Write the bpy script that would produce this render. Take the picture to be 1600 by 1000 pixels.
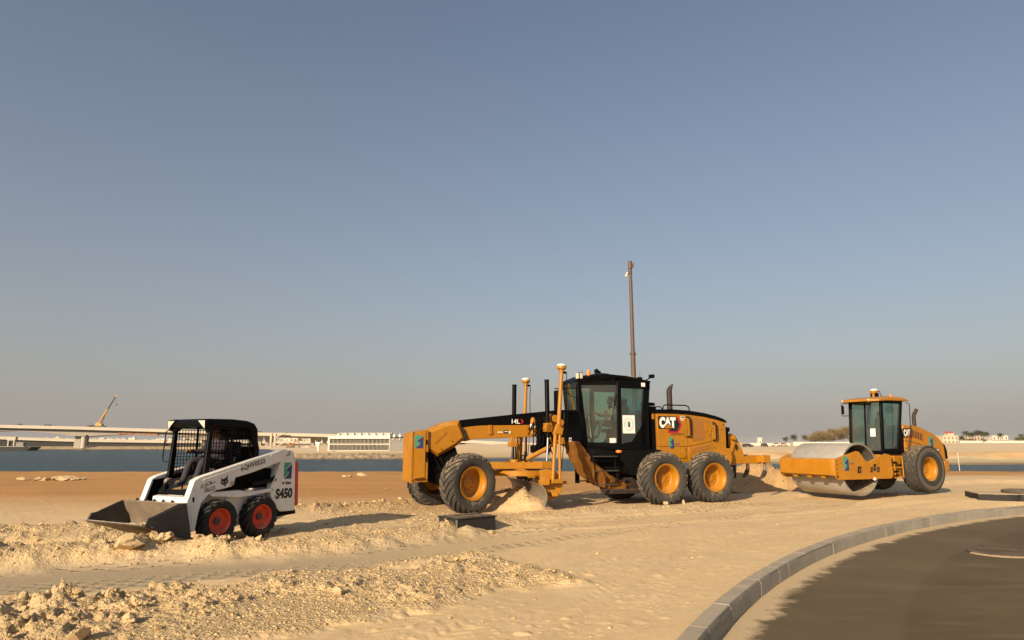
import bpy, bmesh, math, random
import numpy as np
from mathutils import Vector, Matrix, noise as mnoise

for o in list(bpy.data.objects):
    bpy.data.objects.remove(o)
sc = bpy.context.scene
col = sc.collection
RAD = math.radians

# ---------------------------------------------------------------- camera
cam_d = bpy.data.cameras.new('camera')
cam = bpy.data.objects.new('camera', cam_d)
col.objects.link(cam)
cam_d.sensor_width = 36.0
cam_d.lens = 36.0 * 1067.0 / 1600.0
cam_d.clip_start = 0.1
cam_d.clip_end = 20000
cam.location = (0, 0, 1.66)
cam.rotation_euler = (RAD(90) + math.atan(192.0 / 1067.0), 0, 0)
sc.camera = cam

# ---------------------------------------------------------------- sky, sun, exposure
SUN_EL = RAD(23.0)
SUN_AZ = RAD(211.5)          # clockwise from +Y: behind the camera, to the left
world = bpy.data.worlds.new('World')
sc.world = world
world.use_nodes = True
wt = world.node_tree
bg = wt.nodes['Background']
sky = wt.nodes.new('ShaderNodeTexSky')
sky.sky_type = 'NISHITA'
sky.sun_disc = False
sky.sun_elevation = SUN_EL
sky.sun_rotation = SUN_AZ
sky.altitude = 0
sky.air_density = 1.0
sky.dust_density = 2.0
sky.ozone_density = 1.0
# dusty air: the same pale band all round the horizon, fading upwards
w_tc = wt.nodes.new('ShaderNodeTexCoord')
w_sx = wt.nodes.new('ShaderNodeSeparateXYZ')
wt.links.new(w_tc.outputs['Generated'], w_sx.inputs[0])
w_z = wt.nodes.new('ShaderNodeMath')
w_z.operation = 'MAXIMUM'
wt.links.new(w_sx.outputs['Z'], w_z.inputs[0])
w_z.inputs[1].default_value = 0.0
w_m = wt.nodes.new('ShaderNodeMath')
w_m.operation = 'MULTIPLY'
wt.links.new(w_z.outputs[0], w_m.inputs[0])
w_m.inputs[1].default_value = -1.0 / 0.25
w_e = wt.nodes.new('ShaderNodeMath')
w_e.operation = 'EXPONENT'
wt.links.new(w_m.outputs[0], w_e.inputs[0])
w_f = wt.nodes.new('ShaderNodeMath')
w_f.operation = 'MULTIPLY_ADD'
wt.links.new(w_e.outputs[0], w_f.inputs[0])
w_f.inputs[1].default_value = 0.82
w_f.inputs[2].default_value = 0.07
# thin uneven dust layers, the same all round
w_mp = wt.nodes.new('ShaderNodeMapping')
w_mp.inputs['Scale'].default_value = (1.2, 1.2, 7.0)
wt.links.new(w_tc.outputs['Generated'], w_mp.inputs['Vector'])
w_n = wt.nodes.new('ShaderNodeTexNoise')
w_n.inputs['Scale'].default_value = 1.6
w_n.inputs['Detail'].default_value = 4
wt.links.new(w_mp.outputs[0], w_n.inputs['Vector'])
w_r = wt.nodes.new('ShaderNodeMapRange')
w_r.inputs['From Min'].default_value = 0.25
w_r.inputs['From Max'].default_value = 0.75
w_r.inputs['To Min'].default_value = 0.93
w_r.inputs['To Max'].default_value = 1.07
wt.links.new(w_n.outputs['Fac'], w_r.inputs['Value'])
w_g = wt.nodes.new('ShaderNodeMath')
w_g.operation = 'MULTIPLY'
w_g.use_clamp = True
wt.links.new(w_f.outputs[0], w_g.inputs[0])
wt.links.new(w_r.outputs['Result'], w_g.inputs[1])
w_x = wt.nodes.new('ShaderNodeMix')
w_x.data_type = 'RGBA'
wt.links.new(w_g.outputs[0], w_x.inputs[0])
wt.links.new(sky.outputs['Color'], w_x.inputs[6])
w_x.inputs[7].default_value = (3.42, 3.10, 2.90, 1)
wt.links.new(w_x.outputs[2], bg.inputs['Color'])
bg.inputs['Strength'].default_value = 0.083

sun_d = bpy.data.lights.new('sun', 'SUN')
sun_d.energy = 5.0
sun_d.angle = RAD(0.6)
sun_d.color = (1.0, 0.82, 0.60)
sun = bpy.data.objects.new('sun', sun_d)
col.objects.link(sun)
tosun = Vector((math.sin(SUN_AZ) * math.cos(SUN_EL), math.cos(SUN_AZ) * math.cos(SUN_EL), math.sin(SUN_EL)))
sun.rotation_euler = tosun.to_track_quat('Z', 'Y').to_euler()
sun.location = (-20, -30, 30)

sc.view_settings.view_transform = 'Standard'
sc.view_settings.look = 'None'
sc.view_settings.gamma = 1.0
sc.view_settings.exposure = 0.45
sc.view_settings.use_curve_mapping = False
sc.render.engine = 'CYCLES'
sc.cycles.max_bounces = 8
sc.cycles.transparent_max_bounces = 12
sc.cycles.use_denoising = True

# ---------------------------------------------------------------- materials
MAT = {}
DUST = (0.50, 0.36, 0.21)


def nodes_of(name):
    m = bpy.data.materials.new(name)
    m.use_nodes = True
    nt = m.node_tree
    return m, nt, nt.nodes, nt.links, nt.nodes['Principled BSDF']


def mat(name, colr, rough=0.5, metal=0.0, dust=0.0, var=0.12, scale=3.0, bump=0.0, bscale=60.0, spec=0.5, world=False, grime=0.0):
    """painted / metal / plastic surface: colour variation, patchy dust (more on upward faces), slight bump"""
    m, nt, N, L, b = nodes_of(name)
    tc = N.new('ShaderNodeTexCoord')
    if world:
        tc = N.new('ShaderNodeNewGeometry')
    VEC = tc.outputs['Position' if world else 'Object']
    n1 = N.new('ShaderNodeTexNoise')
    n1.inputs['Scale'].default_value = scale
    n1.inputs['Detail'].default_value = 6
    n1.inputs['Roughness'].default_value = 0.65
    L.new(VEC, n1.inputs['Vector'])
    mr = N.new('ShaderNodeMapRange')
    mr.inputs['From Min'].default_value = 0.3
    mr.inputs['From Max'].default_value = 0.7
    mr.inputs['To Min'].default_value = 1.0 - var
    mr.inputs['To Max'].default_value = 1.0 + var
    L.new(n1.outputs['Fac'], mr.inputs['Value'])
    mul = N.new('ShaderNodeMix')
    mul.data_type = 'RGBA'
    mul.blend_type = 'MULTIPLY'
    mul.inputs[0].default_value = 1.0
    mul.inputs[6].default_value = (*colr, 1)
    L.new(mr.outputs['Result'], mul.inputs[7])
    out = mul.outputs[2]
    r_in = None
    if dust > 0:
        n2 = N.new('ShaderNodeTexNoise')
        n2.inputs['Scale'].default_value = scale * 2.3
        n2.inputs['Detail'].default_value = 8
        n2.inputs['Roughness'].default_value = 0.75
        L.new(VEC, n2.inputs['Vector'])
        ge = N.new('ShaderNodeNewGeometry')
        sx = N.new('ShaderNodeSeparateXYZ')
        L.new(ge.outputs['Normal'], sx.inputs[0])
        up = N.new('ShaderNodeMath')
        up.operation = 'MULTIPLY_ADD'
        up.use_clamp = False
        L.new(sx.outputs['Z'], up.inputs[0])
        up.inputs[1].default_value = 0.28
        L.new(n2.outputs['Fac'], up.inputs[2])
        m2 = N.new('ShaderNodeMapRange')
        m2.inputs['From Min'].default_value = 0.72 - dust * 0.45
        m2.inputs['From Max'].default_value = 1.0 - dust * 0.35
        m2.inputs['To Max'].default_value = min(0.95, 0.35 + dust)
        L.new(up.outputs[0], m2.inputs['Value'])
        mx = N.new('ShaderNodeMix')
        mx.data_type = 'RGBA'
        L.new(m2.outputs['Result'], mx.inputs[0])
        L.new(out, mx.inputs[6])
        mx.inputs[7].default_value = (*DUST, 1)
        out = mx.outputs[2]
        rr = N.new('ShaderNodeMapRange')
        rr.inputs['To Min'].default_value = rough
        rr.inputs['To Max'].default_value = 0.95
        L.new(m2.outputs['Result'], rr.inputs['Value'])
        r_in = rr.outputs['Result']
    if grime > 0:
        # run-off streaks and rubbed patches
        mpg = N.new('ShaderNodeMapping')
        mpg.inputs['Scale'].default_value = (7, 7, 1.1)
        L.new(VEC, mpg.inputs['Vector'])
        ng = N.new('ShaderNodeTexNoise')
        ng.inputs['Scale'].default_value = 2.0
        ng.inputs['Detail'].default_value = 7
        ng.inputs['Roughness'].default_value = 0.7
        L.new(mpg.outputs[0], ng.inputs['Vector'])
        mg = N.new('ShaderNodeMapRange')
        mg.inputs['From Min'].default_value = 0.52
        mg.inputs['From Max'].default_value = 0.78
        mg.inputs['To Max'].default_value = grime
        L.new(ng.outputs['Fac'], mg.inputs['Value'])
        mxg = N.new('ShaderNodeMix')
        mxg.data_type = 'RGBA'
        L.new(mg.outputs['Result'], mxg.inputs[0])
        L.new(out, mxg.inputs[6])
        mxg.inputs[7].default_value = (.085, .055, .032, 1)
        out = mxg.outputs[2]
    L.new(out, b.inputs['Base Color'])
    if r_in is not None:
        L.new(r_in, b.inputs['Roughness'])
    else:
        b.inputs['Roughness'].default_value = rough
    b.inputs['Metallic'].default_value = metal
    b.inputs['Specular IOR Level'].default_value = spec
    if bump > 0:
        n3 = N.new('ShaderNodeTexNoise')
        n3.inputs['Scale'].default_value = bscale
        n3.inputs['Detail'].default_value = 5
        L.new(VEC, n3.inputs['Vector'])
        bp = N.new('ShaderNodeBump')
        bp.inputs['Strength'].default_value = bump
        bp.inputs['Distance'].default_value = 0.02
        L.new(n3.outputs['Fac'], bp.inputs['Height'])
        L.new(bp.outputs['Normal'], b.inputs['Normal'])
    MAT[name] = m
    return m


def glass(name, tint, gloss=0.10):
    m = bpy.data.materials.new(name)
    m.use_nodes = True
    nt = m.node_tree
    N, L = nt.nodes, nt.links
    N.remove(N['Principled BSDF'])
    t = N.new('ShaderNodeBsdfTransparent')
    t.inputs[0].default_value = (*tint, 1)
    g = N.new('ShaderNodeBsdfGlossy')
    g.inputs['Roughness'].default_value = 0.03
    g.inputs['Color'].default_value = (0.9, 0.95, 0.95, 1)
    d = N.new('ShaderNodeBsdfDiffuse')
    d.inputs['Color'].default_value = (*DUST, 1)
    lw = N.new('ShaderNodeLayerWeight')
    lw.inputs['Blend'].default_value = 0.35
    mp = N.new('ShaderNodeMapRange')
    mp.inputs['To Min'].default_value = gloss
    mp.inputs['To Max'].default_value = 0.7
    L.new(lw.outputs['Fresnel'], mp.inputs['Value'])
    mx = N.new('ShaderNodeMixShader')
    L.new(mp.outputs['Result'], mx.inputs[0])
    L.new(t.outputs[0], mx.inputs[1])
    L.new(g.outputs[0], mx.inputs[2])
    # thin dust film, patchy
    tc = N.new('ShaderNodeTexCoord')
    n = N.new('ShaderNodeTexNoise')
    n.inputs['Scale'].default_value = 2.5
    n.inputs['Detail'].default_value = 7
    L.new(tc.outputs['Object'], n.inputs['Vector'])
    mr = N.new('ShaderNodeMapRange')
    mr.inputs['From Min'].default_value = 0.35
    mr.inputs['From Max'].default_value = 0.8
    mr.inputs['To Min'].default_value = 0.01
    mr.inputs['To Max'].default_value = 0.08
    L.new(n.outputs['Fac'], mr.inputs['Value'])
    m2 = N.new('ShaderNodeMixShader')
    L.new(mr.outputs['Result'], m2.inputs[0])
    L.new(mx.outputs[0], m2.inputs[1])
    L.new(d.outputs[0], m2.inputs[2])
    L.new(m2.outputs[0], N['Material Output'].inputs[0])
    MAT[name] = m
    return m


mat('yellow_paint', (0.385, 0.157, 0.006), 0.42, dust=0.11, var=0.13, scale=2.8, grime=0.35, bump=0.03, bscale=9)
mat('yellow_plain', (0.385, 0.157, 0.006), 0.45, dust=0.08, var=0.10, grime=0.2)
mat('yellow_shade_grime', (0.22, 0.088, 0.010), 0.7, dust=0.25, var=0.3, scale=4)  # the frame rail's shade put into a darker yellow, with some grime
mat('black_paint', (0.0022, 0.0022, 0.0023), 0.42, dust=0.0, var=0.25, spec=0.13)
mat('black_matte', (0.0040, 0.0038, 0.0036), 0.8, dust=0.0, var=0.3, spec=0.10)
mat('rubber', (0.026, 0.024, 0.021), 0.85, dust=0.12, var=0.25, scale=4, bump=0.2, bscale=40)
mat('rubber_dusty', (0.046, 0.041, 0.034), 0.9, dust=0.30, var=0.25, scale=3.2, bump=0.25, bscale=35)
mat('rubber_black', (0.012, 0.0115, 0.011), 0.85, dust=0.12, var=0.25, scale=5, bump=0.2, bscale=40)
mat('rubber_groove', (0.085, 0.070, 0.054), 0.95, dust=0.18)
mat('rubber_diamond', (0.040, 0.035, 0.029), 0.9, dust=0.26, var=0.3, scale=5)
mat('white_paint', (0.72, 0.71, 0.68), 0.42, dust=0.22, var=0.07, scale=3, grime=0.25)
mat('red_rim', (0.55, 0.050, 0.016), 0.55, dust=0.26, var=0.15)
mat('red_paint', (0.50, 0.045, 0.02), 0.45, dust=0.15)
mat('steel_worn', (0.34, 0.30, 0.25), 0.45, metal=0.6, dust=0.3, var=0.25, scale=5)
mat('steel_dark', (0.055, 0.052, 0.05), 0.5, metal=0.3, dust=0.16, var=0.3, scale=6)
mat('bucket_dusty', (0.17, 0.13, 0.09), 0.8, dust=0.30, var=0.25, scale=5)
mat('drum_steel', (0.36, 0.335, 0.29), 0.55, metal=0.2, dust=0.14, var=0.12, scale=2.5)
mat('chrome', (0.6, 0.6, 0.6), 0.2, metal=1.0, var=0.02)
mat('seat_vinyl', (0.022, 0.022, 0.024), 0.7, dust=0.1)
mat('interior', (0.05, 0.048, 0.045), 0.8, dust=0.12)
mat('rust_tube', (0.030, 0.018, 0.013), 0.7, dust=0.1, var=0.2, scale=6)
mat('grille_brown', (0.30, 0.12, 0.018), 0.7, dust=0.2, var=0.15)
mat('decal_black', (0.012, 0.011, 0.012), 0.55, var=0.02)
mat('decal_white', (0.78, 0.76, 0.70), 0.5, var=0.02)
mat('decal_red', (0.42, 0.012, 0.02), 0.5, var=0.02)
mat('decal_green', (0.035, 0.26, 0.19), 0.5, var=0.04)
mat('decal_blue', (0.016, 0.045, 0.13), 0.5, var=0.04)
mat('decal_brown', (0.10, 0.035, 0.01), 0.6, var=0.02)
mat('lamp_lens', (0.62, 0.56, 0.42), 0.25, var=0.05)
mat('amber', (0.85, 0.18, 0.015), 0.3, var=0.03)
mat('antenna_white', (0.80, 0.78, 0.72), 0.4, dust=0.1, var=0.02)
mat('skin', (0.17, 0.075, 0.042), 0.6, var=0.08)
mat('hair', (0.01, 0.008, 0.007), 0.8, var=0.1)
mat('coverall_dark', (0.030, 0.026, 0.034), 0.9, var=0.2, scale=12)
mat('shirt_white', (0.55, 0.53, 0.48), 0.9, var=0.1, scale=12)
mat('jeans', (0.16, 0.24, 0.33), 0.9, var=0.15, scale=14)
mat('boots', (0.03, 0.025, 0.02), 0.8, dust=0.3)
glass('cab_glass', (0.80, 0.86, 0.76), 0.07)
glass('cab_glass_green', (0.62, 0.84, 0.80), 0.06)


# ---------------------------------------------------------------- mesh builder
class MB:
    def __init__(s, T=None):
        s.v, s.f, s.T = [], [], T

    def add(s, vs, fs):
        n = len(s.v)
        if s.T is not None:
            vs = [tuple(s.T @ Vector(p)) for p in vs]
        s.v += [tuple(p) for p in vs]
        s.f += [tuple(i + n for i in f) for f in fs]
        return s

    def box(s, x0, x1, y0, y1, z0, z1):
        x0, x1 = min(x0, x1), max(x0, x1)
        y0, y1 = min(y0, y1), max(y0, y1)
        z0, z1 = min(z0, z1), max(z0, z1)
        vs = [(x, y, z) for x in (x0, x1) for y in (y0, y1) for z in (z0, z1)]
        return s.add(vs, [(0, 1, 3, 2), (4, 6, 7, 5), (0, 4, 5, 1), (2, 3, 7, 6), (0, 2, 6, 4), (1, 5, 7, 3)])

    def loft(s, A, B):
        n = len(A)
        fs = [tuple(range(n - 1, -1, -1)), tuple(range(n, 2 * n))]
        fs += [(i, (i + 1) % n, n + (i + 1) % n, n + i) for i in range(n)]
        return s.add(list(A) + list(B), fs)

    def prism(s, poly, a, b, axis='y'):
        """poly of (x,z) extruded in y, (x,y) in z, (y,z) in x"""
        if axis == 'y':
            A = [(p[0], a, p[1]) for p in poly]
            B = [(p[0], b, p[1]) for p in poly]
        elif axis == 'z':
            A = [(p[0], p[1], a) for p in poly]
            B = [(p[0], p[1], b) for p in poly]
        else:
            A = [(a, p[0], p[1]) for p in poly]
            B = [(b, p[0], p[1]) for p in poly]
        return s.loft(A, B)

    def ring(s, p, d, r, n, ref=None):
        d = Vector(d).normalized()
        u = d.orthogonal().normalized() if ref is None else (Vector(ref) - d * Vector(ref).dot(d)).normalized()
        w = d.cross(u)
        return [tuple(Vector(p) + (u * math.cos(2 * math.pi * i / n) + w * math.sin(2 * math.pi * i / n)) * r) for i in range(n)]

    def cyl(s, p0, p1, r0, r1=None, n=14):
        r1 = r0 if r1 is None else r1
        d = Vector(p1) - Vector(p0)
        return s.loft(s.ring(p0, d, r0, n), s.ring(p1, d, r1, n))

    def tube(s, pts, r, n=8, closed=False):
        P = [Vector(p) for p in pts]
        m = len(P)
        vs, fs = [], []
        ref = None
        for i in range(m):
            if closed:
                d = P[(i + 1) % m] - P[i - 1]
            else:
                d = P[min(i + 1, m - 1)] - P[max(i - 1, 0)]
            if ref is None:
                ref = d.orthogonal()
            rr = r if not isinstance(r, (list, tuple)) else r[i]
            vs += s.ring(P[i], d, rr, n, ref)
            dn = d.normalized()
            ref = (ref - dn * ref.dot(dn))
        for i in range(m if closed else m - 1):
            a, b = i * n, ((i + 1) % m) * n
            fs += [(a + k, a + (k + 1) % n, b + (k + 1) % n, b + k) for k in range(n)]
        if not closed:
            fs += [tuple(range(n - 1, -1, -1)), tuple(range((m - 1) * n, m * n))]
        return s.add(vs, fs)

    def lathe(s, prof, c, axis, n=32, closed=False):
        """prof of (radius, height along axis)"""
        a = Vector(axis).normalized()
        u = a.orthogonal().normalized()
        w = a.cross(u)
        c = Vector(c)
        vs, fs = [], []
        m = len(prof)
        for i in range(n):
            t = 2 * math.pi * i / n
            e = u * math.cos(t) + w * math.sin(t)
            for r, h in prof:
                vs.append(tuple(c + e * r + a * h))
        for i in range(n):
            j = (i + 1) % n
            for k in range(m if closed else m - 1):
                k2 = (k + 1) % m
                fs.append((i * m + k, j * m + k, j * m + k2, i * m + k2))
        return s.add(vs, fs)

    def ball(s, c, r, n=12, m=8):
        r = (r, r, r) if not isinstance(r, (tuple, list)) else r
        vs, fs = [], []
        for i in range(m + 1):
            t = math.pi * i / m
            for j in range(n):
                p = 2 * math.pi * j / n
                vs.append((c[0] + r[0] * math.sin(t) * math.cos(p), c[1] + r[1] * math.sin(t) * math.sin(p), c[2] + r[2] * math.cos(t)))
        for i in range(m):
            for j in range(n):
                fs.append((i * n + j, (i + 1) * n + j, (i + 1) * n + (j + 1) % n, i * n + (j + 1) % n))
        return s.add(vs, fs)

    def mesh(s, name, smooth=35):
        me = bpy.data.meshes.new(name)
        me.from_pydata(s.v, [], s.f)
        me.validate()
        bm = bmesh.new()
        bm.from_mesh(me)
        bmesh.ops.remove_doubles(bm, verts=bm.verts, dist=1e-5)
        bmesh.ops.recalc_face_normals(bm, faces=bm.faces)
        bm.to_mesh(me)
        bm.free()
        if smooth:
            me.shade_smooth()
            me.set_sharp_from_angle(angle=RAD(smooth))
        return me


ZOFF = 0.0


def obj(name, mb, m, parent=None, bevel=0.0, smooth=35, seg=2):
    me = mb if isinstance(mb, bpy.types.Mesh) else mb.mesh(name, smooth)
    if m is not None and len(me.materials) == 0:
        me.materials.append(MAT[m] if isinstance(m, str) else m)
    o = bpy.data.objects.new(name, me)
    col.objects.link(o)
    if parent is not None:
        o.parent = parent
        if parent.type == 'EMPTY':
            o.location.z = -ZOFF
    if bevel > 0:
        bv = o.modifiers.new('bevel', 'BEVEL')
        bv.width = bevel
        bv.segments = seg
        bv.limit_method = 'ANGLE'
        bv.angle_limit = RAD(35)
    return o


def tag(o, label, cat, group=None):
    o['label'] = label
    o['category'] = cat
    if group:
        o['group'] = group
    return o


def thing(name, label, cat, loc=(0, 0, 0), rz=0.0, group=None):
    o = bpy.data.objects.new(name, None)
    o.empty_display_size = 0.3
    col.objects.link(o)
    o.location = loc
    o.rotation_euler = (0, 0, rz)
    return tag(o, label, cat, group)


def structure(o):
    o['kind'] = 'structure'
    return o


def copy_tree(o, parent=None):
    c = o.copy()
    col.objects.link(c)
    c.parent = parent
    for ch in list(o.children):
        copy_tree(ch, c)
    return c


# ---------------------------------------------------------------- decals: flat print on left sides (facing local +y)
def side_m(x, y, z, a=0.0):
    B = Matrix(((-1, 0, 0, 0), (0, 0, 1, 0), (0, 1, 0, 0), (0, 0, 0, 1)))
    return Matrix.Translation((x, y, z)) @ B @ Matrix.Rotation(a, 4, 'Z')


def decal_poly(name, poly, m, parent, M, t=0.003):
    mb = MB(M)
    mb.prism(poly, 0.0, t, 'z')
    return obj(name, mb, m, parent, smooth=0)


def decal_text(name, s, w, h, m, parent, M, bold=0.02, shear=0.0, t=0.002):
    """text fitted to a w x h box whose lower left corner is the origin of M"""
    cu = bpy.data.curves.new(name, 'FONT')
    cu.body = s
    cu.size = 1.0
    cu.offset = bold
    cu.shear = shear
    cu.resolution_u = 3
    tmp = bpy.data.objects.new('tmp_text', cu)
    col.objects.link(tmp)
    bpy.context.view_layer.update()
    me = bpy.data.meshes.new_from_object(tmp.evaluated_get(bpy.context.evaluated_depsgraph_get()))
    bpy.data.objects.remove(tmp)
    bpy.data.curves.remove(cu)
    if len(me.vertices) == 0:
        return None
    P = np.array([v.co[:] for v in me.vertices])
    lo, hi = P.min(0), P.max(0)
    sp = np.maximum(hi - lo, 1e-6)
    P = (P - lo) / sp
    P[:, 0] *= w
    P[:, 1] *= h
    P[:, 2] = t
    me.materials.clear()
    for i, v in enumerate(me.vertices):
        v.co = M @ Vector(P[i])
    me.name = name
    return obj(name, me, m, parent)


S_CURVE = [(1, .945), (.82, .87), (.60, .77), (.40, .68), (.28, .61), (.26, .57), (.36, .535), (.52, .49), (.60, .44), (.58, .36), (.45, .25), (.25, .12), (.0, .0)]


def s_logo(parent, w, h, M, prefix='company_emblem'):
    up = [(x * w - 0.03 * w, y * h + 0.022 * h) for x, y in S_CURVE]
    up = [(max(0, min(w, x)), max(0, min(h, y))) for x, y in up]
    green = [(0, h), (w * .94, h)] + up[1:-1] + [(0, up[-1][1] + .03 * h)]
    lo = [(min(w, x * w + 0.035 * w), max(0, y * h - 0.022 * h)) for x, y in S_CURVE]
    blue = [(w, 0), (w, h * .90)] + lo[1:-1] + [(0.06 * w, 0)]
    g = decal_poly(prefix, green, 'decal_green', parent, M)
    b = decal_poly(prefix, blue, 'decal_blue', parent, M)
    return g, b


def rounded(x0, y0, x1, y1, r, n=4):
    pts = []
    for cx, cy, a0 in ((x1 - r, y1 - r, 0), (x0 + r, y1 - r, 90), (x0 + r, y0 + r, 180), (x1 - r, y0 + r, 270)):
        for i in range(n + 1):
            a = RAD(a0 + 90 * i / n)
            pts.append((cx + r * math.cos(a), cy + r * math.sin(a)))
    return pts


# ---------------------------------------------------------------- wheels
def tyre_profile(R, w, r_in):
    """(radius, y) closed loop, rounded shoulders"""
    h = w / 2
    return [(r_in, -h * .72), (r_in + .03, -h * .86), (r_in + (R - r_in) * .40, -h * 1.0), (r_in + (R - r_in) * .72, -h * .98), (R - .065 * R / .725, -h * .90), (R - .03 * R / .725, -h * .74), (R - .012, -h * .4),
            (R - .008, 0),
            (R - .012, h * .4), (R - .03 * R / .725, h * .74), (R - .065 * R / .725, h * .90), (r_in + (R - r_in) * .72, h * .98), (r_in + (R - r_in) * .40, h * 1.0), (r_in + .03, h * .86), (r_in, h * .72)]


def tyre_mesh(name, R, w, r_in, lugs, sweep, lug_h, lug_frac=0.5, inner=0.08, seg=56, squash=0.0):
    mb = MB()
    mb.lathe(tyre_profile(R - lug_h, w, r_in), (0, 0, 0), (0, 1, 0), seg, closed=True)
    h = w / 2
    kk = R / .725
    dth = 2 * math.pi / lugs

    def pt(th, y, rr):
        return (rr * math.sin(th), y, rr * math.cos(th))

    for side in (-1, 1):
        for i in range(lugs):
            th0 = dth * (i + (0.5 if side > 0 else 0.0))
            # lateral stations: from near centre, across the shoulder, a little down the sidewall
            st = [(inner, 0.0, R), (0.40, 0.0, R - .004 * kk), (0.74, 0.0, R - .018 * kk), (0.92, 0.0, R - .05 * kk), (0.985, 0.0, R - .11 * kk)]
            A = []
            for (fr, _, rr) in st:
                y = side * h * fr
                th = th0 + sweep * (fr - inner)
                hw = dth * lug_frac * 0.5
                base = rr - lug_h * 1.5
                yb = y * (0.98 if fr < .9 else 0.95)
                A.append([pt(th - hw * 1.15, yb, base), pt(th - hw * .85, y, rr), pt(th + hw * .85, y, rr), pt(th + hw * 1.15, yb, base)])
            vs = [p for q in A for p in q]
            fs = []
            for k in range(len(A) - 1):
                a, b = 4 * k, 4 * k + 4
                fs += [(a, a + 1, b + 1, b), (a + 1, a + 2, b + 2, b + 1), (a + 2, a + 3, b + 3, b + 2)]
            e = 4 * (len(A) - 1)
            fs += [(3, 2, 1, 0), (e, e + 1, e + 2, e + 3)]
            mb.add(vs, fs)
    return mb.mesh(name, 30)


def rim_mesh(name, Ro, depth, hubr, out, nb=10, br=.018):
    """wheel disc seen from +y; y=0 is the tyre's middle, out = y of the flange"""
    ck = (Ro / .395) ** 2
    mb = MB()
    mb.lathe([(Ro * .93, out - .02), (Ro * .93, out), (Ro * 1.02, out + .012), (Ro * 1.03, out - .02), (Ro * .99, out - .05)], (0, 0, 0), (0, 1, 0), 40)
    mb.lathe([(Ro * .93, out - .012), (Ro * .87, out - .03), (Ro * .83, out - .06), (Ro * .80, out - depth * .9), (Ro * .72, out - depth), (hubr * 1.25, out - depth), (hubr * 1.2, out - depth + .022 * ck),
              (hubr * .95, out - depth + .028 * ck), (hubr * .6, out - depth + .030 * ck), (0, out - depth + .030 * ck)], (0, 0, 0), (0, 1, 0), 40)
    for i in range(nb):
        a = 2 * math.pi * i / nb
        r = hubr * 1.6
        mb.cyl((r * math.cos(a), out - depth - .005, r * math.sin(a)), (r * math.cos(a), out - depth + br * 1.5, r * math.sin(a)), br, n=6)
    return mb.mesh(name, 35)


def hub_mesh(name, r, y0, y1):
    return MB().cyl((0, y0, 0), (0, y1, 0), r, n=20).mesh(name, 35)


def add_wheel(parent, meshes, mats, loc, rz=0.0, mirror=False, spin=0.0, rx=0.0):
    tm, rm, hm = meshes
    hub = obj('wheel', hm, mats[2], parent)
    hub.location = (loc[0], loc[1], loc[2] - ZOFF)
    hub.rotation_euler = (rx, spin, rz + (math.pi if mirror else 0))
    hub.rotation_mode = 'YXZ' if False else 'XYZ'
    t = obj('tyre', tm, mats[0], hub)
    t.location = (0, 0, 0)
    r = obj('rim', rm, mats[1], hub)
    r.location = (0, 0, 0)
    return hub


# ---------------------------------------------------------------- people (one skinned body each)
def person(name, label, loc, rz, bones, radii, edges, zones, mats):
    """bones: dict name->pos, zones: list of (material index, set of bone names)"""
    names = list(bones)
    idx = {n: i for i, n in enumerate(names)}
    me = bpy.data.meshes.new(name)
    me.from_pydata([bones[n] for n in names], [(idx[a], idx[b]) for a, b in edges], [])
    tmp = bpy.data.objects.new('tmp_person', me)
    col.objects.link(tmp)
    sk = tmp.modifiers.new('skin', 'SKIN')
    sk.use_smooth_shade = True
    for n, sv in zip(names, me.skin_vertices[0].data):
        r = radii[n]
        sv.radius = r if isinstance(r, tuple) else (r, r)
        sv.use_root = (n == names[0])
    ss = tmp.modifiers.new('sub', 'SUBSURF')
    ss.levels = 2
    ss.render_levels = 2
    bpy.context.view_layer.update()
    out = bpy.data.meshes.new_from_object(tmp.evaluated_get(bpy.context.evaluated_depsgraph_get()))
    bpy.data.objects.remove(tmp)
    out.materials.clear()
    for m in mats:
        out.materials.append(MAT[m])
    zone_of = {}
    for mi, ns in zones:
        for n in ns:
            zone_of[n] = mi
    segs = []
    for a, b in edges:
        segs.append((Vector(bones[a]), Vector(bones[b]), zone_of.get(b, 0), zone_of.get(a, 0)))
    for p in out.polygons:
        c = p.center
        best, bm_ = 1e9, 0
        for A, B, zb, za in segs:
            d = B - A
            t = max(0, min(1, (c - A).dot(d) / max(d.dot(d), 1e-9)))
            q = (c - (A + d * t)).length
            if q < best:
                best, bm_ = q, (zb if t > .5 else za)
        p.material_index = bm_
        p.use_smooth = True
    out.name = name
    o = bpy.data.objects.new(name, out)
    col.objects.link(o)
    o.location = loc
    o.rotation_euler = (0, 0, rz)
    return tag(o, label, 'person')
# ================================================================ ground
rng = np.random.default_rng(7)
KC = (26.95, -6.45)      # centre of the kerb's arc
KR = 28.5                # outer edge of the kerb
KW = 0.18
ROAD_Z = -0.165
WATER_Z = -3.5


def hash2(ix, iy, k=0):
    h = (ix.astype(np.int64) * 374761393 + iy.astype(np.int64) * 668265263 + k * 974634777) & 0x7fffffff
    h = ((h ^ (h >> 13)) * 1274126177) & 0x7fffffff
    h = (h ^ (h >> 16)) & 0x7fffffff
    return h / float(0x7fffffff)


def vnoise(x, y, k=0):
    ix, iy = np.floor(x), np.floor(y)
    fx, fy = x - ix, y - iy
    fx = fx * fx * (3 - 2 * fx)
    fy = fy * fy * (3 - 2 * fy)
    a = hash2(ix, iy, k)
    b = hash2(ix + 1, iy, k)
    c = hash2(ix, iy + 1, k)
    d = hash2(ix + 1, iy + 1, k)
    return (a * (1 - fx) + b * fx) * (1 - fy) + (c * (1 - fx) + d * fx) * fy - 0.5


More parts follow.
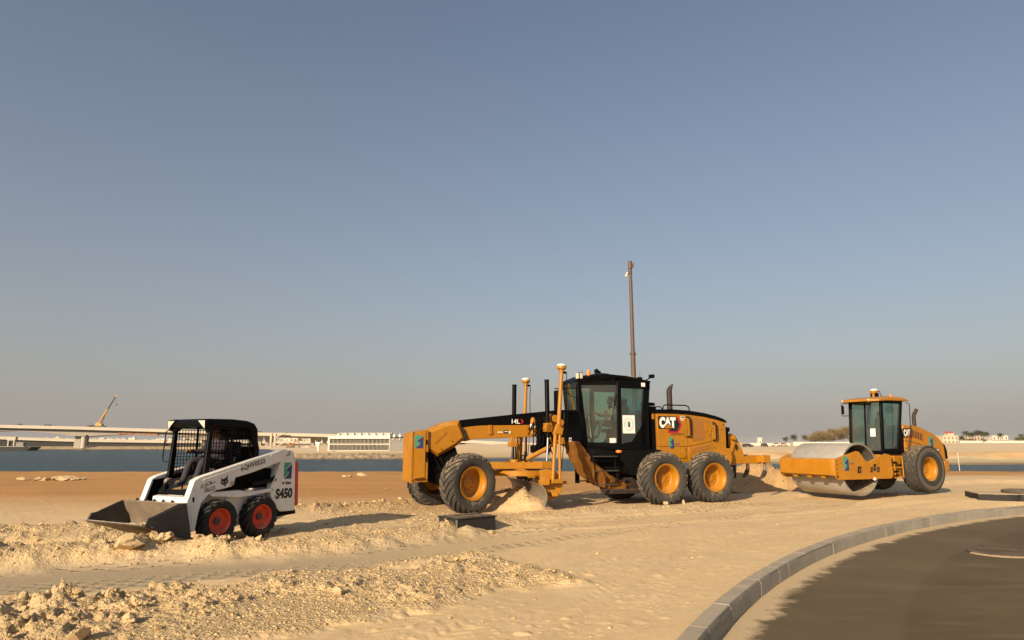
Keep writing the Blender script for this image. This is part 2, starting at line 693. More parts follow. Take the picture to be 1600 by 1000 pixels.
def fbm(x, y, oct=4, k=0, gain=0.5):
    s, a = 0, 1.0
    for i in range(oct):
        s = s + a * vnoise(x * 2 ** i + 17.3 * i, y * 2 ** i - 9.1 * i, k + i)
        a *= gain
    return s


def clods(x, y, cell, k=0, fill=0.75):
    """rounded lumps: height in units of the cell"""
    gx, gy = x / cell, y / cell
    ix, iy = np.floor(gx), np.floor(gy)
    out = np.zeros_like(x)
    for dx in (-1, 0, 1):
        for dy in (-1, 0, 1):
            cx, cy = ix + dx, iy + dy
            px = cx + hash2(cx, cy, k)
            py = cy + hash2(cx, cy, k + 1)
            r = 0.25 + 0.42 * hash2(cx, cy, k + 2) ** 2
            on = hash2(cx, cy, k + 3) < fill
            d2 = ((gx - px) ** 2 + (gy - py) ** 2) / (r * r)
            hgt = np.where(on & (d2 < 1), r * np.sqrt(np.maximum(0, 1 - d2)), 0)
            out = np.maximum(out, hgt)
    return out


def sstep(a, b, x):
    t = np.clip((x - a) / (b - a), 0, 1)
    return t * t * (3 - 2 * t)


def poly_dist(x, y, pts):
    """distance to a polyline, arc position, signed side"""
    best = np.full(x.shape, 1e9)
    arc = np.zeros_like(x)
    side = np.zeros_like(x)
    s0 = 0.0
    for (x0, y0), (x1, y1) in zip(pts[:-1], pts[1:]):
        dx, dy = x1 - x0, y1 - y0
        l = math.hypot(dx, dy)
        t = np.clip(((x - x0) * dx + (y - y0) * dy) / (l * l), 0, 1)
        d = np.hypot(x - x0 - t * dx, y - y0 - t * dy)
        m = d < best
        best = np.where(m, d, best)
        arc = np.where(m, s0 + t * l, arc)
        side = np.where(m, ((x - x0) * dy - (y - y0) * dx) / l, side)
        s0 += l
    return best, arc, side


def in_poly(x, y, pts):
    """soft signed distance to a polygon (positive inside)"""
    d, _, _ = poly_dist(x, y, list(pts) + [pts[0]])
    ins = np.zeros(x.shape, bool)
    n = len(pts)
    for i in range(n):
        x0, y0 = pts[i]
        x1, y1 = pts[(i + 1) % n]
        c = ((y0 > y) != (y1 > y)) & (x < (x1 - x0) * (y - y0) / ((y1 - y0) if y1 != y0 else 1e-9) + x0)
        ins ^= c
    return np.where(ins, d, -d)


RUBBLE_A = [(-9, 7.1), (-7, 7.4), (-5.5, 7.75), (-4.4, 7.6), (-3.67, 8.25), (-2.84, 9.05), (-1.7, 9.5), (-.6, 10.4), (.3, 9.5), (.72, 8.8), (0, 8.4), (-1.25, 7.07), (-2.08, 6.24), (-2.8, 5.3), (-3.5, 4.3), (-9, 4.3)]
BERM_B = [(-12, 8.9), (-9, 9.2), (-7.1, 9.65), (-5.6, 10.45), (-4.6, 10.65), (-3.5, 10.95), (-2.4, 11.8), (-1.34, 13.1), (-0.2, 14.8)]
STRIP_C = [(-13, 13.0), (-10.5, 13.3), (-8.5, 13.6), (-7.6, 14.6), (-5.3, 17.3), (-4.1, 18.5), (-2.9, 19.3), (-1.9, 19.8)]
STRIP_D = [(-1.4, 14.5), (-.3, 15.8), (1.2, 17.0), (2.8, 17.7), (4.5, 18.4), (6.4, 19.1)]
RIDGE_E = [(-1.5, 10.0), (-.8, 10.4), (0, 9.6), (.66, 8.8)]
RUT_F = [(-13, 11.2), (-9.5, 11.5), (-8.5, 11.8), (-7.5, 12.1), (-6.9, 12.7)]
LANE1 = [(-12, 8.0), (-9, 8.25), (-6.3, 8.85), (-5.0, 9.35), (-3.6, 10.0), (-1.9, 10.75), (0, 12.65), (2.74, 15.17), (6.88, 18.9), (13, 23.6), (20, 28)]
LANE2 = [(-1.5, 4.0), (-.6, 6.0), (0.8, 8.6), (2.2, 11.5), (4.6, 14.6), (8.5, 18.2), (13, 21)]
CHURN = [(-3.9, 11.2), (-1.3, 12.9), (.3, 14.9), (-.4, 16.2), (-2.6, 19.9), (-5.4, 18.2), (-4.2, 14.5)]
CHURN2 = [(-13, 9.3), (-7.0, 9.7), (-5.4, 10.6), (-6.2, 12.4), (-7.6, 14.4), (-13, 14.0)]
MOUND = (8.9, 25.7, 2.1, 1.7, 1.0)

SHORE = [(-2.2, 560), (-1.0, 558), (-.75, 555), (-.48, 550), (-.41, 430), (-.36, 270), (-.325, 222), (-.15, 224), (-.09, 232), (.04, 232), (.17, 200), (.36, 172), (.65, 167), (2.2, 165)]
PD = [-400, -30, -14, 0, 6, 13, 20, 90, 250, 450, 2500, 9000]
ZL = [-6, -6, -5.5, -3.7, -2.7, -1.3, -1.3, -1.3, .5, .9, 2.2, 3]
ZP = [-6, -6, -5.5, -3.7, -2.5, -1.95, -1.85, -1.75, -.8, .8, 2.0, 3]
ZM = [-6, -6, -5.5, -3.7, -3.1, -2.4, -2.0, -1.2, .3, 1.3, 2.0, 3]
ZR = [-6, -6, -5.5, -3.6, -3.1, -2.5, -1.0, -.25, .8, 1.6, 2.2, 3]
KEYS = [(-.5, 0), (-.40, 1), (-.13, 1), (-.06, 2), (.14, 2), (.33, 3), (9, 3)]


def far_height(x, y):
    a = x / np.maximum(y, 1.0)
    D = np.interp(a, [p[0] for p in SHORE], [p[1] for p in SHORE])
    wob = fbm(x / 14.0, y / 40.0 + 3, 3, 50) * 5
    d = y - D + wob
    zs = [np.interp(d, PD, q) for q in (ZL, ZP, ZM, ZR)]
    t = np.interp(a, [k[0] for k in KEYS], [k[1] for k in KEYS])
    i = np.clip(np.floor(t).astype(int), 0, 2)
    f = t - i
    Z = np.stack(zs)
    z0 = np.take_along_axis(Z, i[None], 0)[0]
    z1 = np.take_along_axis(Z, (i + 1)[None], 0)[0]
    z = z0 * (1 - f) + z1 * f
    # lumpy bank crest and gentle swells inland
    crest = np.exp(-((d - 22) / 14.0) ** 2)
    z = z + crest * (fbm(x / 9.0, y / 9.0, 4, 61) * 1.3) * sstep(.1, .3, a)
    z = z + sstep(20, 60, d) * fbm(x / 25.0, y / 25.0, 4, 66) * .55
    # armour rock on the left and on the spit
    rock = sstep(-4, 0, d) * (1 - sstep(10, 15, d)) * (1 - sstep(-.16, -.08, a))
    z = z + rock * (clods(x, y, 1.5, 71, .9) * .95 + fbm(x / 1.5, y / 1.5, 3, 77) * .35)
    return z, rock, d


def ground_height(x, y):
    rk = np.hypot(x - KC[0], y - KC[1])
    z = np.zeros_like(x)
    z = z + fbm(x / 6.0, y / 6.0, 3, 1) * .05 + fbm(x / 1.3, y / 1.3, 3, 5) * .022
    # the ground climbs a little towards the roller
    z = z + .115 * sstep(7.5, 11.0, x) * sstep(17.5, 20.0, y)
    dA = in_poly(x, y, RUBBLE_A) + fbm(x / .5, y / .5, 3, 9) * .5
    mA = sstep(-.10, .30, dA)
    dB, sB, sideB = poly_dist(x, y, BERM_B)
    dB = dB + fbm(x / .4, y / .4, 2, 12) * .22
    hB = np.interp(sB, [0, 5, 7.5, 9.5, 12, 15, 17], [.26, .26, .19, .15, .15, .11, .06])
    mB = np.exp(-(dB / .42) ** 2)
    dC, _, _ = poly_dist(x, y, STRIP_C)
    mC = np.exp(-((dC + fbm(x / .5, y / .5, 2, 14) * .4) / .55) ** 2)
    dD, _, _ = poly_dist(x, y, STRIP_D)
    mD = np.exp(-((dD + fbm(x / .5, y / .5, 2, 15) * .4) / .45) ** 2)
    dE, _, _ = poly_dist(x, y, RIDGE_E)
    mE = np.exp(-((dE + fbm(x / .3, y / .3, 2, 16) * .2) / .22) ** 2)
    dF, _, _ = poly_dist(x, y, RUT_F)
    mF = np.exp(-(dF / .45) ** 4)
    dL, sL, sideL = poly_dist(x, y, LANE1)
    wl = np.interp(sL, [0, 9, 12, 20, 40], [1.05, 1.05, .90, 1.0, 1.6])
    lane = (1 - sstep(wl * .8, wl * 1.15, dL + fbm(x / .7, y / .7, 3, 18) * .35)) * (1 - mA) * (1 - np.clip(mB * 2, 0, 1))
    dG = np.maximum(in_poly(x, y, CHURN), in_poly(x, y, CHURN2)) + fbm(x / .6, y / .6, 3, 24) * .7
    mG = sstep(-.2, .5, dG) * (.35 + .4 * sstep(-.1, .2, fbm(x / .9, y / .9, 3, 26)))
    rough = np.clip(mA + mB + .8 * mC + .7 * mD + mE + mG * (1 - lane), 0, 1)
    near = 1 - sstep(24, 34, y)
    z = z * (1 - .9 * lane) - lane * .03
    z = z + mA * (.02 + .09 * np.clip(fbm(x / 1.1, y / 1.1, 3, 21) + .2, 0, 1) * (1 - .6 * sstep(-4, -2, x))) + mB * hB + mC * .07 + mD * .05 + mE * .05 - mF * .12
    wx = x + fbm(x / .11, y / .11, 3, 141) * .11
    wy = y + fbm(x / .11, y / .11, 3, 147) * .11
    big = 1 - sstep(-4.6, -2.6, x)
    lump = clods(wx, wy, .40, 30, .32) * .40 * .62 * big + clods(wx, wy, .17, 34, .5) * .17 * (.30 + .7 * big) + clods(wx, wy, .085, 38, .6) * .085 * .9 + clods(wx, wy, .05, 39, .7) * .05 * 1.0
    lump = lump + fbm(x / .16, y / .16, 4, 40, .6) * .065 + np.abs(fbm(x / .45, y / .45, 3, 43)) * .13
    z = z + near * rough * lump * np.clip(.62 + fbm(x / .8, y / .8, 2, 44) * 1.2, .15, 1.1) * (1 - .35 * sstep(-4, -2, x))
    # scattered crumbs on the smooth sand
    crumbs = clods(x, y, .12, 80, .05) * .12 * .45 + clods(x, y, .06, 84, .14) * .06 * .55 + fbm(x / .12, y / .12, 3, 86) * .012
    z = z + near * (1 - rough) * crumbs * .55 * (.35 + .65 * (1 - lane)) * sstep(-.2, .15, fbm(x / 1.7, y / 1.7, 3, 88))
    # tyre tread dents along the lanes
    slant = sideL + 0.0
    for off, wd in ((-.72, .36), (.66, .36)):
        t = sideL - off
        u = sL / .26 + t * 1.7
        v = t / .19 + np.floor(u) * .21
        fu, fv = np.abs(u - np.floor(u) - .5), np.abs(v - np.floor(v) - .5)
        dent = (1 - sstep(.24, .34, fu)) * (1 - sstep(.10, .22, fv)) * np.exp(-(t / wd) ** 6)
        dent = dent * sstep(-.22, .05, fbm(x / 1.2 + off * 9, y / 1.2, 2, 90))
        z = z - near * np.clip(lane * 1.3, 0, 1) * dent * .014
    for off in (-2.6, -1.9, -1.2):
        q = rk - KR + off
        s = np.arctan2(y - KC[1], x - KC[0]) * KR
        u = (s + np.abs(q) * 1.0) / .16
        dent = np.clip(np.cos(2 * np.pi * u) - .3, 0, 1) * np.exp(-(q / .20) ** 4)
        dent = dent * sstep(-.12, .3, fbm(x / 1.6 + off, y / 1.6, 3, 94))
        z = z - near * dent * .014 * (1 - rough)
    # shallow wheel ruts that sweep past the machines
    for pts, amp in ((LANE2, .011), ([(-6, 14.4), (-2, 14.0), (1.5, 14.9), (5, 16.6), (10, 19.4)], .02)):
        dd, ss, sd = poly_dist(x, y, pts)
        for off in (-.8, .8):
            q = sd - off
            z = z + near * amp * (np.exp(-((np.abs(q) - .26) / .09) ** 2) - .8 * np.exp(-(q / .2) ** 4)) * (1 - rough) * (1 - sstep(1.2, 1.6, dd))
            u = (ss + np.abs(q)) / .18
            z = z - near * np.clip(np.cos(2 * np.pi * u) - .2, 0, 1) * np.exp(-(q / .2) ** 4) * .009 * (1 - rough) * sstep(-.1, .2, fbm(x / 1.5, y / 1.5, 2, 152))
    # sand pushed up in front of the grader's blade
    for (bx, by, rx, ry, hh) in ((.30, 17.75, .80, .80, .50), (.14, 18.6, .82, .85, .54), (-.15, 19.5, .80, .9, .46), (-.42, 20.3, .7, .8, .34)):
        q = np.hypot((x - bx) / rx, (y - by) / ry)
        z = np.maximum(z, hh * (1 - q) + fbm(x / .25, y / .25, 4, 97, .6) * .10 + clods(x, y, .12, 131, .4) * .06 + clods(x, y, .06, 135, .5) * .04)
    mx, my, mrx, mry, mh = MOUND
    q = np.hypot((x - mx) / mrx, (y - my) / mry) + fbm(x / .8, y / .8, 3, 99) * .22
    z = np.maximum(z, mh * np.clip(1.12 - q * 1.05, -1, .92) + fbm(x / .4, y / .4, 5, 98, .6) * .22 + clods(x, y, .3, 101, .4) * .14 + clods(x, y, .13, 107, .5) * .08)
    q = np.hypot((x - 10.4) / 1.3, (y - 26.3) / 1.2) + fbm(x / .8, y / .8, 3, 199) * .22
    z = np.maximum(z, .45 * (1 - q))
    pile = sstep(.06, .16, z - .12) * sstep(14.5, 16.5, y)
    rough = np.clip(rough + pile * .8, 0, 1)
    # sand banked against the kerb; trench under the road sheet
    z = np.where(rk < KR + .35, z * sstep(KR, KR + .35, rk) + .012 * (1 - sstep(KR, KR + .35, rk)), z)
    z = np.where(rk < KR - .02, -.55, z)
    # near bank of the channel
    edge = 40.6 + .035 * np.maximum(x, 0) + fbm(x / 3.0, x * 0 + .5, 3, 103) * .9
    zn = z * (1 - sstep(30, 36, y)) + sstep(30, 36, y) * (fbm(x / 2.0, y / 2.0, 4, 105) * .05 + sstep(.1, .35, fbm(x / 4., y / 1.2, 3, 109)) * .03)
    lip = np.exp(-((y - edge + .6) / .6) ** 2) * .05
    zf, rock, dsh = far_height(x, y)
    t = sstep(0, 6.5, y - edge)
    z = (zn + lip) * (1 - t) + zf * t
    return z, rough * near, lane * near, rock * t, t, dsh


def make_ground():
    NC = 960
    # rows: close to even steps in the picture near by, then metres, then growing
    q = np.linspace(1.66 * 683 / 4.4, 1.66 * 683 / 40.0, 430)
    rows = np.concatenate([np.linspace(-9, 4.2, 24), 1.66 * 683 / q, np.arange(41.5, 60, 2.5), np.arange(60, 160, 10.0), np.arange(160, 260, 1.6), np.arange(260, 540, 6.5), np.arange(540, 580, 1.5), np.arange(580, 720, 9), np.geomspace(725, 9000, 26)])
    t = np.linspace(-1, 1, NC)
    t = np.sign(t) * (np.abs(t) * .82 + .18 * np.abs(t) ** 6)
    W = np.maximum(rows, 4.0) * 1.12 + 4
    X = t[None, :] * W[:, None]
    Y = np.repeat(rows[:, None], NC, 1)
    x, y = X.ravel(), Y.ravel()
    z, rough, lane, rock, far, dsh = ground_height(x, y)
    nr = len(rows)
    co = np.stack([x, y, z], 1).astype(np.float32)
    i = np.arange(nr - 1)[:, None] * NC + np.arange(NC - 1)[None, :]
    quads = np.stack([i, i + 1, i + NC + 1, i + NC], -1).reshape(-1, 4)
    me = bpy.data.meshes.new('ground')
    me.vertices.add(len(co))
    me.vertices.foreach_set('co', co.ravel())
    me.loops.add(quads.size)
    me.loops.foreach_set('vertex_index', quads.ravel().astype(np.int32))
    me.polygons.add(len(quads))
    me.polygons.foreach_set('loop_start', np.arange(0, quads.size, 4, dtype=np.int32))
    me.polygons.foreach_set('loop_total', np.full(len(quads), 4, dtype=np.int32))
    me.update(calc_edges=True)
    me.shade_smooth()
    dLn, sLn, tLn = poly_dist(x, y, LANE1)
    mnd = 1 - sstep(.75, 1.25, np.hypot((x - 9.2) / 3.0, (y - 25.9) / 2.6))
    for nm, arr in (('lane_s', sLn), ('lane_t', tLn), ('mound', mnd), ('rough', rough), ('lane', lane), ('rock', rock), ('far', far), ('shore', dsh)):
        at = me.attributes.new(nm, 'FLOAT', 'POINT')
        at.data.foreach_set('value', arr.astype(np.float32))
    return me


def mixc(N, L, fac, a, b, blend='MIX'):
    m = N.new('ShaderNodeMix')
    m.data_type = 'RGBA'
    m.blend_type = blend
    for sock, v in ((0, fac), (6, a), (7, b)):
        if isinstance(v, (int, float)):
            m.inputs[sock].default_value = v
        elif isinstance(v, tuple):
            m.inputs[sock].default_value = (*v, 1) if len(v) == 3 else v
        else:
            L.new(v, m.inputs[sock])
    return m.outputs[2]


def noise_fac(N, L, vec, scale, detail=6, lo=.35, hi=.65, rough=.6, stretch=None):
    if stretch:
        mp = N.new('ShaderNodeMapping')
        mp.inputs['Scale'].default_value = stretch
        L.new(vec, mp.inputs['Vector'])
        vec = mp.outputs[0]
    n = N.new('ShaderNodeTexNoise')
    n.inputs['Scale'].default_value = scale
    n.inputs['Detail'].default_value = detail
    n.inputs['Roughness'].default_value = rough
    L.new(vec, n.inputs['Vector'])
    m = N.new('ShaderNodeMapRange')
    m.inputs['From Min'].default_value = lo
    m.inputs['From Max'].default_value = hi
    L.new(n.outputs['Fac'], m.inputs['Value'])
    return m.outputs['Result']


def sand_material():
    m, nt, N, L, b = nodes_of('sand')
    tc = N.new('ShaderNodeTexCoord')
    V = tc.outputs['Object']

    def att(n):
        a = N.new('ShaderNodeAttribute')
        a.attribute_name = n
        return a.outputs['Fac']

    sx = N.new('ShaderNodeSeparateXYZ')
    L.new(V, sx.inputs[0])

    def rng_(v, a, b_, c=0., d=1.):
        r = N.new('ShaderNodeMapRange')
        for k, q in (('From Min', a), ('From Max', b_), ('To Min', c), ('To Max', d)):
            r.inputs[k].default_value = q
        L.new(v, r.inputs['Value'])
        return r.outputs['Result']

    def mul_(a, b_):
        q = N.new('ShaderNodeMath')
        q.operation = 'MULTIPLY'
        L.new(a, q.inputs[0])
        if isinstance(b_, float):
            q.inputs[1].default_value = b_
        else:
            L.new(b_, q.inputs[1])
        return q.outputs[0]

    c = mixc(N, L, noise_fac(N, L, V, .7, 7), (.64, .455, .24), (.72, .53, .30))
    c = mixc(N, L, noise_fac(N, L, V, 9, 8, .3, .7), c, (.59, .415, .212))
    # loose, freshly turned soil in the berms is a touch paler and mottled
    c = mixc(N, L, mul_(att('rough'), noise_fac(N, L, V, 5, 6)), c, (.56, .40, .205))
    # compacted lanes: greyer
    c = mixc(N, L, mul_(att('lane'), rng_(sx.outputs['X'], -3.5, .5, .85, .12)), c, (.345, .275, .18))
    # greyish streaks of fines along the traffic direction
    stk = noise_fac(N, L, V, .5, 5, .5, .72, stretch=(.5, 1.6, 1))
    c = mixc(N, L, mul_(stk, .40), c, (.47, .37, .24))
    # the flat beyond the machines: more orange sand
    xr = N.new('ShaderNodeMath')
    xr.operation = 'MAXIMUM'
    L.new(sx.outputs['X'], xr.inputs[0])
    xr.inputs[1].default_value = 0.0
    yr = N.new('ShaderNodeMath')
    yr.operation = 'MULTIPLY_ADD'
    L.new(xr.outputs[0], yr.inputs[0])
    yr.inputs[1].default_value = -1.0
    L.new(sx.outputs['Y'], yr.inputs[2])
    plain = mul_(rng_(yr.outputs[0], 16.0, 23), rng_(sx.outputs['Y'], 60, 50))
    right = mul_(rng_(sx.outputs['X'], 4, 9), rng_(sx.outputs['Y'], 34, 38))
    plain = mixc(N, L, mul_(right, rng_(sx.outputs['Y'], 60, 50)), plain, (1., 1., 1.))
    pc = mixc(N, L, noise_fac(N, L, V, .35, 7, .3, .7, stretch=(.35, 1.3, 1)), (.41, .208, .070), (.50, .272, .100))
    c = mixc(N, L, plain, c, pc)
    c = mixc(N, L, mul_(att('mound'), .85), c, (.50, .30, .135))
    # far shores
    fc = mixc(N, L, noise_fac(N, L, V, .03, 8, .3, .7, stretch=(.4, 1, 1)), (.60, .43, .235), (.72, .57, .37))
    bank = mul_(rng_(att('shore'), 13, 15), rng_(att('shore'), 27, 22))
    fc = mixc(N, L, mul_(bank, .8), fc, (.56, .35, .155))
    beach = rng_(att('shore'), 14, 12)
    fc = mixc(N, L, beach, fc, (.46, .365, .21))
    rockc = mixc(N, L, noise_fac(N, L, V, .5, 4, .4, .6), (.26, .20, .125), (.46, .35, .21))
    fc = mixc(N, L, att('rock'), fc, rockc)
    wet = rng_(sx.outputs['Z'], -2.95, -3.3)
    fc = mixc(N, L, mul_(wet, .75), fc, (.20, .13, .075))
    c = mixc(N, L, att('far'), c, fc)
    L.new(c, b.inputs['Base Color'])
    b.inputs['Roughness'].default_value = .95
    b.inputs['Specular IOR Level'].default_value = .15
    bp = N.new('ShaderNodeBump')
    bp.inputs['Strength'].default_value = .8
    bp.inputs['Distance'].default_value = .05
    n = N.new('ShaderNodeTexNoise')
    n.inputs['Scale'].default_value = 26
    n.inputs['Detail'].default_value = 9
    n.inputs['Roughness'].default_value = .7
    L.new(V, n.inputs['Vector'])
    wp = N.new('ShaderNodeMix')
    wp.data_type = 'VECTOR'
    wp.inputs[0].default_value = .035
    L.new(V, wp.inputs[4])
    L.new(n.outputs['Color'], wp.inputs[5])
    acc = mul_(n.outputs['Fac'], .20)
    for sc_, am in ((13., .55), (29., .38), (60., .22)):
        vo = N.new('ShaderNodeTexVoronoi')
        vo.inputs['Scale'].default_value = sc_
        vo.inputs['Randomness'].default_value = 1.0
        L.new(wp.outputs[1], vo.inputs['Vector'])
        hv = rng_(vo.outputs['Distance'], .1, .62, am, 0.)
        hv = mul_(hv, att('rough'))
        ad = N.new('ShaderNodeMath')
        ad.operation = 'ADD'
        L.new(acc, ad.inputs[0])
        L.new(hv, ad.inputs[1])
        acc = ad.outputs[0]
    # crisp tread dashes pressed into the compacted lane
    def ma(op, a, b_=None):
        q = N.new('ShaderNodeMath')
        q.operation = op
        for i_, v_ in enumerate((a, b_)):
            if v_ is None:
                continue
            if isinstance(v_, (int, float)):
                q.inputs[i_].default_value = v_
            else:
                L.new(v_, q.inputs[i_])
        return q.outputs[0]
    ls, lt = att('lane_s'), att('lane_t')
    for off in (-.72, .66):
        t_ = ma('SUBTRACT', lt, off)
        u_ = ma('ADD', ma('MULTIPLY', ls, 1 / .25), ma('MULTIPLY', t_, 1.9))
        v_ = ma('ADD', ma('MULTIPLY', t_, 1 / .17), ma('MULTIPLY', ma('FLOOR', u_), .23))
        fu = ma('ABSOLUTE', ma('SUBTRACT', ma('FRACT', u_), .5))
        fv = ma('ABSOLUTE', ma('SUBTRACT', ma('FRACT', v_), .5))
        band = rng_(ma('ABSOLUTE', t_), .30, .42, 1., 0.)
        d_ = mul_(mul_(rng_(fu, .24, .31, 1., 0.), rng_(fv, .10, .20, 1., 0.)), band)
        d_ = mul_(mul_(d_, att('lane')), noise_fac(N, L, V, .9, 3, .40, .52))
        acc = ma('SUBTRACT', acc, ma('MULTIPLY', d_, 1.1))
    L.new(acc, bp.inputs['Height'])
    L.new(bp.outputs['Normal'], b.inputs['Normal'])
    return m


ground = obj('ground', make_ground(), None)
ground.data.materials.append(sand_material())
structure(ground)


def gz(x, y):
    """height of the ground under a point"""
    return float(ground_height(np.array([float(x)]), np.array([float(y)]))[0][0])


# ---------------------------------------------------------------- water of the channel
def water():
    m, nt, N, L, b = nodes_of('water')
    tc = N.new('ShaderNodeTexCoord')
    b.inputs['Base Color'].default_value = (.030, .072, .082, 1)
    c = mixc(N, L, noise_fac(N, L, tc.outputs['Object'], .03, 4, .3, .7, stretch=(.25, 1, 1)), (.005, .030, .042), (.010, .045, .058))
    L.new(c, b.inputs['Base Color'])
    b.inputs['Roughness'].default_value = .25
    b.inputs['Specular IOR Level'].default_value = .11
    b.inputs['IOR'].default_value = 1.33
    hs = None
    bp = N.new('ShaderNodeBump')
    bp.inputs['Strength'].default_value = 1.0
    bp.inputs['Distance'].default_value = .9
    n1 = N.new('ShaderNodeTexNoise')
    n1.inputs['Scale'].default_value = .45
    n1.inputs['Detail'].default_value = 8
    n1.inputs['Roughness'].default_value = .68
    mp = N.new('ShaderNodeMapping')
    mp.inputs['Scale'].default_value = (.6, 1.5, 1)
    L.new(tc.outputs['Object'], mp.inputs['Vector'])
    L.new(mp.outputs[0], n1.inputs['Vector'])
    L.new(n1.outputs['Fac'], bp.inputs['Height'])
    L.new(bp.outputs['Normal'], b.inputs['Normal'])
    MAT['water'] = m
    o = obj('water', MB().add([(-1500, 38, WATER_Z), (1500, 38, WATER_Z), (1500, 720, WATER_Z), (-1500, 720, WATER_Z)], [(0, 1, 2, 3)]), 'water', smooth=0)
    structure(o)


water()


# ---------------------------------------------------------------- road inside the kerb's arc
def road():
    m, nt, N, L, b = nodes_of('asphalt')
    tc = N.new('ShaderNodeTexCoord')
    V = tc.outputs['Object']
    ln = N.new('ShaderNodeVectorMath')
    ln.operation = 'LENGTH'
    L.new(V, ln.inputs[0])
    c = mixc(N, L, noise_fac(N, L, V, 60, 6, .3, .7), (.074, .051, .022), (.116, .082, .036))
    c = mixc(N, L, noise_fac(N, L, V, .45, 6, .42, .68), c, (.136, .097, .045))
    # sweeping brush and tyre streaks of dust, and light scratches
    st = noise_fac(N, L, V, 1.2, 7, .56, .75, stretch=(.35, 2.2, 1))
    q = N.new('ShaderNodeMath')
    q.operation = 'MULTIPLY'
    L.new(st, q.inputs[0])
    q.inputs[1].default_value = .35
    c = mixc(N, L, q.outputs[0], c, (.25, .19, .125))
    # laying-joint band: lighter strip parallel to the kerb
    r1 = N.new('ShaderNodeMapRange')
    r1.inputs['From Min'].default_value = KR - 1.72
    r1.inputs['From Max'].default_value = KR - 1.66
    L.new(ln.outputs['Value'], r1.inputs['Value'])
    q2 = N.new('ShaderNodeMath')
    q2.operation = 'MULTIPLY'
    L.new(r1.outputs['Result'], q2.inputs[0])
    q2.inputs[1].default_value = .10
    c = mixc(N, L, q2.outputs[0], c, (.26, .195, .13))
    # sand swept against the kerb with a ragged edge
    n1 = N.new('ShaderNodeTexNoise')
    n1.inputs['Scale'].default_value = 2.2
    n1.inputs['Detail'].default_value = 10
    n1.inputs['Roughness'].default_value = .72
    mp = N.new('ShaderNodeMapping')
    mp.inputs['Scale'].default_value = (1, 1, 1)
    L.new(V, mp.inputs['Vector'])
    L.new(mp.outputs[0], n1.inputs['Vector'])
    ad = N.new('ShaderNodeMath')
    ad.operation = 'MULTIPLY_ADD'
    L.new(n1.outputs['Fac'], ad.inputs[0])
    ad.inputs[1].default_value = .75
    L.new(ln.outputs['Value'], ad.inputs[2])
    r2 = N.new('ShaderNodeMapRange')
    r2.inputs['From Min'].default_value = KR - .15
    r2.inputs['From Max'].default_value = KR - .01
    L.new(ad.outputs[0], r2.inputs['Value'])
    c = mixc(N, L, r2.outputs['Result'], c, (.52, .385, .225))
    L.new(c, b.inputs['Base Color'])
    b.inputs['Roughness'].default_value = .8
    b.inputs['Specular IOR Level'].default_value = .3
    bp = N.new('ShaderNodeBump')
    bp.inputs['Strength'].default_value = .35
    bp.inputs['Distance'].default_value = .01
    n = N.new('ShaderNodeTexNoise')
    n.inputs['Scale'].default_value = 90
    n.inputs['Detail'].default_value = 4
    L.new(V, n.inputs['Vector'])
    L.new(n.outputs['Fac'], bp.inputs['Height'])
    L.new(bp.outputs['Normal'], b.inputs['Normal'])
    MAT['asphalt'] = m
    n = 240
    vs = [(0, 0, 0)] + [((KR - .05) * math.cos(2 * math.pi * i / n), (KR - .05) * math.sin(2 * math.pi * i / n), 0) for i in range(n)]
    o = obj('road', MB().add(vs, [(0, 1 + i, 1 + (i + 1) % n) for i in range(n)]), 'asphalt', smooth=0)
    o.location = (KC[0], KC[1], ROAD_Z)
    structure(o)


road()


def kerb():
    bed = MB()
    # mortar bed under the stones, a little lower and narrower so that joints stay recessed
    n = 160
    a0, a1 = RAD(100), RAD(176)
    vs, fs = [], []
    for i in range(n + 1):
        a = a0 + (a1 - a0) * i / n
        for r, z in ((KR - KW + .012, ROAD_Z - .2), (KR - KW + .012, .012), (KR - .008, .012), (KR - .008, ROAD_Z - .2)):
            vs.append((r * math.cos(a), r * math.sin(a), z))
    for i in range(n):
        b = 4 * i
        fs += [(b, b + 1, b + 5, b + 4), (b + 1, b + 2, b + 6, b + 5), (b + 2, b + 3, b + 7, b + 6)]
    root = obj('kerb', bed.add(vs, fs), mat('mortar', (.13, .11, .08), .95, var=.15, scale=4))
    root.location = (KC[0], KC[1], 0)
    structure(root)
    # one stone, shared mesh, slightly curved arc piece
    da = .5 / KR
    g = .0035 / KR
    mb = MB()
    prof = [(KR - KW, ROAD_Z - .15), (KR - KW, -.012), (KR - KW + .022, .03), (KR, .03), (KR, ROAD_Z - .15)]
    A = [(r * math.cos(-da / 2 + g), r * math.sin(-da / 2 + g), z) for r, z in prof]
    B = [(r * math.cos(da / 2 - g), r * math.sin(da / 2 - g), z) for r, z in prof]
    mb.loft(A, B)
    meshes = []
    for k in range(4):
        mt = mat('kerb_concrete', (.285 + .008 * (k - 1.5), .252 + .007 * (k - 1.5), .192 + .006 * (k - 1.5)), .9, dust=.20, var=.16, scale=1.9, bump=.15, bscale=40, world=True)
        me = mb.mesh('kerb_stone', 30)
        me.materials.append(mt)
        meshes.append(me)
    rr = random.Random(3)
    a = a0
    while a < a1:
        o = bpy.data.objects.new('kerb_stone', rr.choice(meshes))
        col.objects.link(o)
        o.parent = root
        o.rotation_euler = (0, 0, a)
        o.location = (rr.uniform(-.005, .005), rr.uniform(-.005, .005), rr.uniform(-.005, .004))
        a += da


kerb()
# ================================================================ motor grader
G_PHI = RAD(24.2)
GR = thing('motor_grader', 'yellow and black six-wheeled motor grader with glazed cab and blade lowered into sand', 'motor grader', (4.456, 20.628, 0), math.pi + G_PHI)


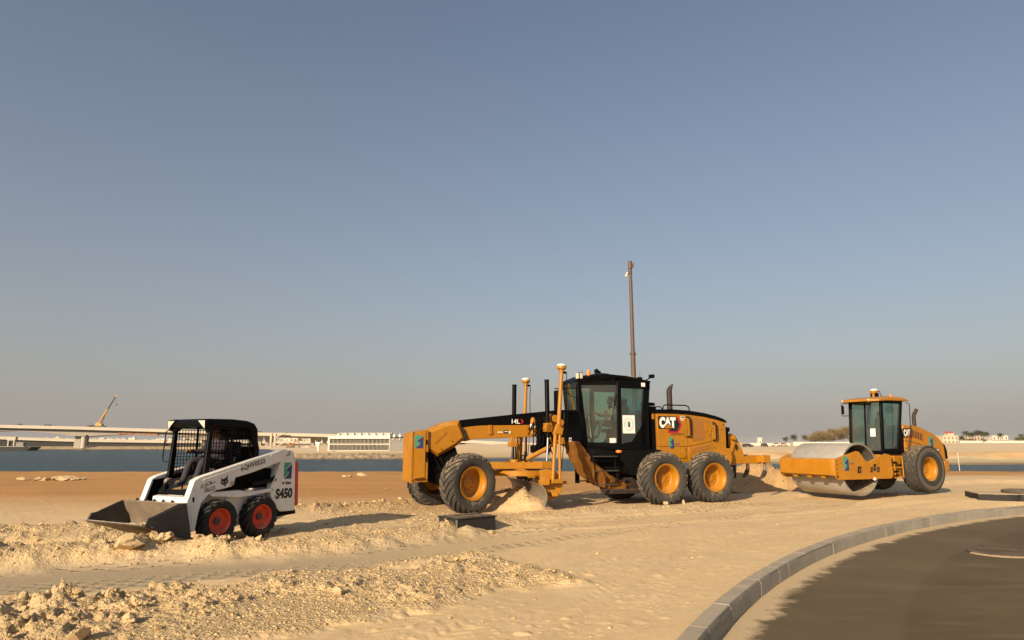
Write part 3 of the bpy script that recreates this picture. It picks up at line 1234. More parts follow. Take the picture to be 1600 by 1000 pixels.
def grader():
    g = GR
    Y, K, KM = 'yellow_paint', 'black_paint', 'black_matte'
    # ---- wheels
    tm = tyre_mesh('tyre', .725, .53, .40, 24, -.42, .030, .60, .06)
    rm = rim_mesh('rim', .395, .25, .11, .225, 10)
    hm = hub_mesh('wheel', .09, -.3, -.02)
    me = (tm, rm, hm)
    mats = ('rubber_dusty', 'yellow_plain', 'yellow_plain')
    mats_f = ('rubber', 'yellow_plain', 'yellow_plain')
    for x in (.828, -.828):
        add_wheel(g, me, mats, (x, 1.08, .70), spin=.3 * x)
        add_wheel(g, me, mats, (x, -1.08, .70), mirror=True, spin=.5)
    add_wheel(g, me, mats_f, (6.54, 1.08, .70), rz=RAD(17))
    add_wheel(g, me, mats_f, (6.70, -1.20, .70), rz=RAD(17), mirror=True, spin=.2)

    # ---- front block with a hinged door, step and warning edge
    cw = obj('front_block', MB().prism([(7.76, .71), (7.76, 1.90), (7.40, 1.985), (7.34, 1.97), (7.34, .71)], -.42, .40), Y, g, .012)
    obj('door_panel', MB().prism([(7.73, .76), (7.73, 1.86), (7.42, 1.93), (7.42, .76)], .402, .418), Y, cw, .005)
    obj('corner_post', MB().prism([(7.79, .69), (7.79, 1.93), (7.735, 1.94), (7.735, .69)], .30, .43), Y, cw, .006)
    obj('hinge', MB().box(7.385, 7.41, .40, .425, 1.2, 1.34).box(7.385, 7.41, .40, .425, 1.62, 1.74).box(7.36, 7.42, .40, .44, 1.28, 1.44), KM, cw)
    obj('step', MB().prism([(7.73, .80), (7.73, .83), (7.50, .85), (7.50, .82)], .418, .50), Y, cw, .004)
    s_logo(cw, .22, .31, side_m(7.70, .4195, 1.53))
    # ---- nose casting
    pA = [(7.34, 1.97), (6.86, 2.18), (6.47, 2.24), (6.40, 2.02), (6.28, 1.78), (6.58, 1.56), (7.06, 1.31), (7.34, 1.52)]
    inner = [(7.34, 1.97), (6.86, 2.18), (6.47, 2.24), (6.40, 2.02), (6.28, 1.78), (6.58, 1.56), (7.06, 1.31), (7.34, 1.52)]
    bev = [(7.34, 1.90), (6.84, 2.07), (6.56, 2.12), (6.50, 2.0), (6.42, 1.80), (6.62, 1.64), (7.05, 1.40), (7.34, 1.56)]
    mb = MB()
    mb.loft([(x, .22, z) for x, z in inner], [(x, .34, z) for x, z in bev])
    mb.loft([(x, -.34, z) for x, z in bev], [(x, -.22, z) for x, z in inner])
    mb.prism(inner, -.22, .22)
    nose = obj('nose_casting', mb, Y, g, .01)
    obj('bolt', MB().cyl((6.70, .33, 1.70), (6.70, .36, 1.70), .014, n=6).cyl((6.98, .33, 1.50), (6.98, .36, 1.50), .014, n=6), KM, nose)
    decal_text('lettering', 'Grade Control', .40, .055, 'decal_brown', nose, side_m(7.12, .341, 1.62, RAD(44)), bold=.01)
    # hydraulic lines and axle bolster under the nose
    mb = MB()
    for i, (dx, dy) in enumerate(((0, .1), (.08, .22), (.15, -.05), (.22, .18), (.30, .05), (-.08, .16))):
        mb.tube([(7.25 - dx, dy, 1.55), (7.20 - dx * 1.2, dy + .05, 1.25), (7.05 - dx, dy + .1, 1.0), (6.8 - dx, dy, .92)], .022, 6)
    obj('hydraulic_hose', mb, KM, g)
    obj('axle_bolster', MB().prism([(7.35, .75), (7.35, 1.5), (6.9, 1.6), (6.55, 1.55), (6.40, 1.1), (6.45, .62), (6.9, .58)], -.20, .20), KM, g, .02)
    # ---- front axle
    ax = MB().prism([(-.92, .66), (-.55, .74), (.55, .74), (.92, .66), (.92, .80), (.5, .95), (-.5, .95), (-.92, .80)], 6.42, 6.66, 'x')
    axle = obj('front_axle', ax, Y, g, .01)
    obj('tie_rod', MB().cyl((6.88, -.85, .82), (6.88, .85, .86), .03), Y, axle)
    obj('lean_bar', MB().cyl((6.66, -.85, 1.05), (6.66, .86, 1.05), .035).box(6.6, 6.72, .78, .95, .98, 1.12).box(6.6, 6.72, -.95, -.78, .98, 1.12), Y, axle)
    for s in (-1, 1):
        obj('knuckle', MB().prism([(6.70, .45), (6.70, 1.08), (6.40, 1.08), (6.36, .70), (6.40, .45)], s * .78, s * .93), Y, axle, .01)
        obj('steering_cylinder', MB().cyl((6.80, s * .25, .95), (6.86, s * .62, .90), .05).cyl((6.86, s * .62, .90), (6.88, s * .82, .86), .025), KM, axle)
    # ---- gooseneck: yellow beam under a black deck
    beam = obj('gooseneck_beam', MB().prism([(6.42, 2.03), (6.25, 2.07), (5.9, 2.105), (4.45, 2.14), (4.30, 2.05), (4.35, 1.82), (6.05, 1.75), (6.29, 1.70), (6.34, 1.83)], -.205, .205), Y, g, .01)
    obj('rib_bracket', MB().prism([(5.66, 1.88), (5.66, 2.12), (5.58, 2.12), (5.55, 1.88)], .205, .24).cyl((5.62, .24, 1.93), (5.62, .26, 1.93), .014, n=6).cyl((5.62, .24, 2.0), (5.62, .26, 2.0), .014, n=6).cyl((5.62, .24, 2.06), (5.62, .26, 2.06), .014, n=6), Y, beam)
    obj('edge_bracket', MB().prism([(6.42, 2.06), (6.44, 2.0), (6.30, 1.70), (6.22, 1.74), (6.34, 2.02)], .205, .25).cyl((6.36, .25, 1.95), (6.36, .27, 1.95), .018, n=6).cyl((6.30, .25, 1.83), (6.30, .27, 1.83), .018, n=6), 'rust_tube', beam)
    decal_poly('warning_plate', rounded(0, 0, .14, .085, .008), 'decal_black', beam, side_m(5.22, .2055, 1.905))
    decal_poly('warning_plate', rounded(0, 0, .10, .018, .004), 'decal_white', beam, side_m(5.20, .209, 1.945))
    decal_poly('warning_plate', rounded(0, 0, .045, .06, .005), 'decal_white', beam, side_m(5.07, .2055, 1.91))
    decal_poly('warning_plate', rounded(0, 0, .15, .022, .006), 'decal_white', beam, side_m(5.40, .2055, 1.928))
    deck = obj('gooseneck_deck', MB().prism([(6.47, 2.235), (4.83, 2.42), (3.55, 2.555), (2.95, 2.56), (2.95, 1.50), (3.25, 1.60), (3.60, 1.95), (3.95, 2.12), (4.44, 2.142), (5.9, 2.107), (6.25, 2.072), (6.42, 2.032)], -.215, .215), K, g, .012)
    # the deck widens into the front frame before the cab
    obj('front_frame', MB().prism([(3.50, 2.50), (2.95, 2.52), (2.90, 1.50), (3.28, 1.62), (3.55, 1.95)], -.40, .40), K, g, .015)
    decal_text('model_number', '14L', .235, .12, 'decal_white', deck, side_m(4.99, .2165, 2.165), bold=.018)
    hexa = [(0, 0), (.05, 0), (.095, .06), (.05, .12), (0, .12), (.045, .06)]
    decal_poly('model_badge', hexa, 'decal_red', deck, side_m(4.735, .2165, 2.165))
    decal_poly('safety_label', rounded(0, 0, .07, .10, .006), 'decal_white', g, side_m(3.36, .402, 1.70))
    decal_poly('safety_label', [(.015, .01), (.03, .01), (.035, .05), (.055, .01), (.06, .06), (.035, .085), (.015, .07)], 'decal_black', g, side_m(3.36, .4055, 1.70))
    # ---- drawbar, circle and blade carrier
    db = MB()
    for s in (-1, 1):
        db.loft([(6.75, s * .02, 1.00), (6.75, s * .16, 1.00), (6.75, s * .16, 1.15), (6.75, s * .02, 1.15)], [(4.2, s * .62, 1.00), (4.2, s * .80, 1.00), (4.2, s * .80, 1.17), (4.2, s * .62, 1.17)])
    db.box(4.10, 4.40, -.80, .80, 1.0, 1.18).box(5.2, 5.36, -.45, .45, 1.0, 1.16).ball((6.82, 0, 1.05), .11)
    db.cyl((4.95, .30, 1.12), (4.95, .30, 1.23), .12)
    drawbar = obj('drawbar', db, Y, g, .008)
    cc = MB().lathe([(.62, .82), (.82, .82), (.82, .95), (.62, .95)], (4.62, 0, 0), (0, 0, 1), 48, closed=True)
    circle = obj('turntable_ring', cc, Y, g, .006)
    mb = MB()
    for i in range(60):
        a = 2 * math.pi * i / 60
        mb.box(-.012, .012, -.012, .012, 0, .06)
        for k in range(len(mb.v) - 8, len(mb.v)):
            x, y, z = mb.v[k]
            mb.v[k] = (4.62 + (.61) * math.cos(a) + x, .61 * math.sin(a) + y, .85 + z)
    obj('gear_teeth', mb, 'steel_dark', circle)
    BA = math.atan(.19)
    Bm = Matrix.Translation((4.40, 0, 0)) @ Matrix.Rotation(-BA, 4, 'Z')       # blade frame: y along the blade
    arm = MB(Bm)
    for s in (-.62, .62):
        arm.prism([(-.10, .30), (-.10, .84), (-.30, .90), (-.55, .84), (-.42, .30), (-.25, .22)], s - .05, s + .05)
    arm.box(-.42, -.25, -1.35, 1.35, .34, .44)
    obj('blade_arm', arm, Y, circle, .01)
    # moldboard: concave steel sheet, ~4 m long
    prof = []
    for i in range(11):
        t = i / 10
        a = RAD(62 - 118 * t)
        prof.append((.18 - .36 * math.cos(a) + .14, .345 + .36 * math.sin(a) * 1.02))
    prof = [(x, max(z, .0)) for x, z in prof]
    back = [(x - .028, z) for x, z in reversed(prof)]
    blade = obj('blade', MB(Bm).prism(prof + back, -2.05, 1.56), 'steel_worn', g)
    obj('cutting_edge', MB(Bm).prism([(prof[-1][0] + .02, -.05), (prof[-1][0] + .045, .02), (prof[-2][0] + .02, .11), (prof[-2][0] - .005, .11), (prof[-1][0] - .005, -.05)], -2.06, 1.57), 'steel_dark', blade, .002)
    # rounded yellow cheek behind the near blade end (tilt bracket)
    cheek = [(.0, .96), (-.22, 1.0), (-.42, .94), (-.55, .80), (-.59, .60), (-.55, .42), (-.44, .29), (-.28, .23), (-.14, .24), (-.10, .4), (-.05, .7)]
    ck = obj('blade_cheek', MB(Bm).prism(cheek, .92, 1.16), Y, blade, .012)
    obj('blade_bracket', MB(Bm).prism([(.04, .62), (.02, .80), (-.10, .84), (-.20, .78), (-.18, .62)], 1.18, 1.38).box(-.74, -.55, .98, 1.08, .62, .70), Y, blade, .01)
    mb = MB(Bm)
    for i in range(10):
        mb.box(.02 + .02 * (i % 3), .10 + .03 * (i % 2), -.9 + .19 * i, -.80 + .19 * i, .66 + .02 * (i % 2), .74 + .015 * (i % 3))
    obj('top_bracket', mb, 'rust_tube', blade)
    # ---- lift cylinders, saddle and hoses
    for s, zt in ((1, 3.33), (-1, 3.27)):
        x0 = 4.12 if s > 0 else 4.55
        lc = obj('lift_cylinder', MB().cyl((x0, s * .62, 1.80), (x0, s * .58, zt), .062).cyl((x0, s * .58, zt - .03), (x0, s * .58, zt + .01), .066), K, g)
        obj('piston_rod', MB().cyl((x0 + .06, s * .66, 1.14), (x0, s * .62, 1.82), .030), 'chrome', lc)
        obj('ball_end', MB().ball((x0 + .06, s * .66, 1.13), .07).box(x0 - .05, x0 + .16, s * .60, s * .74, 1.0, 1.1), KM, lc)
        obj('cylinder_clamp', MB().cyl((x0, s * .44, 2.05), (x0, s * .70, 2.05), .11).box(x0 - .09, x0 + .09, s * .5, s * .70, 1.95, 2.18), Y, lc, .008)
    sd = MB()
    sd.prism([(4.02, 1.85), (4.02, 2.32), (3.88, 2.44), (3.62, 2.36), (3.50, 2.1), (3.60, 1.75), (3.80, 1.62)], .22, .40)
    sd.prism([(4.02, 1.85), (4.02, 2.32), (3.88, 2.44), (3.62, 2.36), (3.50, 2.1), (3.60, 1.75), (3.80, 1.62)], -.40, -.22)
    sd.cyl((3.86, .38, 2.30), (3.86, .58, 2.30), .10).cyl((3.66, .38, 2.20), (3.66, .55, 2.20), .08).box(3.55, 3.72, .38, .52, 1.62, 1.80)
    saddle = obj('lift_saddle', sd, Y, g, .01)
    ac = obj('accumulator', MB().cyl((4.42, .34, 1.90), (4.42, .34, 2.28), .075).cyl((4.42, .34, 2.28), (4.42, .34, 2.33), .05), 'yellow_plain', g)
    obj('accumulator_label', MB().lathe([(.0765, 2.06), (.0765, 2.16)], (4.42, .34, 0), (0, 0, 1), 24), 'decal_white', ac)
    obj('accumulator', MB().cyl((4.24, .36, 1.92), (4.24, .36, 2.24), .055).cyl((4.24, .36, 2.24), (4.24, .36, 2.30), .03), 'yellow_plain', g)
    rr = random.Random(5)
    mb = MB()
    for i in range(26):
        x0, x1 = 4.5 - rr.random() * .4, 4.45 - rr.random() * .75
        z1 = rr.uniform(1.3, 1.95)
        y0 = rr.uniform(.25, .5)
        zt = rr.uniform(2.2, 2.42)
        pts = []
        for k in range(9):
            t = k / 8
            pts.append((x0 + (x1 - x0) * t + .10 * math.sin(t * 3.1 + i), y0 + .12 * math.sin(t * math.pi), 2.0 + (zt - 2.0) * math.sin(t * math.pi) * (1 - t) * 1.8 + (z1 - 2.0) * t))
        mb.tube(pts, .016, 6)
    obj('hydraulic_hose', mb, KM, g)
    obj('valve_block', MB().box(3.72, 4.05, -.18, .20, 1.55, 1.98).box(3.80, 4.30, -.10, .16, 1.40, 1.60), KM, g, .01)
    obj('side_shift_cylinder', MB().cyl((4.62, .28, 1.22), (4.05, .45, 1.52), .062).cyl((4.05, .45, 1.52), (3.72, .42, 1.70), .035), Y, g)
    obj('link_bar', MB().box(4.90, 5.02, .16, .26, 1.60, 1.82).box(4.86, 5.06, .10, .30, 1.56, 1.68), Y, g, .006)
    obj('link_bar_rods', MB().cyl((4.94, .24, 1.16), (4.94, .22, 1.62), .02).cyl((4.88, .24, 1.16), (4.88, .22, 1.62), .02).cyl((4.60, .28, 1.16), (4.58, .24, 1.82), .026), KM, g)
    obj('centre_shift_frame', MB().cyl((4.76, .12, 1.17), (4.74, .12, 1.85), .05).cyl((4.66, .0, 1.17), (4.62, .0, 1.85), .055), Y, g)
    mb = MB()
    for k in range(3):
        mb.tube([(4.72 + .05 * math.cos(t), .32 + .02 * k, 1.27 + .07 * math.sin(t)) for t in np.linspace(0, 6.2, 14)], .012, 6)
    obj('hose_coil', mb, KM, g)
    # ---- positioning masts on the blade ends
    def mast(yy, xt, zt, x0):
        m = obj('mast', MB().cyl((x0 - .02, yy, 1.95), (xt, yy, zt - .16), .052).cyl((xt, yy, zt - .18), (xt, yy, zt - .12), .075), 'yellow_plain', g)
        obj('mast_leg', MB().cyl((x0 + .16, yy + .02, .74), (x0 + .06, yy, 1.97), .045).cyl((x0 - .04, yy + .02, .74), (x0 - .06, yy, 1.97), .035)
            .prism([(x0 + .13, 1.88), (x0 + .02, 2.14), (x0 - .05, 2.14), (x0 - .13, 1.88)], yy - .05, yy + .05).prism([(x0 - .10, .66), (x0 - .08, .76), (x0 + .20, .76), (x0 + .22, .66)], yy - .08, yy + .08), 'yellow_plain', m, .006)
        a = obj('antenna', MB().lathe([(0, zt - .12), (.10, zt - .12), (.125, zt - .085), (.125, zt - .03), (.118, zt - .02), (0, zt - .02)], (xt, yy, 0), (0, 0, 1), 24), 'yellow_plain', m)
        obj('antenna_dome', MB().lathe([(.118, zt - .02), (.112, zt + .012), (.07, zt + .032), (0, zt + .038)], (xt, yy, 0), (0, 0, 1), 24), 'antenna_white', a)
        obj('cable', MB().tube([(xt - .10, yy, zt - .16), (xt - .15, yy, zt - .26), (xt - .13, yy + .0, zt - .6), (xt - .15, yy, 2.2), (x0 - .18, yy, 1.7), (x0 - .1, yy, 1.0)], .010, 6).box(xt - .14, xt - .04, yy - .03, yy + .03, zt - .22, zt - .17), KM, m)
        return m
    mast(1.32, 4.06, 3.66, 4.20)
    mast(-1.45, 3.78, 3.54, 3.86)

    # ---- cab: posts, glass, roof
    # outline of the glazed side (x, z); cab is wider at the back
    def yw(x):
        return .42 + (.76 - .42) * max(0, min(1, (3.0 - x) / 1.02))
    F0, F1 = (2.86, 1.58), (3.04, 3.34)
    Mb, Mt = (1.97, 1.55), (1.93, 3.36)
    R0, R1 = (1.14, 1.55), (1.00, 3.38)
    RL = (1.02, 2.45)
    fl = obj('cab_floor', MB().loft([(2.90, -.44, 1.48), (2.90, .44, 1.48), (1.95, .76, 1.48), (.98, .76, 1.48), (.98, -.76, 1.48), (1.95, -.76, 1.48)], [(2.90, -.44, 1.57), (2.90, .44, 1.57), (1.95, .76, 1.57), (.98, .76, 1.57), (.98, -.76, 1.57), (1.95, -.76, 1.57)]), K, g, .01)
    roofp = [(3.14, 3.33), (3.06, 3.42), (2.75, 3.54), (2.25, 3.60), (1.70, 3.57), (.88, 3.45), (.88, 3.36)]
    roof = MB()
    A = [(x, .66, z - (.06 if z > 3.5 else .03)) for x, z in roofp]
    B = [(x, -.66, z - (.06 if z > 3.5 else .03)) for x, z in roofp]
    roof.prism(roofp, -.40, .40)
    side = [(x, z - .05 if z > 3.4 else z) for x, z in roofp]
    roof.loft([(x, .40, z) for x, z in roofp], [(x, min(.78, yw(x) + .05), z) for x, z in side])
    roof.loft([(x, -min(.78, yw(x) + .05), z) for x, z in side], [(x, -.40, z) for x, z in roofp])
    rf = obj('cab_roof', roof, K, g, .01)
    for s in (1, -1):
        fp = MB()
        def bar(a, b, w=.05, d=.06):
            ya, yb = s * yw(a[0]), s * yw(b[0])
            A_ = [(a[0] - w, ya, a[1]), (a[0] + w, ya, a[1]), (a[0] + w, ya - s * d, a[1]), (a[0] - w, ya - s * d, a[1])]
            B_ = [(b[0] - w, yb, b[1]), (b[0] + w, yb, b[1]), (b[0] + w, yb - s * d, b[1]), (b[0] - w, yb - s * d, b[1])]
            fp.loft(A_, B_)
        bar(F0, F1, .07)
        bar(Mb, Mt, .065)
        bar((1.10, 2.40), R1, .11)
        bar((1.14, 1.55), (1.10, 2.42), .13)
        obj('cab_pillar', fp, K, g, .012)
        hp = MB()
        def hbar(a, b, h=.05, d=.05):
            ya, yb = s * yw(a[0]), s * yw(b[0])
            hp.loft([(a[0], ya, a[1] - h), (a[0], ya, a[1] + h), (a[0], ya - s * d, a[1] + h), (a[0], ya - s * d, a[1] - h)], [(b[0], yb, b[1] - h), (b[0], yb, b[1] + h), (b[0], yb - s * d, b[1] + h), (b[0], yb - s * d, b[1] - h)])
        hbar((2.86, 1.62), (1.97, 1.60), .06)
        hbar((3.03, 3.30), (1.93, 3.32), .06)
        hbar((1.93, 3.28), (.9, 3.28), .11)
        # solid lower corner behind the rear window: slanted
        y1 = s * .76
        hp.loft([(1.95, y1, 1.56), (1.10, y1, 1.56), (1.10, y1, 2.30), (1.55, y1, 1.70), (1.95, y1, 1.62)], [(1.95, y1 - s * .04, 1.56), (1.10, y1 - s * .04, 1.56), (1.10, y1 - s * .04, 2.30), (1.55, y1 - s * .04, 1.70), (1.95, y1 - s * .04, 1.62)])
        obj('cab_rail', hp, K, g, .008)
        q = .02
        dg = MB().loft([(F0[0], s * (yw(F0[0]) - q), F0[1]), (F1[0], s * (yw(F1[0]) - q), F1[1]), (Mt[0], s * (yw(Mt[0]) - q), Mt[1]), (Mb[0], s * (yw(Mb[0]) - q), Mb[1])],
                       [(F0[0], s * (yw(F0[0]) - q - .006), F0[1]), (F1[0], s * (yw(F1[0]) - q - .006), F1[1]), (Mt[0], s * (yw(Mt[0]) - q - .006), Mt[1]), (Mb[0], s * (yw(Mb[0]) - q - .006), Mb[1])])
        door = obj('door_glass', dg, 'cab_glass', g)
        if s > 0:
            # bronze sun film band on the upper rear part of the door glass, wiper and handle
            obj('wiper', MB().cyl((2.18, .72, 2.30), (2.02, .76, 3.00), .010).cyl((2.25, .70, 2.66), (2.06, .75, 2.60), .008), KM, door)
            obj('door_handle', MB().tube([(2.74, .50, 1.75), (2.76, .56, 1.80), (2.80, .54, 2.32), (2.80, .48, 2.36)], .012, 6), 'steel_worn', door)
            decal_poly('notice', rounded(0, 0, .22, .13, .004), 'decal_white', door, side_m(2.26, yw(2.15) + .003, 1.66))
        obj('rear_side_glass', MB().loft([(Mb[0], s * .745, 1.6), (Mt[0], s * .745, 3.3), (.98, s * .745, 3.3), (1.08, s * .745, 2.3), (1.5, s * .745, 1.66)], [(Mb[0], s * .739, 1.6), (Mt[0], s * .739, 3.3), (.98, s * .739, 3.3), (1.08, s * .739, 2.3), (1.5, s * .739, 1.66)]), 'cab_glass_green', g)
    pl = decal_poly('notice_board', rounded(0, 0, .40, .50, .01), 'decal_white', g, side_m(1.86, .763, 1.92), t=.008)
    ringp = [(.2 + .15 * math.cos(t), .25 + .17 * math.sin(t)) for t in np.linspace(0, 2 * math.pi, 33)]
    mb = MB(side_m(1.86, .772, 1.92))
    mb.tube([(x, y, 0) for x, y in ringp[:-1]], .004, 4, closed=True)
    mb.tube([(.2 + (x - .2) * .8, .25 + (y - .25) * .8, 0) for x, y in ringp[:-1]], .002, 4, closed=True)
    obj('notice_ring', mb, 'decal_black', pl)
    s_logo(pl, .085, .16, side_m(1.86 - .157, .772, 1.92 + .17), 'notice_emblem')
    decal_poly('roof_label', rounded(0, 0, .13, .11, .004), 'decal_white', g, side_m(1.20, .763, 3.235))
    # front and rear glass, front post cross bars
    obj('windscreen', MB().loft([(2.90, -.41, 1.60), (2.90, .41, 1.60), (3.08, .41, 3.34), (3.08, -.41, 3.34)], [(2.894, -.41, 1.60), (2.894, .41, 1.60), (3.074, .41, 3.34), (3.074, -.41, 3.34)]), 'cab_glass', g)
    obj('rear_window', MB().loft([(1.0, -.70, 2.45), (1.0, .70, 2.45), (.88, .70, 3.30), (.88, -.70, 3.30)], [(1.006, -.70, 2.45), (1.006, .70, 2.45), (.886, .70, 3.30), (.886, -.70, 3.30)]), 'cab_glass_green', g)
    obj('cab_rear_wall', MB().prism([(.96, 1.0), (.96, 2.44), (1.04, 2.44), (1.12, 1.5), (1.12, 1.0)], -.735, .735), K, g, .01)
    # interior
    seat = obj('driver_seat', MB().box(1.45, 1.95, -.24, .24, 1.95, 2.06).prism([(1.50, 2.03), (1.38, 2.70), (1.26, 2.70), (1.38, 2.03)], -.23, .23).box(1.55, 1.85, -.15, .15, 1.56, 1.96), 'seat_vinyl', g, .03)
    obj('headrest', MB().box(1.26, 1.36, -.13, .13, 2.72, 2.92).box(1.29, 1.33, -.06, .06, 2.66, 2.74), 'seat_vinyl', seat, .02)
    for s in (-1, 1):
        obj('armrest_console', MB().prism([(1.5, 2.12), (2.15, 2.2), (2.18, 2.28), (1.5, 2.24)], s * .27, s * .37).cyl((2.10, s * .32, 2.25), (2.13, s * .32, 2.38), .025).ball((2.13, s * .32, 2.40), .035), 'interior', g, .01)
    obj('front_console', MB().prism([(2.70, 1.56), (2.62, 2.25), (2.72, 2.32), (2.86, 1.56)], -.16, .16).cyl((2.62, 0, 2.28), (2.52, 0, 2.36), .03), 'interior', g, .015)
    obj('display', MB().prism([(2.60, 2.35), (2.52, 2.60), (2.55, 2.61), (2.63, 2.36)], -.52, -.28), 'interior', g, .006)
    # lower cab body, tanks and battery box
    obj('cab_base', MB().prism([(2.92, 1.49), (2.92, 1.36), (2.30, .92), (1.5, .80), (.80, .95), (.70, 1.49)], -.60, .60), KM, g, .015)
    obj('fuel_tank', MB().prism([(2.05, 1.47), (1.60, .78), (.62, .78), (.62, 1.47)], .60, .80), KM, g, .02)
    obj('battery_box', MB().box(2.22, 2.84, .60, .80, 1.16, 1.47), KM, g, .015)
    st = MB()
    for yy, x0 in ((.92, 2.86), (.92, 2.20)):
        st.cyl((x0, yy - .14, 1.44), (x0 - .06, yy, .52), .022)
    obj('step_ladder', st, KM, g)
    for k, z in enumerate((1.30, .92, .56)):
        dx = -.06 * (1.44 - z) / .92
        obj('step_tread', MB().box(2.18 + dx, 2.88 + dx, .80 + .03 * k, .95, z - .012, z + .012), 'steel_dark', g, .003)
    obj('side_lamp', MB().lathe([(0, 1.385), (.07, 1.39), (.09, 1.42), (.08, 1.46), (0, 1.46)], (2.02, .78, 0), (0, 0, 1), 18), 'amber', g)
    # front frame link that runs down to the rear frame, with pressed pockets
    rail = [(3.40, 1.70), (3.20, 1.70), (2.72, 1.16), (2.20, .80), (1.55, .52), (1.45, .36), (1.75, .34), (2.45, .50), (2.95, .82), (3.20, 1.22)]
    mid = [(3.30, 1.70), (2.72, 1.16), (2.20, .80), (1.50, .50)]
    def rail_y(x, z):
        zt = np.interp(-x, [-q[0] for q in mid], [q[1] for q in mid])
        return .52 + .16 * (x - 1.5) / 1.8 - .85 * max(0.0, zt - z)
    fr = obj('frame_rail', MB().loft([(x, .10, z) for x, z in rail], [(x, rail_y(x, z), z) for x, z in rail]), 'yellow_shade_grime', g, .012)
    for i, (x, z) in enumerate(((2.86, 1.08), (2.55, .84), (2.20, .64))):
        a, b = (x + .10, z + .13), (x + .0, z - .20)
        obj('rail_rib', MB().loft([(a[0] + .02, rail_y(*a) + .03, a[1]), (a[0] - .02, rail_y(*a) + .03, a[1]), (a[0] - .02, rail_y(*a) - .05, a[1]), (a[0] + .02, rail_y(*a) - .05, a[1])], [(b[0] + .02, rail_y(*b) + .03, b[1]), (b[0] - .02, rail_y(*b) + .03, b[1]), (b[0] - .02, rail_y(*b) - .05, b[1]), (b[0] + .02, rail_y(*b) - .05, b[1])]), 'yellow_shade_grime', fr, .004)
    obj('belly_pan', MB().box(1.3, 2.3, .25, .80, .30, .40).box(.5, 1.6, -.5, .5, .35, .7), 'rust_tube', g, .01)
    # far side ladder
    fl_ = MB().box(2.30, 2.42, -.98, -.92, .50, 1.35).box(1.92, 2.04, -.98, -.92, .50, 1.35)
    for z in (.56, .88, 1.2):
        fl_.box(2.0, 2.36, -.98, -.90, z - .015, z + .015)
    obj('far_ladder', fl_, KM, g)

    # ---- engine enclosure
    hood_top = [(.66, 2.50), (.0, 2.505), (-.55, 2.485), (-1.1, 2.43), (-1.55, 2.355), (-1.90, 2.27)]
    eng = obj('engine_enclosure', MB().prism([(.66, 1.10)] + hood_top + [(-1.92, 2.2), (-1.90, 1.30), (-1.6, 1.08)], -.60, .60), Y, g, .012)
    # panels proud of the enclosure, with gaps between them
    def panel(name, poly, m=Y, par=eng, t=.022, bev=.004):
        return obj(name, MB().prism(poly, .602, .602 + t), m, par, bev)
    panel('side_panel', [(.58, 1.56), (.60, 2.485), (-.46, 2.465), (-.46, 1.56)])
    panel('side_panel', [(.58, 1.25), (.58, 1.535), (-.40, 1.535), (-.40, 1.22)])
    door = panel('engine_door', [(-.485, 1.56), (-.485, 2.462), (-1.35, 2.37), (-1.35, 1.72)])
    panel('side_panel', [(-.485, 1.12), (-.485, 1.535), (-1.35, 1.69), (-1.35, 1.20)])
    panel('rear_corner_panel', [(-1.375, 1.30), (-1.375, 2.365), (-1.89, 2.255), (-1.87, 1.30)])
    obj('vent_screen', MB().prism([(-.62, 1.70), (-.62, 2.40), (-1.22, 2.335), (-1.22, 1.98), (-1.06, 1.97), (-1.06, 1.76)], .625, .632), 'grille_brown', door)
    obj('vent_screen', MB().prism([(-1.08, 1.99), (-1.08, 2.24), (-1.21, 2.23), (-1.21, 1.99)], .633, .638), 'yellow_plain', door)
    # access-hatch screens low on the enclosure
    obj('vent_screen', MB().prism([(-.56, 1.36), (-.56, 1.50), (-1.28, 1.62), (-1.28, 1.5)], .625, .632), 'grille_brown', door)
    for x, z0, z1, t in ((-.50, 1.83, 2.42, 0), (-1.44, 1.73, 2.26, 0)):
        obj('grab_handle', MB().tube([(x + .05, .62, z1), (x, .70, z1 - .02), (x - .02, .71, z1 - .10), (x - .02, .71, z0 + .10), (x, .70, z0 + .02), (x + .05, .62, z0)], .022, 8), K, eng)
    bl = MB()
    for x, z in ((-1.40, 2.20), (-1.40, 2.08), (-1.60, 2.14), (-1.60, 2.04), (-1.74, 2.06), (-1.36, 2.0), (-1.42, 1.52), (-1.48, 1.5), (-.40, 1.86), (-.40, 1.82), (-1.26, 1.86), (-1.30, 1.90), (-.36, 1.48), (-.36, 1.28), (-1.80, 2.2)):
        bl.cyl((x, .62, z), (x, .634, z), .014, n=8)
    obj('bolt', bl, KM, eng)
    obj('hood_cover', MB().prism([(.95, 2.50), (.95, 2.60), (.10, 2.625), (-.55, 2.60), (-1.1, 2.54), (-1.55, 2.455), (-1.85, 2.37), (-1.96, 2.29), (-1.95, 2.26), (-1.90, 2.272)] + hood_top[::-1][1:] + [(.66, 2.50)], -.63, .63), K, g, .02)
    obj('cab_bulkhead', MB().box(.66, .80, -.62, .62, 1.05, 2.52), K, g, .01)
    obj('side_marker', MB().box(.70, .78, .62, .64, 2.33, 2.48), 'yellow_plain', g)
    obj('air_intake', MB().box(.52, .85, .2, .5, 2.60, 2.68).prism([(.90, 2.72), (.86, 2.82), (.60, 2.80), (.58, 2.72)], .15, .55), K, g, .015)
    ex = obj('exhaust_stack', MB().cyl((-.22, .16, 2.56), (-.22, .16, 3.22), .082, n=20).loft(MB().ring((-.22, .16, 3.22), (0, 0, 1), .082, 20), [(x - .06 * 1, y, z + .13 + .8 * -(x + .22)) for x, y, z in MB().ring((-.22, .16, 3.22), (0, 0, 1), .082, 20)]), 'rust_tube', g)
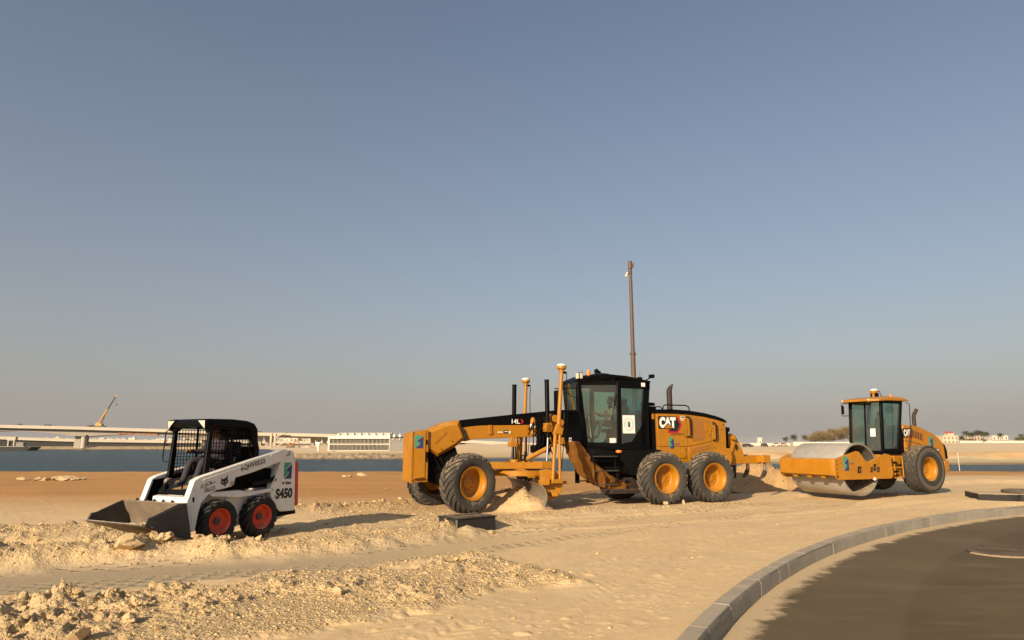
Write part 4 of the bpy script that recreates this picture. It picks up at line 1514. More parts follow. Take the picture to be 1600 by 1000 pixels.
    obj('handrail', MB().tube([(.98, .40, 2.60), (.95, .40, 2.69), (.30, .40, 2.70), (.24, .40, 2.64)], .016).tube([(.22, .40, 2.60), (.20, .40, 2.72), (.12, .40, 2.76), (-.62, .40, 2.76), (-.72, .40, 2.72), (-.76, .40, 2.58)], .018), K, g)
    # lettering on the enclosure: maker's plate
    bx, bz = .53, 1.96
    M0 = side_m(bx, .6245, bz)
    plate = decal_poly('maker_plate', rounded(-.035, .095, .60, .46, .035), 'decal_black', eng, M0)
    plate2 = decal_poly('maker_plate', [(.30, -.02), (.66, -.02), (.80, .22), (.68, .455), (.55, .46), (.55, .10), (.30, .10)], 'decal_red', eng, side_m(bx, .6240, bz))
    decal_poly('maker_plate', [(.36, .03), (.63, .03), (.73, .22), (.64, .40), (.55, .44), (.55, .10), (.36, .10)], 'decal_black', eng, side_m(bx, .6255, bz), t=.0035)
    decal_text('maker_letters', 'CAT', .585, .32, 'decal_white', plate, side_m(bx, .6285, bz + .118), bold=.075)
    decal_poly('maker_triangle', [(.12, .112), (.50, .112), (.31, .27)], 'decal_black', plate, side_m(bx, .6310, bz), t=.002)
    decal_poly('maker_triangle', [(.16, .118), (.46, .118), (.31, .245)], 'yellow_plain', plate, side_m(bx, .6335, bz), t=.002)
    decal_text('fleet_number', 'EQHV0514', .46, .085, 'decal_brown', eng, side_m(.12, .6245, 1.86), bold=.035)
    s_logo(eng, .165, .32, side_m(.205, .6245, 1.50))
    decal_text('company_name', '\u0633\u0627\u0644\u0643\u0648', .18, .05, 'decal_green', eng, side_m(.02, .6245, 1.70), bold=.02)
    decal_text('company_name', 'SALCO', .19, .05, 'decal_blue', eng, side_m(.02, .6245, 1.60), bold=.04)
    mb = MB(side_m(-.30, .6250, 2.37))
    mb.prism([(.07 * math.cos(t), .07 * math.sin(t)) for t in np.linspace(0, 6.1, 22)], 0, .003, 'z')
    lab = obj('round_label', mb, 'decal_white', eng, smooth=0)
    decal_poly('round_label_mark', [(-.05, .012), (-.035, .045), (0, .056), (.035, .045), (.05, .012), (.025, .0), (0, .02), (-.025, .0)], 'decal_black', lab, side_m(-.30, .6285, 2.37))
    decal_poly('round_label_mark', [(-.05, -.012), (.05, -.012), (.03, -.04), (0, -.05), (-.03, -.04)], 'yellow_plain', lab, side_m(-.30, .6285, 2.37))
    # ---- tandem cases, rear frame
    for s in (1, -1):
        obj('tandem_case', MB().prism([(1.12, .50), (1.16, .72), (1.0, .92), (-1.0, .92), (-1.16, .72), (-1.12, .50), (-.9, .44), (.9, .44)], s * .60, s * .82), Y, g, .02)
    obj('rear_axle', MB().cyl((0, -.62, .75), (0, .62, .75), .2).box(-.4, .4, -.35, .35, .55, 1.1), KM, g)
    obj('rear_bumper', MB().prism([(-1.85, .95), (-1.85, 1.50), (-2.06, 1.50), (-2.10, 1.20), (-2.0, .95)], -.62, .62), Y, g, .015)
    obj('rear_radiator', MB().box(-1.92, -2.12, -.48, .48, 1.15, 2.02), KM, g, .02)
    obj('rear_lamp', MB().box(-2.02, -2.14, .32, .50, 1.98, 2.10).prism([(-2.02, 2.06), (-2.02, 2.14), (-2.20, 2.12), (-2.20, 2.02)], .34, .46), KM, g, .008)
    # ---- ripper
    rp = obj('ripper_frame', MB().prism([(-2.05, .92), (-2.05, 1.12), (-2.22, 1.85), (-2.34, 1.95), (-2.52, 1.88), (-2.76, 1.45), (-2.82, 1.25), (-3.45, 1.29), (-3.60, 1.25), (-3.63, 1.08), (-3.45, 1.02), (-2.70, 1.04), (-2.36, 1.00), (-2.20, .84)], .24, .34), Y, g, .012)
    obj('ripper_frame', MB().prism([(-2.05, .92), (-2.05, 1.12), (-2.22, 1.85), (-2.34, 1.95), (-2.52, 1.88), (-2.76, 1.45), (-2.82, 1.25), (-3.45, 1.29), (-3.60, 1.25), (-3.63, 1.08), (-3.45, 1.02), (-2.70, 1.04), (-2.36, 1.00), (-2.20, .84)], -.34, -.24), Y, g, .012)
    obj('frame_slot', MB().prism([(-2.56, 1.42), (-2.50, 1.44), (-2.48, 1.58), (-2.54, 1.62), (-2.60, 1.52)], .341, .345), 'decal_black', rp)
    obj('ripper_beam', MB().box(-3.30, -3.60, -.95, .62, 1.06, 1.28), Y, g, .015)
    obj('ripper_link', MB().prism([(-2.10, .95), (-2.02, 1.0), (-2.34, 1.72), (-2.44, 1.68)], .36, .42).cyl((-2.38, .22, 1.80), (-2.38, .46, 1.80), .06), Y, g, .01)
    obj('ripper_cylinder', MB().cyl((-2.15, .05, 1.0), (-2.35, .05, 1.45), .06).cyl((-2.35, .05, 1.45), (-2.48, .05, 1.75), .035), KM, g)
    for yy in (.50, -.25, -.85):
        sh = obj('ripper_shank', MB().prism([(-3.42, 1.30), (-3.52, 1.30), (-3.53, .82), (-3.46, .68), (-3.40, .72), (-3.42, .86)], yy - .03, yy + .03), 'steel_worn', g, .004)
        obj('ripper_tip', MB().prism([(-3.51, .78), (-3.42, .84), (-3.26, .60), (-3.30, .57), (-3.44, .66)], yy - .045, yy + .045), 'steel_dark', sh, .004)
    obj('rear_bracket', MB().box(-2.16, -2.28, .42, .54, .62, 1.0), KM, g, .01)
    # ---- roof fittings, mirrors, lamps
    obj('beacon', MB().lathe([(.055, 3.52), (.055, 3.62), (.045, 3.67), (0, 3.675)], (2.72, .42, 0), (0, 0, 1), 18), 'amber', g)
    obj('beacon_post', MB().cyl((2.72, .42, 3.40), (2.72, .42, 3.53), .025).box(2.69, 2.75, .38, .46, 3.32, 3.36), KM, g)
    obj('roof_camera', MB().ball((2.42, .36, 3.66), .07).cyl((2.42, .36, 3.54), (2.42, .36, 3.62), .03).cyl((2.30, .38, 3.63), (2.36, .37, 3.65), .03), KM, g)
    obj('roof_rail', MB().tube([(2.85, .60, 3.42), (2.60, .60, 3.58), (2.2, .60, 3.57), (2.06, .62, 3.52), (2.04, .64, 3.36)], .012), K, g)
    wl = obj('work_light', MB().prism([(3.08, 3.40), (3.08, 3.58), (2.96, 3.60), (2.96, 3.40)], .34, .52), KM, g, .01)
    obj('work_light_lens', MB().box(3.082, 3.095, .36, .50, 3.42, 3.57).box(2.98, 3.06, .521, .532, 3.42, 3.57), 'lamp_lens', wl)
    obj('rear_work_light', MB().box(.72, .84, .62, .76, 3.50, 3.60).cyl((.90, .58, 3.44), (.80, .68, 3.52), .015), KM, g, .008)
    obj('whip_antenna', MB().cyl((.98, .4, 3.46), (.98, .4, 3.72), .006, .003).box(.94, 1.06, .34, .46, 3.46, 3.54), KM, g)
    mr = obj('mirror_arm', MB().tube([(3.06, .46, 3.28), (3.16, .60, 3.30), (3.34, .80, 3.22), (3.34, .82, 2.5), (3.26, .40, 2.42)], .016).tube([(3.34, .82, 3.12), (3.60, .86, 3.10), (4.02, .84, 3.08)], .013).tube([(3.34, .82, 2.86), (3.50, .86, 2.88), (3.66, .86, 3.0), (3.70, .86, 3.09)], .011), K, g)
    obj('mirror', MB().prism([(4.02, 2.48), (4.02, 3.02), (3.97, 3.04), (3.95, 2.48)], .78, 1.0), K, mr, .012)
    obj('mirror', MB().prism([(3.12, 2.55), (3.14, 3.02), (3.06, 3.06), (3.04, 2.55)], .46, .54), K, mr, .012)


grader()

op = person('person', 'grader operator in white shirt and blue jeans seated inside the glazed cab', (0, 0, 0), 0,
            dict(pelvis=(0, 0, 0), waist=(-.02, 0, .16), chest=(.0, 0, .36), neck=(.03, 0, .53), jaw=(.06, 0, .60), head=(.055, 0, .68), crown=(.04, 0, .77), nose=(.155, 0, .655),
                 sl=(.0, .17, .46), el=(.14, .24, .22), wl=(.36, .26, .24), hl=(.43, .26, .26), f1=(.48, .225, .255), f2=(.495, .25, .25), f3=(.49, .275, .25), f4=(.475, .295, .25), th=(.42, .215, .27),
                 sr=(.0, -.17, .46), er=(.16, -.24, .24), wr=(.40, -.20, .32), hr=(.47, -.19, .34), g1=(.51, -.155, .33), g2=(.53, -.18, .33), g3=(.525, -.20, .33), g4=(.51, -.225, .33), ti=(.455, -.145, .35),
                 pl=(.08, .10, .0), kl=(.46, .15, .08), al=(.58, .15, -.34), tl=(.76, .16, -.38), pr=(.08, -.10, .0), kr=(.46, -.15, .08), ar=(.60, -.15, -.34), tr=(.78, -.16, -.38)),
            dict(pelvis=.135, waist=.125, chest=(.13, .155), neck=.055, jaw=.075, head=.098, crown=.075, nose=.018, sl=.07, el=.048, wl=.034, hl=(.022, .038), f1=.010, f2=.010, f3=.010, f4=.009, th=.011,
                 sr=.07, er=.048, wr=.034, hr=(.022, .038), g1=.010, g2=.010, g3=.010, g4=.009, ti=.011, pl=.088, kl=.068, al=.05, tl=.042, pr=.088, kr=.068, ar=.05, tr=.042),
            [('pelvis', 'waist'), ('waist', 'chest'), ('chest', 'neck'), ('neck', 'jaw'), ('jaw', 'head'), ('head', 'crown'), ('head', 'nose'),
             ('chest', 'sl'), ('sl', 'el'), ('el', 'wl'), ('wl', 'hl'), ('hl', 'f1'), ('hl', 'f2'), ('hl', 'f3'), ('hl', 'f4'), ('wl', 'th'),
             ('chest', 'sr'), ('sr', 'er'), ('er', 'wr'), ('wr', 'hr'), ('hr', 'g1'), ('hr', 'g2'), ('hr', 'g3'), ('hr', 'g4'), ('wr', 'ti'),
             ('pelvis', 'pl'), ('pl', 'kl'), ('kl', 'al'), ('al', 'tl'), ('pelvis', 'pr'), ('pr', 'kr'), ('kr', 'ar'), ('ar', 'tr')],
            [(0, {'waist', 'chest', 'sl', 'el', 'sr', 'er'}), (1, {'pelvis', 'pl', 'kl', 'pr', 'kr', 'al', 'ar'}), (2, {'neck', 'jaw', 'head', 'crown', 'nose', 'wl', 'hl', 'f1', 'f2', 'f3', 'f4', 'th', 'wr', 'hr', 'g1', 'g2', 'g3', 'g4', 'ti'}), (3, {'tl', 'tr'})],
            ('shirt_white', 'jeans', 'skin', 'boots'))
op.location = Vector((4.456, 20.628, 0)) + Matrix.Rotation(math.pi + G_PHI, 3, 'Z') @ Vector((1.72, 0, 2.18))
op.rotation_euler = (0, 0, math.pi + G_PHI)
obj('hair', MB().ball((.02, 0, .715), (.105, .098, .10), 14, 8), 'hair', op)
# ================================================================ skid-steer loader
S_PHI = RAD(60.6)
S_LOC = Vector((-4.977, 12.758, .04))
SK = thing('skid_steer_loader', 'white skid-steer loader with orange rims, black cage cab and bucket full of soil', 'loader', S_LOC, math.pi + S_PHI)
ZOFF = .04


def skid():
    s_ = SK
    W, K, KM = 'white_paint', 'black_paint', 'black_matte'
    # wheels
    tm = tyre_mesh('tyre', .355, .235, .20, 15, -.42, .028, .55, .05, seg=44)
    rm = rim_mesh('rim', .205, .085, .055, .088, 8, br=.008)
    hm = hub_mesh('wheel', .058, -.25, .034)
    for x in (.865, .0):
        add_wheel(s_, (tm, rm, hm), ('rubber_black', 'red_rim', 'steel_dark'), (x, .575, .385), spin=.4 + x)
        add_wheel(s_, (tm, rm, hm), ('rubber_black', 'red_rim', 'steel_dark'), (x, -.575, .385), mirror=True, spin=x)
    # main frame between the wheels
    obj('chassis', MB().prism([(1.30, .30), (1.34, .62), (1.20, .82), (-.30, .84), (-.80, .80), (-.80, .34), (-.55, .26), (1.05, .24)], -.43, .43), W, s_, .012)
    obj('fender', MB().prism([(1.05, .83), (.95, .855), (.45, .86), (.25, .82), (-.28, .86), (-.28, .80), (.20, .755), (.45, .74), (1.0, .79)], .43, .60), W, s_, .006)
    obj('fender', MB().prism([(1.05, .83), (.95, .855), (.45, .86), (.25, .82), (-.28, .86), (-.28, .80), (.20, .755), (.45, .74), (1.0, .79)], -.60, -.43), W, s_, .006)
    obj('side_plate', MB().prism([(.62, .30), (.62, .74), (.46, .76), (.26, .74), (.24, .30)], .43, .45), W, s_, .004)
    # engine compartment
    eng = obj('engine_cover', MB().prism([(.05, .84), (.05, 1.50), (-.30, 1.545), (-.62, 1.50), (-.76, 1.30), (-.78, .84)], -.42, .42), W, s_, .025)
    obj('side_vent', MB().prism([(.64, .865), (.62, 1.08), (.06, 1.19), (-.10, 1.22), (-.34, 1.20), (-.29, .87)], .42, .455), KM, eng, .006)
    for k in range(6):
        obj('vent_louvre', MB().box(-.27, .03, .455, .467, .985 + .03 * k, .997 + .03 * k), K, eng)
    # rear uprights, tailgate and lamp strips
    up = [(-.50, 1.50), (-.60, 1.535), (-.70, 1.50), (-.765, 1.38), (-.81, .46), (-.79, .42), (-.46, .43), (-.27, .60), (-.22, .80), (-.235, .90), (-.31, 1.05), (-.42, 1.30)]
    for y0, y1 in ((.46, .60), (-.60, -.46)):
        obj('rear_upright', MB().prism(up, y0, y1), W, s_, .012)
    obj('tailgate', MB().prism([(-.78, .44), (-.74, 1.32), (-.86, 1.28), (-.90, .52), (-.86, .44)], -.46, .46), W, s_, .02)
    obj('rear_bumper', MB().prism([(-.812, .50), (-.775, 1.33), (-.845, 1.30), (-.885, .55), (-.87, .50)], .50, .60), 'red_paint', s_, .01)
    obj('rear_bumper', MB().prism([(-.812, .50), (-.775, 1.33), (-.845, 1.30), (-.885, .55), (-.87, .50)], -.60, -.50), 'red_paint', s_, .01)
    obj('belly_guard', MB().prism([(-.86, .36), (-.84, .44), (-.40, .44), (-.40, .34)], -.55, .58), KM, s_, .01)
    # lift arms
    arm_top = [(-.545, 1.535), (-.46, 1.555), (1.26, 1.115), (1.345, 1.075), (1.37, 1.04), (1.475, .72), (1.47, .40), (1.40, .26), (1.28, .27), (1.235, .55), (1.20, .70), (1.08, .82), (.93, .885), (.78, .905), (.64, .935), (.60, .95), (.57, 1.075), (.24, 1.145), (-.10, 1.235), (-.43, 1.325), (-.53, 1.40)]
    for y0, y1, nm in ((.50, .615, 1), (-.615, -.50, -1)):
        a = obj('lift_arm', MB().prism(arm_top, y0, y1), W, s_, .014)
        yo = y1 if nm > 0 else y0
        obj('arm_rib', MB().prism([(-.36, 1.515), (-.14, 1.455), (-.16, 1.42), (-.30, 1.455)], yo - .004, yo + .010).prism([(.40, 1.275), (1.20, 1.075), (1.20, 1.055), (.40, 1.255)], yo - .004, yo + .010), W, a, .004)
        obj('pivot_pin', MB().cyl((-.555, y0 - .02, 1.465), (-.555, y1 + .022, 1.465), .045).cyl((-.555, y1 + .02, 1.465), (-.555, y1 + .035, 1.465), .022), 'steel_worn', a)
        obj('arm_pin', MB().cyl((.635, y0 - .01, .985), (.635, y1 + .02, .985), .032).cyl((1.22, y0 - .01, .965), (1.22, y1 + .012, .965), .035), 'steel_worn', a)
        # front edge wear strip and oval slot
        if nm > 0:
            obj('slot', MB().prism([(1.375, .78), (1.36, .81), (1.335, .80), (1.33, .74), (1.345, .715), (1.365, .73)], .615, .618), 'decal_black', a)
        cyl = obj('lift_cylinder', MB().cyl((.20, (y0 + y1) / 2, .955), (-.26, (y0 + y1) / 2, 1.005), .045).cyl((-.26, (y0 + y1) / 2, 1.005), (-.42, (y0 + y1) / 2, 1.12), .026), K, s_)
        obj('cylinder_pin', MB().cyl((-.30, y0, 1.0), (-.30, y1 + .01, 1.0), .03), 'steel_worn', cyl)
    # arm to arm cross tube and inner dark faces with tilt cylinders
    obj('cross_member', MB().prism([(1.45, .60), (1.45, .795), (1.36, .815), (1.31, .80), (1.33, .60)], -.30, .50), W, s_, .012)
    obj('cross_tube', MB().cyl((1.30, -.5, .48), (1.30, .5, .48), .07), KM, s_)
    for y in (-.36, .30):
        tc = obj('tilt_cylinder', MB().cyl((1.16, y, .98), (1.36, y, .62), .045).cyl((1.36, y, .62), (1.44, y, .44), .026), KM, s_)
        obj('cylinder_eye', MB().cyl((1.14, y - .05, 1.01), (1.14, y + .05, 1.01), .06), 'steel_worn', tc)
    obj('inner_arm_plate', MB().prism([(1.33, 1.05), (1.43, .72), (1.43, .45), (1.22, .45), (1.10, .95), (1.05, 1.08)], -.50, -.485), KM, s_)
    mb = MB()
    for k in range(4):
        mb.tube([(1.08 + .03 * k, -.42 + .03 * k, 1.05), (1.2 + .02 * k, -.40 + .04 * k, .92), (1.26, -.34 + .03 * k, .75), (1.30, -.30 + .03 * k, .60)], .014, 6)
    obj('hydraulic_hose', mb, KM, s_)
    # quick-attach plate
    obj('attach_plate', MB().prism([(1.46, .22), (1.55, .60), (1.50, .62), (1.42, .24)], -.52, .52), KM, s_, .006)
    # ---- bucket
    bw = .735
    bp = [(1.46, .165), (1.44, .24), (1.53, .50), (1.60, .585), (1.55, .70), (1.60, .735), (1.68, .725), (1.665, .70), (1.625, .585), (1.565, .50), (1.485, .26), (1.50, .205), (2.22, .455), (2.225, .44)]
    b = obj('bucket', MB().prism(bp, -bw, bw), 'bucket_dusty', s_, .004)
    side = [(1.44, .17), (1.44, .25), (1.56, .735), (1.70, .73), (2.10, .575), (2.17, .565), (2.225, .45), (2.22, .435)]
    for sgn in (1, -1):
        y = sgn * bw
        p = obj('bucket_side', MB().prism(side, y - .009, y + .009), 'steel_dark', b, .003)
        obj('side_cutter', MB().prism([(2.10, .56), (2.175, .57), (2.235, .445), (2.14, .415)], y + sgn * .009, y + sgn * .022), 'steel_dark', p, .003)
        obj('side_rib', MB().prism([(1.58, .70), (1.60, .735), (2.09, .565), (2.08, .535)], y + sgn * .009, y + sgn * .020).prism([(1.46, .18), (1.47, .24), (2.05, .43), (2.10, .40)], y + sgn * .009, y + sgn * .022), 'steel_dark', p, .003)
    obj('wear_edge', MB().prism([(2.05, .40), (2.05, .414), (2.27, .478), (2.275, .465)], -bw - .01, bw + .01), 'steel_worn', b, .002)
    for k in range(5):
        y = -.46 + .23 * k
        obj('gusset', MB().prism([(1.56, .735), (1.62, .775), (1.64, .735)], y - .008, y + .008), 'steel_dark', b)
    # ---- cab: rollover cage
    cy = .46
    def post(pts, y, r=.032):
        return MB().tube([(x, y, z) for x, z in pts], r, 8)
    for sgn in (1, -1):
        y = sgn * cy
        obj('front_post', MB().prism([(1.00, 1.95), (1.05, 1.95), (1.105, 1.13), (1.22, .86), (1.16, .84), (1.03, 1.10), (.985, 1.45)], y - .03, y + .03), K, s_, .01)
        obj('rear_post', MB().prism([(.12, 1.98), (.22, 1.98), (.17, 1.72), (.10, 1.58), (.10, 1.30), (.0, 1.30), (.0, 1.56)], y - .03, y + .03), K, s_, .01)
        obj('sill_rail', MB().prism([(1.10, 1.10), (1.10, 1.04), (.0, 1.20), (.0, 1.28)], y - .025, y + .025), K, s_, .008)
        # woven side screen
        mb = MB()
        nx, nz = 15, 14
        for i in range(nx):
            x = .18 + (1.0 - .18) * i / (nx - 1)
            mb.box(x - .0045, x + .0045, y - .004, y + .004, 1.08 + .15 * (1 - (x - .18) / .82), 1.90)
        for k in range(nz):
            z = 1.14 + (1.88 - 1.14) * k / (nz - 1)
            mb.box(.16, 1.02, y - .004, y + .004, z - .0045, z + .0045)
        sc_ = obj('side_screen', mb, KM, s_, smooth=0)
        obj('screen_frame', MB().tube([(.20, y, 1.26), (.20, y, 1.86), (.30, y, 1.92), (.90, y, 1.92), (.99, y, 1.85), (1.0, y, 1.16)], .015, 6).box(.56, .60, y - .008, y + .008, 1.16, 1.92), K, sc_)
    # canopy
    rf = [(1.12, 1.92), (1.14, 2.02), (1.08, 2.06), (.60, 2.065), (.30, 2.045), (.14, 2.0), (.06, 1.90), (.04, 1.72), (.10, 1.72), (.14, 1.88), (.30, 1.93), (.95, 1.94)]
    roof = obj('canopy', MB().prism(rf, -.50, .50), K, s_, .025, seg=3)
    # arched front header
    hd = [(-.50, 1.86), (-.50, 2.0), (.50, 2.0), (.50, 1.86), (.43, 1.82), (.36, 1.90), (.24, 1.94), (-.24, 1.94), (-.36, 1.90), (-.43, 1.82)]
    obj('front_header', MB().prism(hd, 1.00, 1.08, 'x'), K, s_, .01)
    for sgn in (1, -1):
        lh = obj('front_lamp', MB().loft([(1.06, sgn * .29, 2.055), (1.06, sgn * .50, 2.055), (1.06, sgn * .49, 1.86), (1.06, sgn * .40, 1.93)], [(1.155, sgn * .30, 2.045), (1.155, sgn * .495, 2.045), (1.14, sgn * .485, 1.88), (1.15, sgn * .41, 1.94)]), K, roof, .01)
        obj('lamp_lens', MB().loft([(1.156, sgn * .315, 2.03), (1.156, sgn * .485, 2.03), (1.142, sgn * .475, 1.895), (1.151, sgn * .415, 1.95)], [(1.166, sgn * .315, 2.03), (1.166, sgn * .485, 2.03), (1.152, sgn * .475, 1.895), (1.161, sgn * .415, 1.95)]), 'lamp_lens', lh, .004)
    obj('rear_screen', MB().box(.06, .09, -.46, .46, 1.30, 1.60), K, s_)
    mb = MB()
    for i in range(12):
        mb.box(.08, .086, -.44 + .08 * i, -.434 + .08 * i, 1.6, 1.9)
    for k in range(5):
        mb.box(.08, .086, -.45, .45, 1.62 + .06 * k, 1.626 + .06 * k)
    obj('rear_mesh', mb, KM, s_, smooth=0)
    # mirror loop on the far post
    obj('mirror_loop', MB().tube([(1.06, -.49, 1.86), (1.10, -.56, 1.88), (1.11, -.60, 1.84), (1.12, -.61, 1.40), (1.11, -.59, 1.34), (1.08, -.52, 1.34)], .010, 6), K, s_)
    # foot well and floor
    obj('foot_well', MB().prism([(1.20, .80), (1.20, .88), (1.05, .86), (.2, .86), (.2, .80)], -.43, .43).prism([(1.16, .84), (1.22, .84), (1.10, 1.06), (1.06, 1.06)], -.46, -.40).prism([(1.16, .84), (1.22, .84), (1.10, 1.06), (1.06, 1.06)], .40, .46), KM, s_, .008)
    obj('front_sill', MB().prism([(1.16, .80), (1.26, .82), (1.24, .90), (1.16, .88)], -.46, .46), 'black_matte', s_, .01)
    st = obj('driver_seat', MB().box(.22, .66, -.24, .24, 1.08, 1.22).prism([(.36, 1.20), (.26, 1.68), (.16, 1.68), (.22, 1.2)], -.23, .23).box(.2, .6, -.3, .3, .86, 1.09), 'seat_vinyl', s_, .03)
    for sgn in (1, -1):
        lv = obj('control_lever', MB().tube([(.92, sgn * .30, .88), (.90, sgn * .30, 1.15), (.86, sgn * .27, 1.32)], .014, 6), KM, s_)
        obj('lever_grip', MB().ball((.855, sgn * .265, 1.35), (.035, .03, .05)), K, lv)
    obj('lap_bar', MB().tube([(.30, .38, 1.5), (.70, .36, 1.34), (.76, .30, 1.30), (.76, -.30, 1.30), (.70, -.36, 1.34), (.30, -.38, 1.5)], .018, 8), KM, s_)
    # ---- lettering
    decal_text('fleet_number', 'EQHV0533', .52, .105, 'decal_black', s_, side_m(.46, .617, 1.165, RAD(14)), bold=.022)
    decal_text('model_number', 'S450', .40, .185, 'decal_black', s_, side_m(-.33, .602, .655, RAD(0)), bold=.05)
    decal_text('maker_name', 'Bobcat', .13, .055, 'decal_black', s_, side_m(-.55, .602, .905), bold=.06)
    decal_poly('maker_mark', [(0, 0), (.02, .01), (.05, .0), (.045, .03), (.055, .05), (.03, .04), (.005, .055), (.012, .03)], 'decal_black', s_, side_m(-.47, .602, .908))
    decal_text('company_name', 'SALCO', .20, .068, 'decal_black', s_, side_m(1.155, .617, .86, RAD(10)), bold=.015)
    # Arabic name, drawn as joined strokes
    mb = MB(side_m(1.16, .618, .955, RAD(12)))
    def stroke(p, r=.0055):
        mb.tube([(x, y, 0) for x, y in p], r, 4)
    stroke([(.20, .035), (.19, .02), (.178, .03), (.165, .018), (.155, .03), (.142, .012), (.12, .012), (.118, .06)])
    stroke([(.105, .065), (.105, .015), (.085, .010), (.05, .012), (.045, .035), (.075, .06)])
    stroke([(.03, .03), (.018, .038), (.012, .025), (.025, .018), (.03, .0), (.01, -.015), (-.005, -.018)])
    obj('company_name', mb, 'decal_black', s_)
    obj('rivet_washer', MB().cyl((1.22, .615, .965), (1.22, .622, .965), .032, n=18), 'decal_white', s_)
    # wild-cat head emblem (angular silhouette with eye slits)
    M = side_m(.86, .617, .955, RAD(8))
    cat = [(.02, .13), (.045, .10), (.085, .105), (.125, .125), (.145, .16), (.142, .09), (.15, .055), (.155, .035), (.135, .03), (.125, .01), (.10, .0), (.09, -.022), (.07, -.022), (.062, .0), (.035, .01), (.025, .03), (.0, .035), (.012, .06), (.015, .09)]
    decal_poly('maker_emblem', cat, 'decal_black', s_, M)
    for ex in ([(.035, .06), (.065, .05), (.06, .042), (.04, .045)], [(.12, .062), (.09, .05), (.095, .042), (.118, .048)], [(.07, .012), (.085, .012), (.078, .0)]):
        decal_poly('maker_emblem', ex, 'decal_white', s_, side_m(.86, .6195, .955, RAD(8)))
    s_logo(s_, .185, .295, side_m(-.50, .602, 1.005))
    # brake-line streak on the upright
    obj('rubber_seal', MB().tube([(-.43, .604, 1.48), (-.40, .606, 1.30), (-.33, .606, 1.12), (-.26, .606, .98)], .006, 5), 'decal_white', s_)


skid()
ZOFF = 0.0

SR = Matrix.Rotation(math.pi + S_PHI, 3, 'Z')
op2 = person('person', 'loader operator in dark work clothes and black cap sitting inside the cage cab', (0, 0, 0), 0,
             dict(pelvis=(0, 0, 0), waist=(.0, 0, .15), chest=(.03, .02, .34), neck=(.09, .03, .50), jaw=(.15, .035, .55), head=(.145, .035, .63), crown=(.12, .03, .72), nose=(.245, .04, .60),
                  sl=(.03, .19, .43), el=(.16, .28, .20), wl=(.36, .27, .20), hl=(.43, .26, .215), f1=(.475, .225, .21), f2=(.49, .25, .205), f3=(.485, .272, .205), f4=(.47, .292, .205), th=(.42, .215, .23),
                  sr=(.03, -.16, .43), er=(.18, -.24, .20), wr=(.38, -.25, .20), hr=(.45, -.25, .215), g1=(.49, -.215, .21), g2=(.505, -.24, .205), g3=(.50, -.262, .205), g4=(.49, -.285, .205), ti=(.44, -.205, .23),
                  pl=(.08, .10, .0), kl=(.44, .16, .06), al=(.56, .16, -.30), tl=(.70, .17, -.33), pr=(.08, -.10, .0), kr=(.44, -.16, .06), ar=(.56, -.16, -.30), tr=(.70, -.17, -.33)),
             dict(pelvis=.145, waist=.14, chest=(.14, .165), neck=.058, jaw=.075, head=.098, crown=.075, nose=.018, sl=.075, el=.055, wl=.036, hl=(.022, .038), f1=.010, f2=.010, f3=.010, f4=.009, th=.011,
                  sr=.075, er=.055, wr=.036, hr=(.022, .038), g1=.010, g2=.010, g3=.010, g4=.009, ti=.011, pl=.092, kl=.072, al=.055, tl=.045, pr=.092, kr=.072, ar=.055, tr=.045),
             [('pelvis', 'waist'), ('waist', 'chest'), ('chest', 'neck'), ('neck', 'jaw'), ('jaw', 'head'), ('head', 'crown'), ('head', 'nose'),
              ('chest', 'sl'), ('sl', 'el'), ('el', 'wl'), ('wl', 'hl'), ('hl', 'f1'), ('hl', 'f2'), ('hl', 'f3'), ('hl', 'f4'), ('wl', 'th'),
              ('chest', 'sr'), ('sr', 'er'), ('er', 'wr'), ('wr', 'hr'), ('hr', 'g1'), ('hr', 'g2'), ('hr', 'g3'), ('hr', 'g4'), ('wr', 'ti'),
              ('pelvis', 'pl'), ('pl', 'kl'), ('kl', 'al'), ('al', 'tl'), ('pelvis', 'pr'), ('pr', 'kr'), ('kr', 'ar'), ('ar', 'tr')],
             [(0, {'pelvis', 'waist', 'chest', 'sl', 'el', 'sr', 'er', 'pl', 'kl', 'pr', 'kr', 'al', 'ar', 'wl', 'wr'}), (1, {'neck', 'jaw', 'head', 'crown', 'nose', 'hl', 'f1', 'f2', 'f3', 'f4', 'th', 'hr', 'g1', 'g2', 'g3', 'g4', 'ti'}), (2, {'tl', 'tr'})],
             ('coverall_dark', 'skin', 'boots'))
op2.location = S_LOC + SR @ Vector((.50, .06, 1.27))
op2.rotation_euler = (0, 0, math.pi + S_PHI)
obj('cap', MB().ball((.125, .03, .675), (.108, .102, .085), 14, 8).prism([(.20, -.05), (.30, -.04), (.31, .035), (.30, .11), (.20, .12)], .665, .675, 'z'), 'hair', op2)


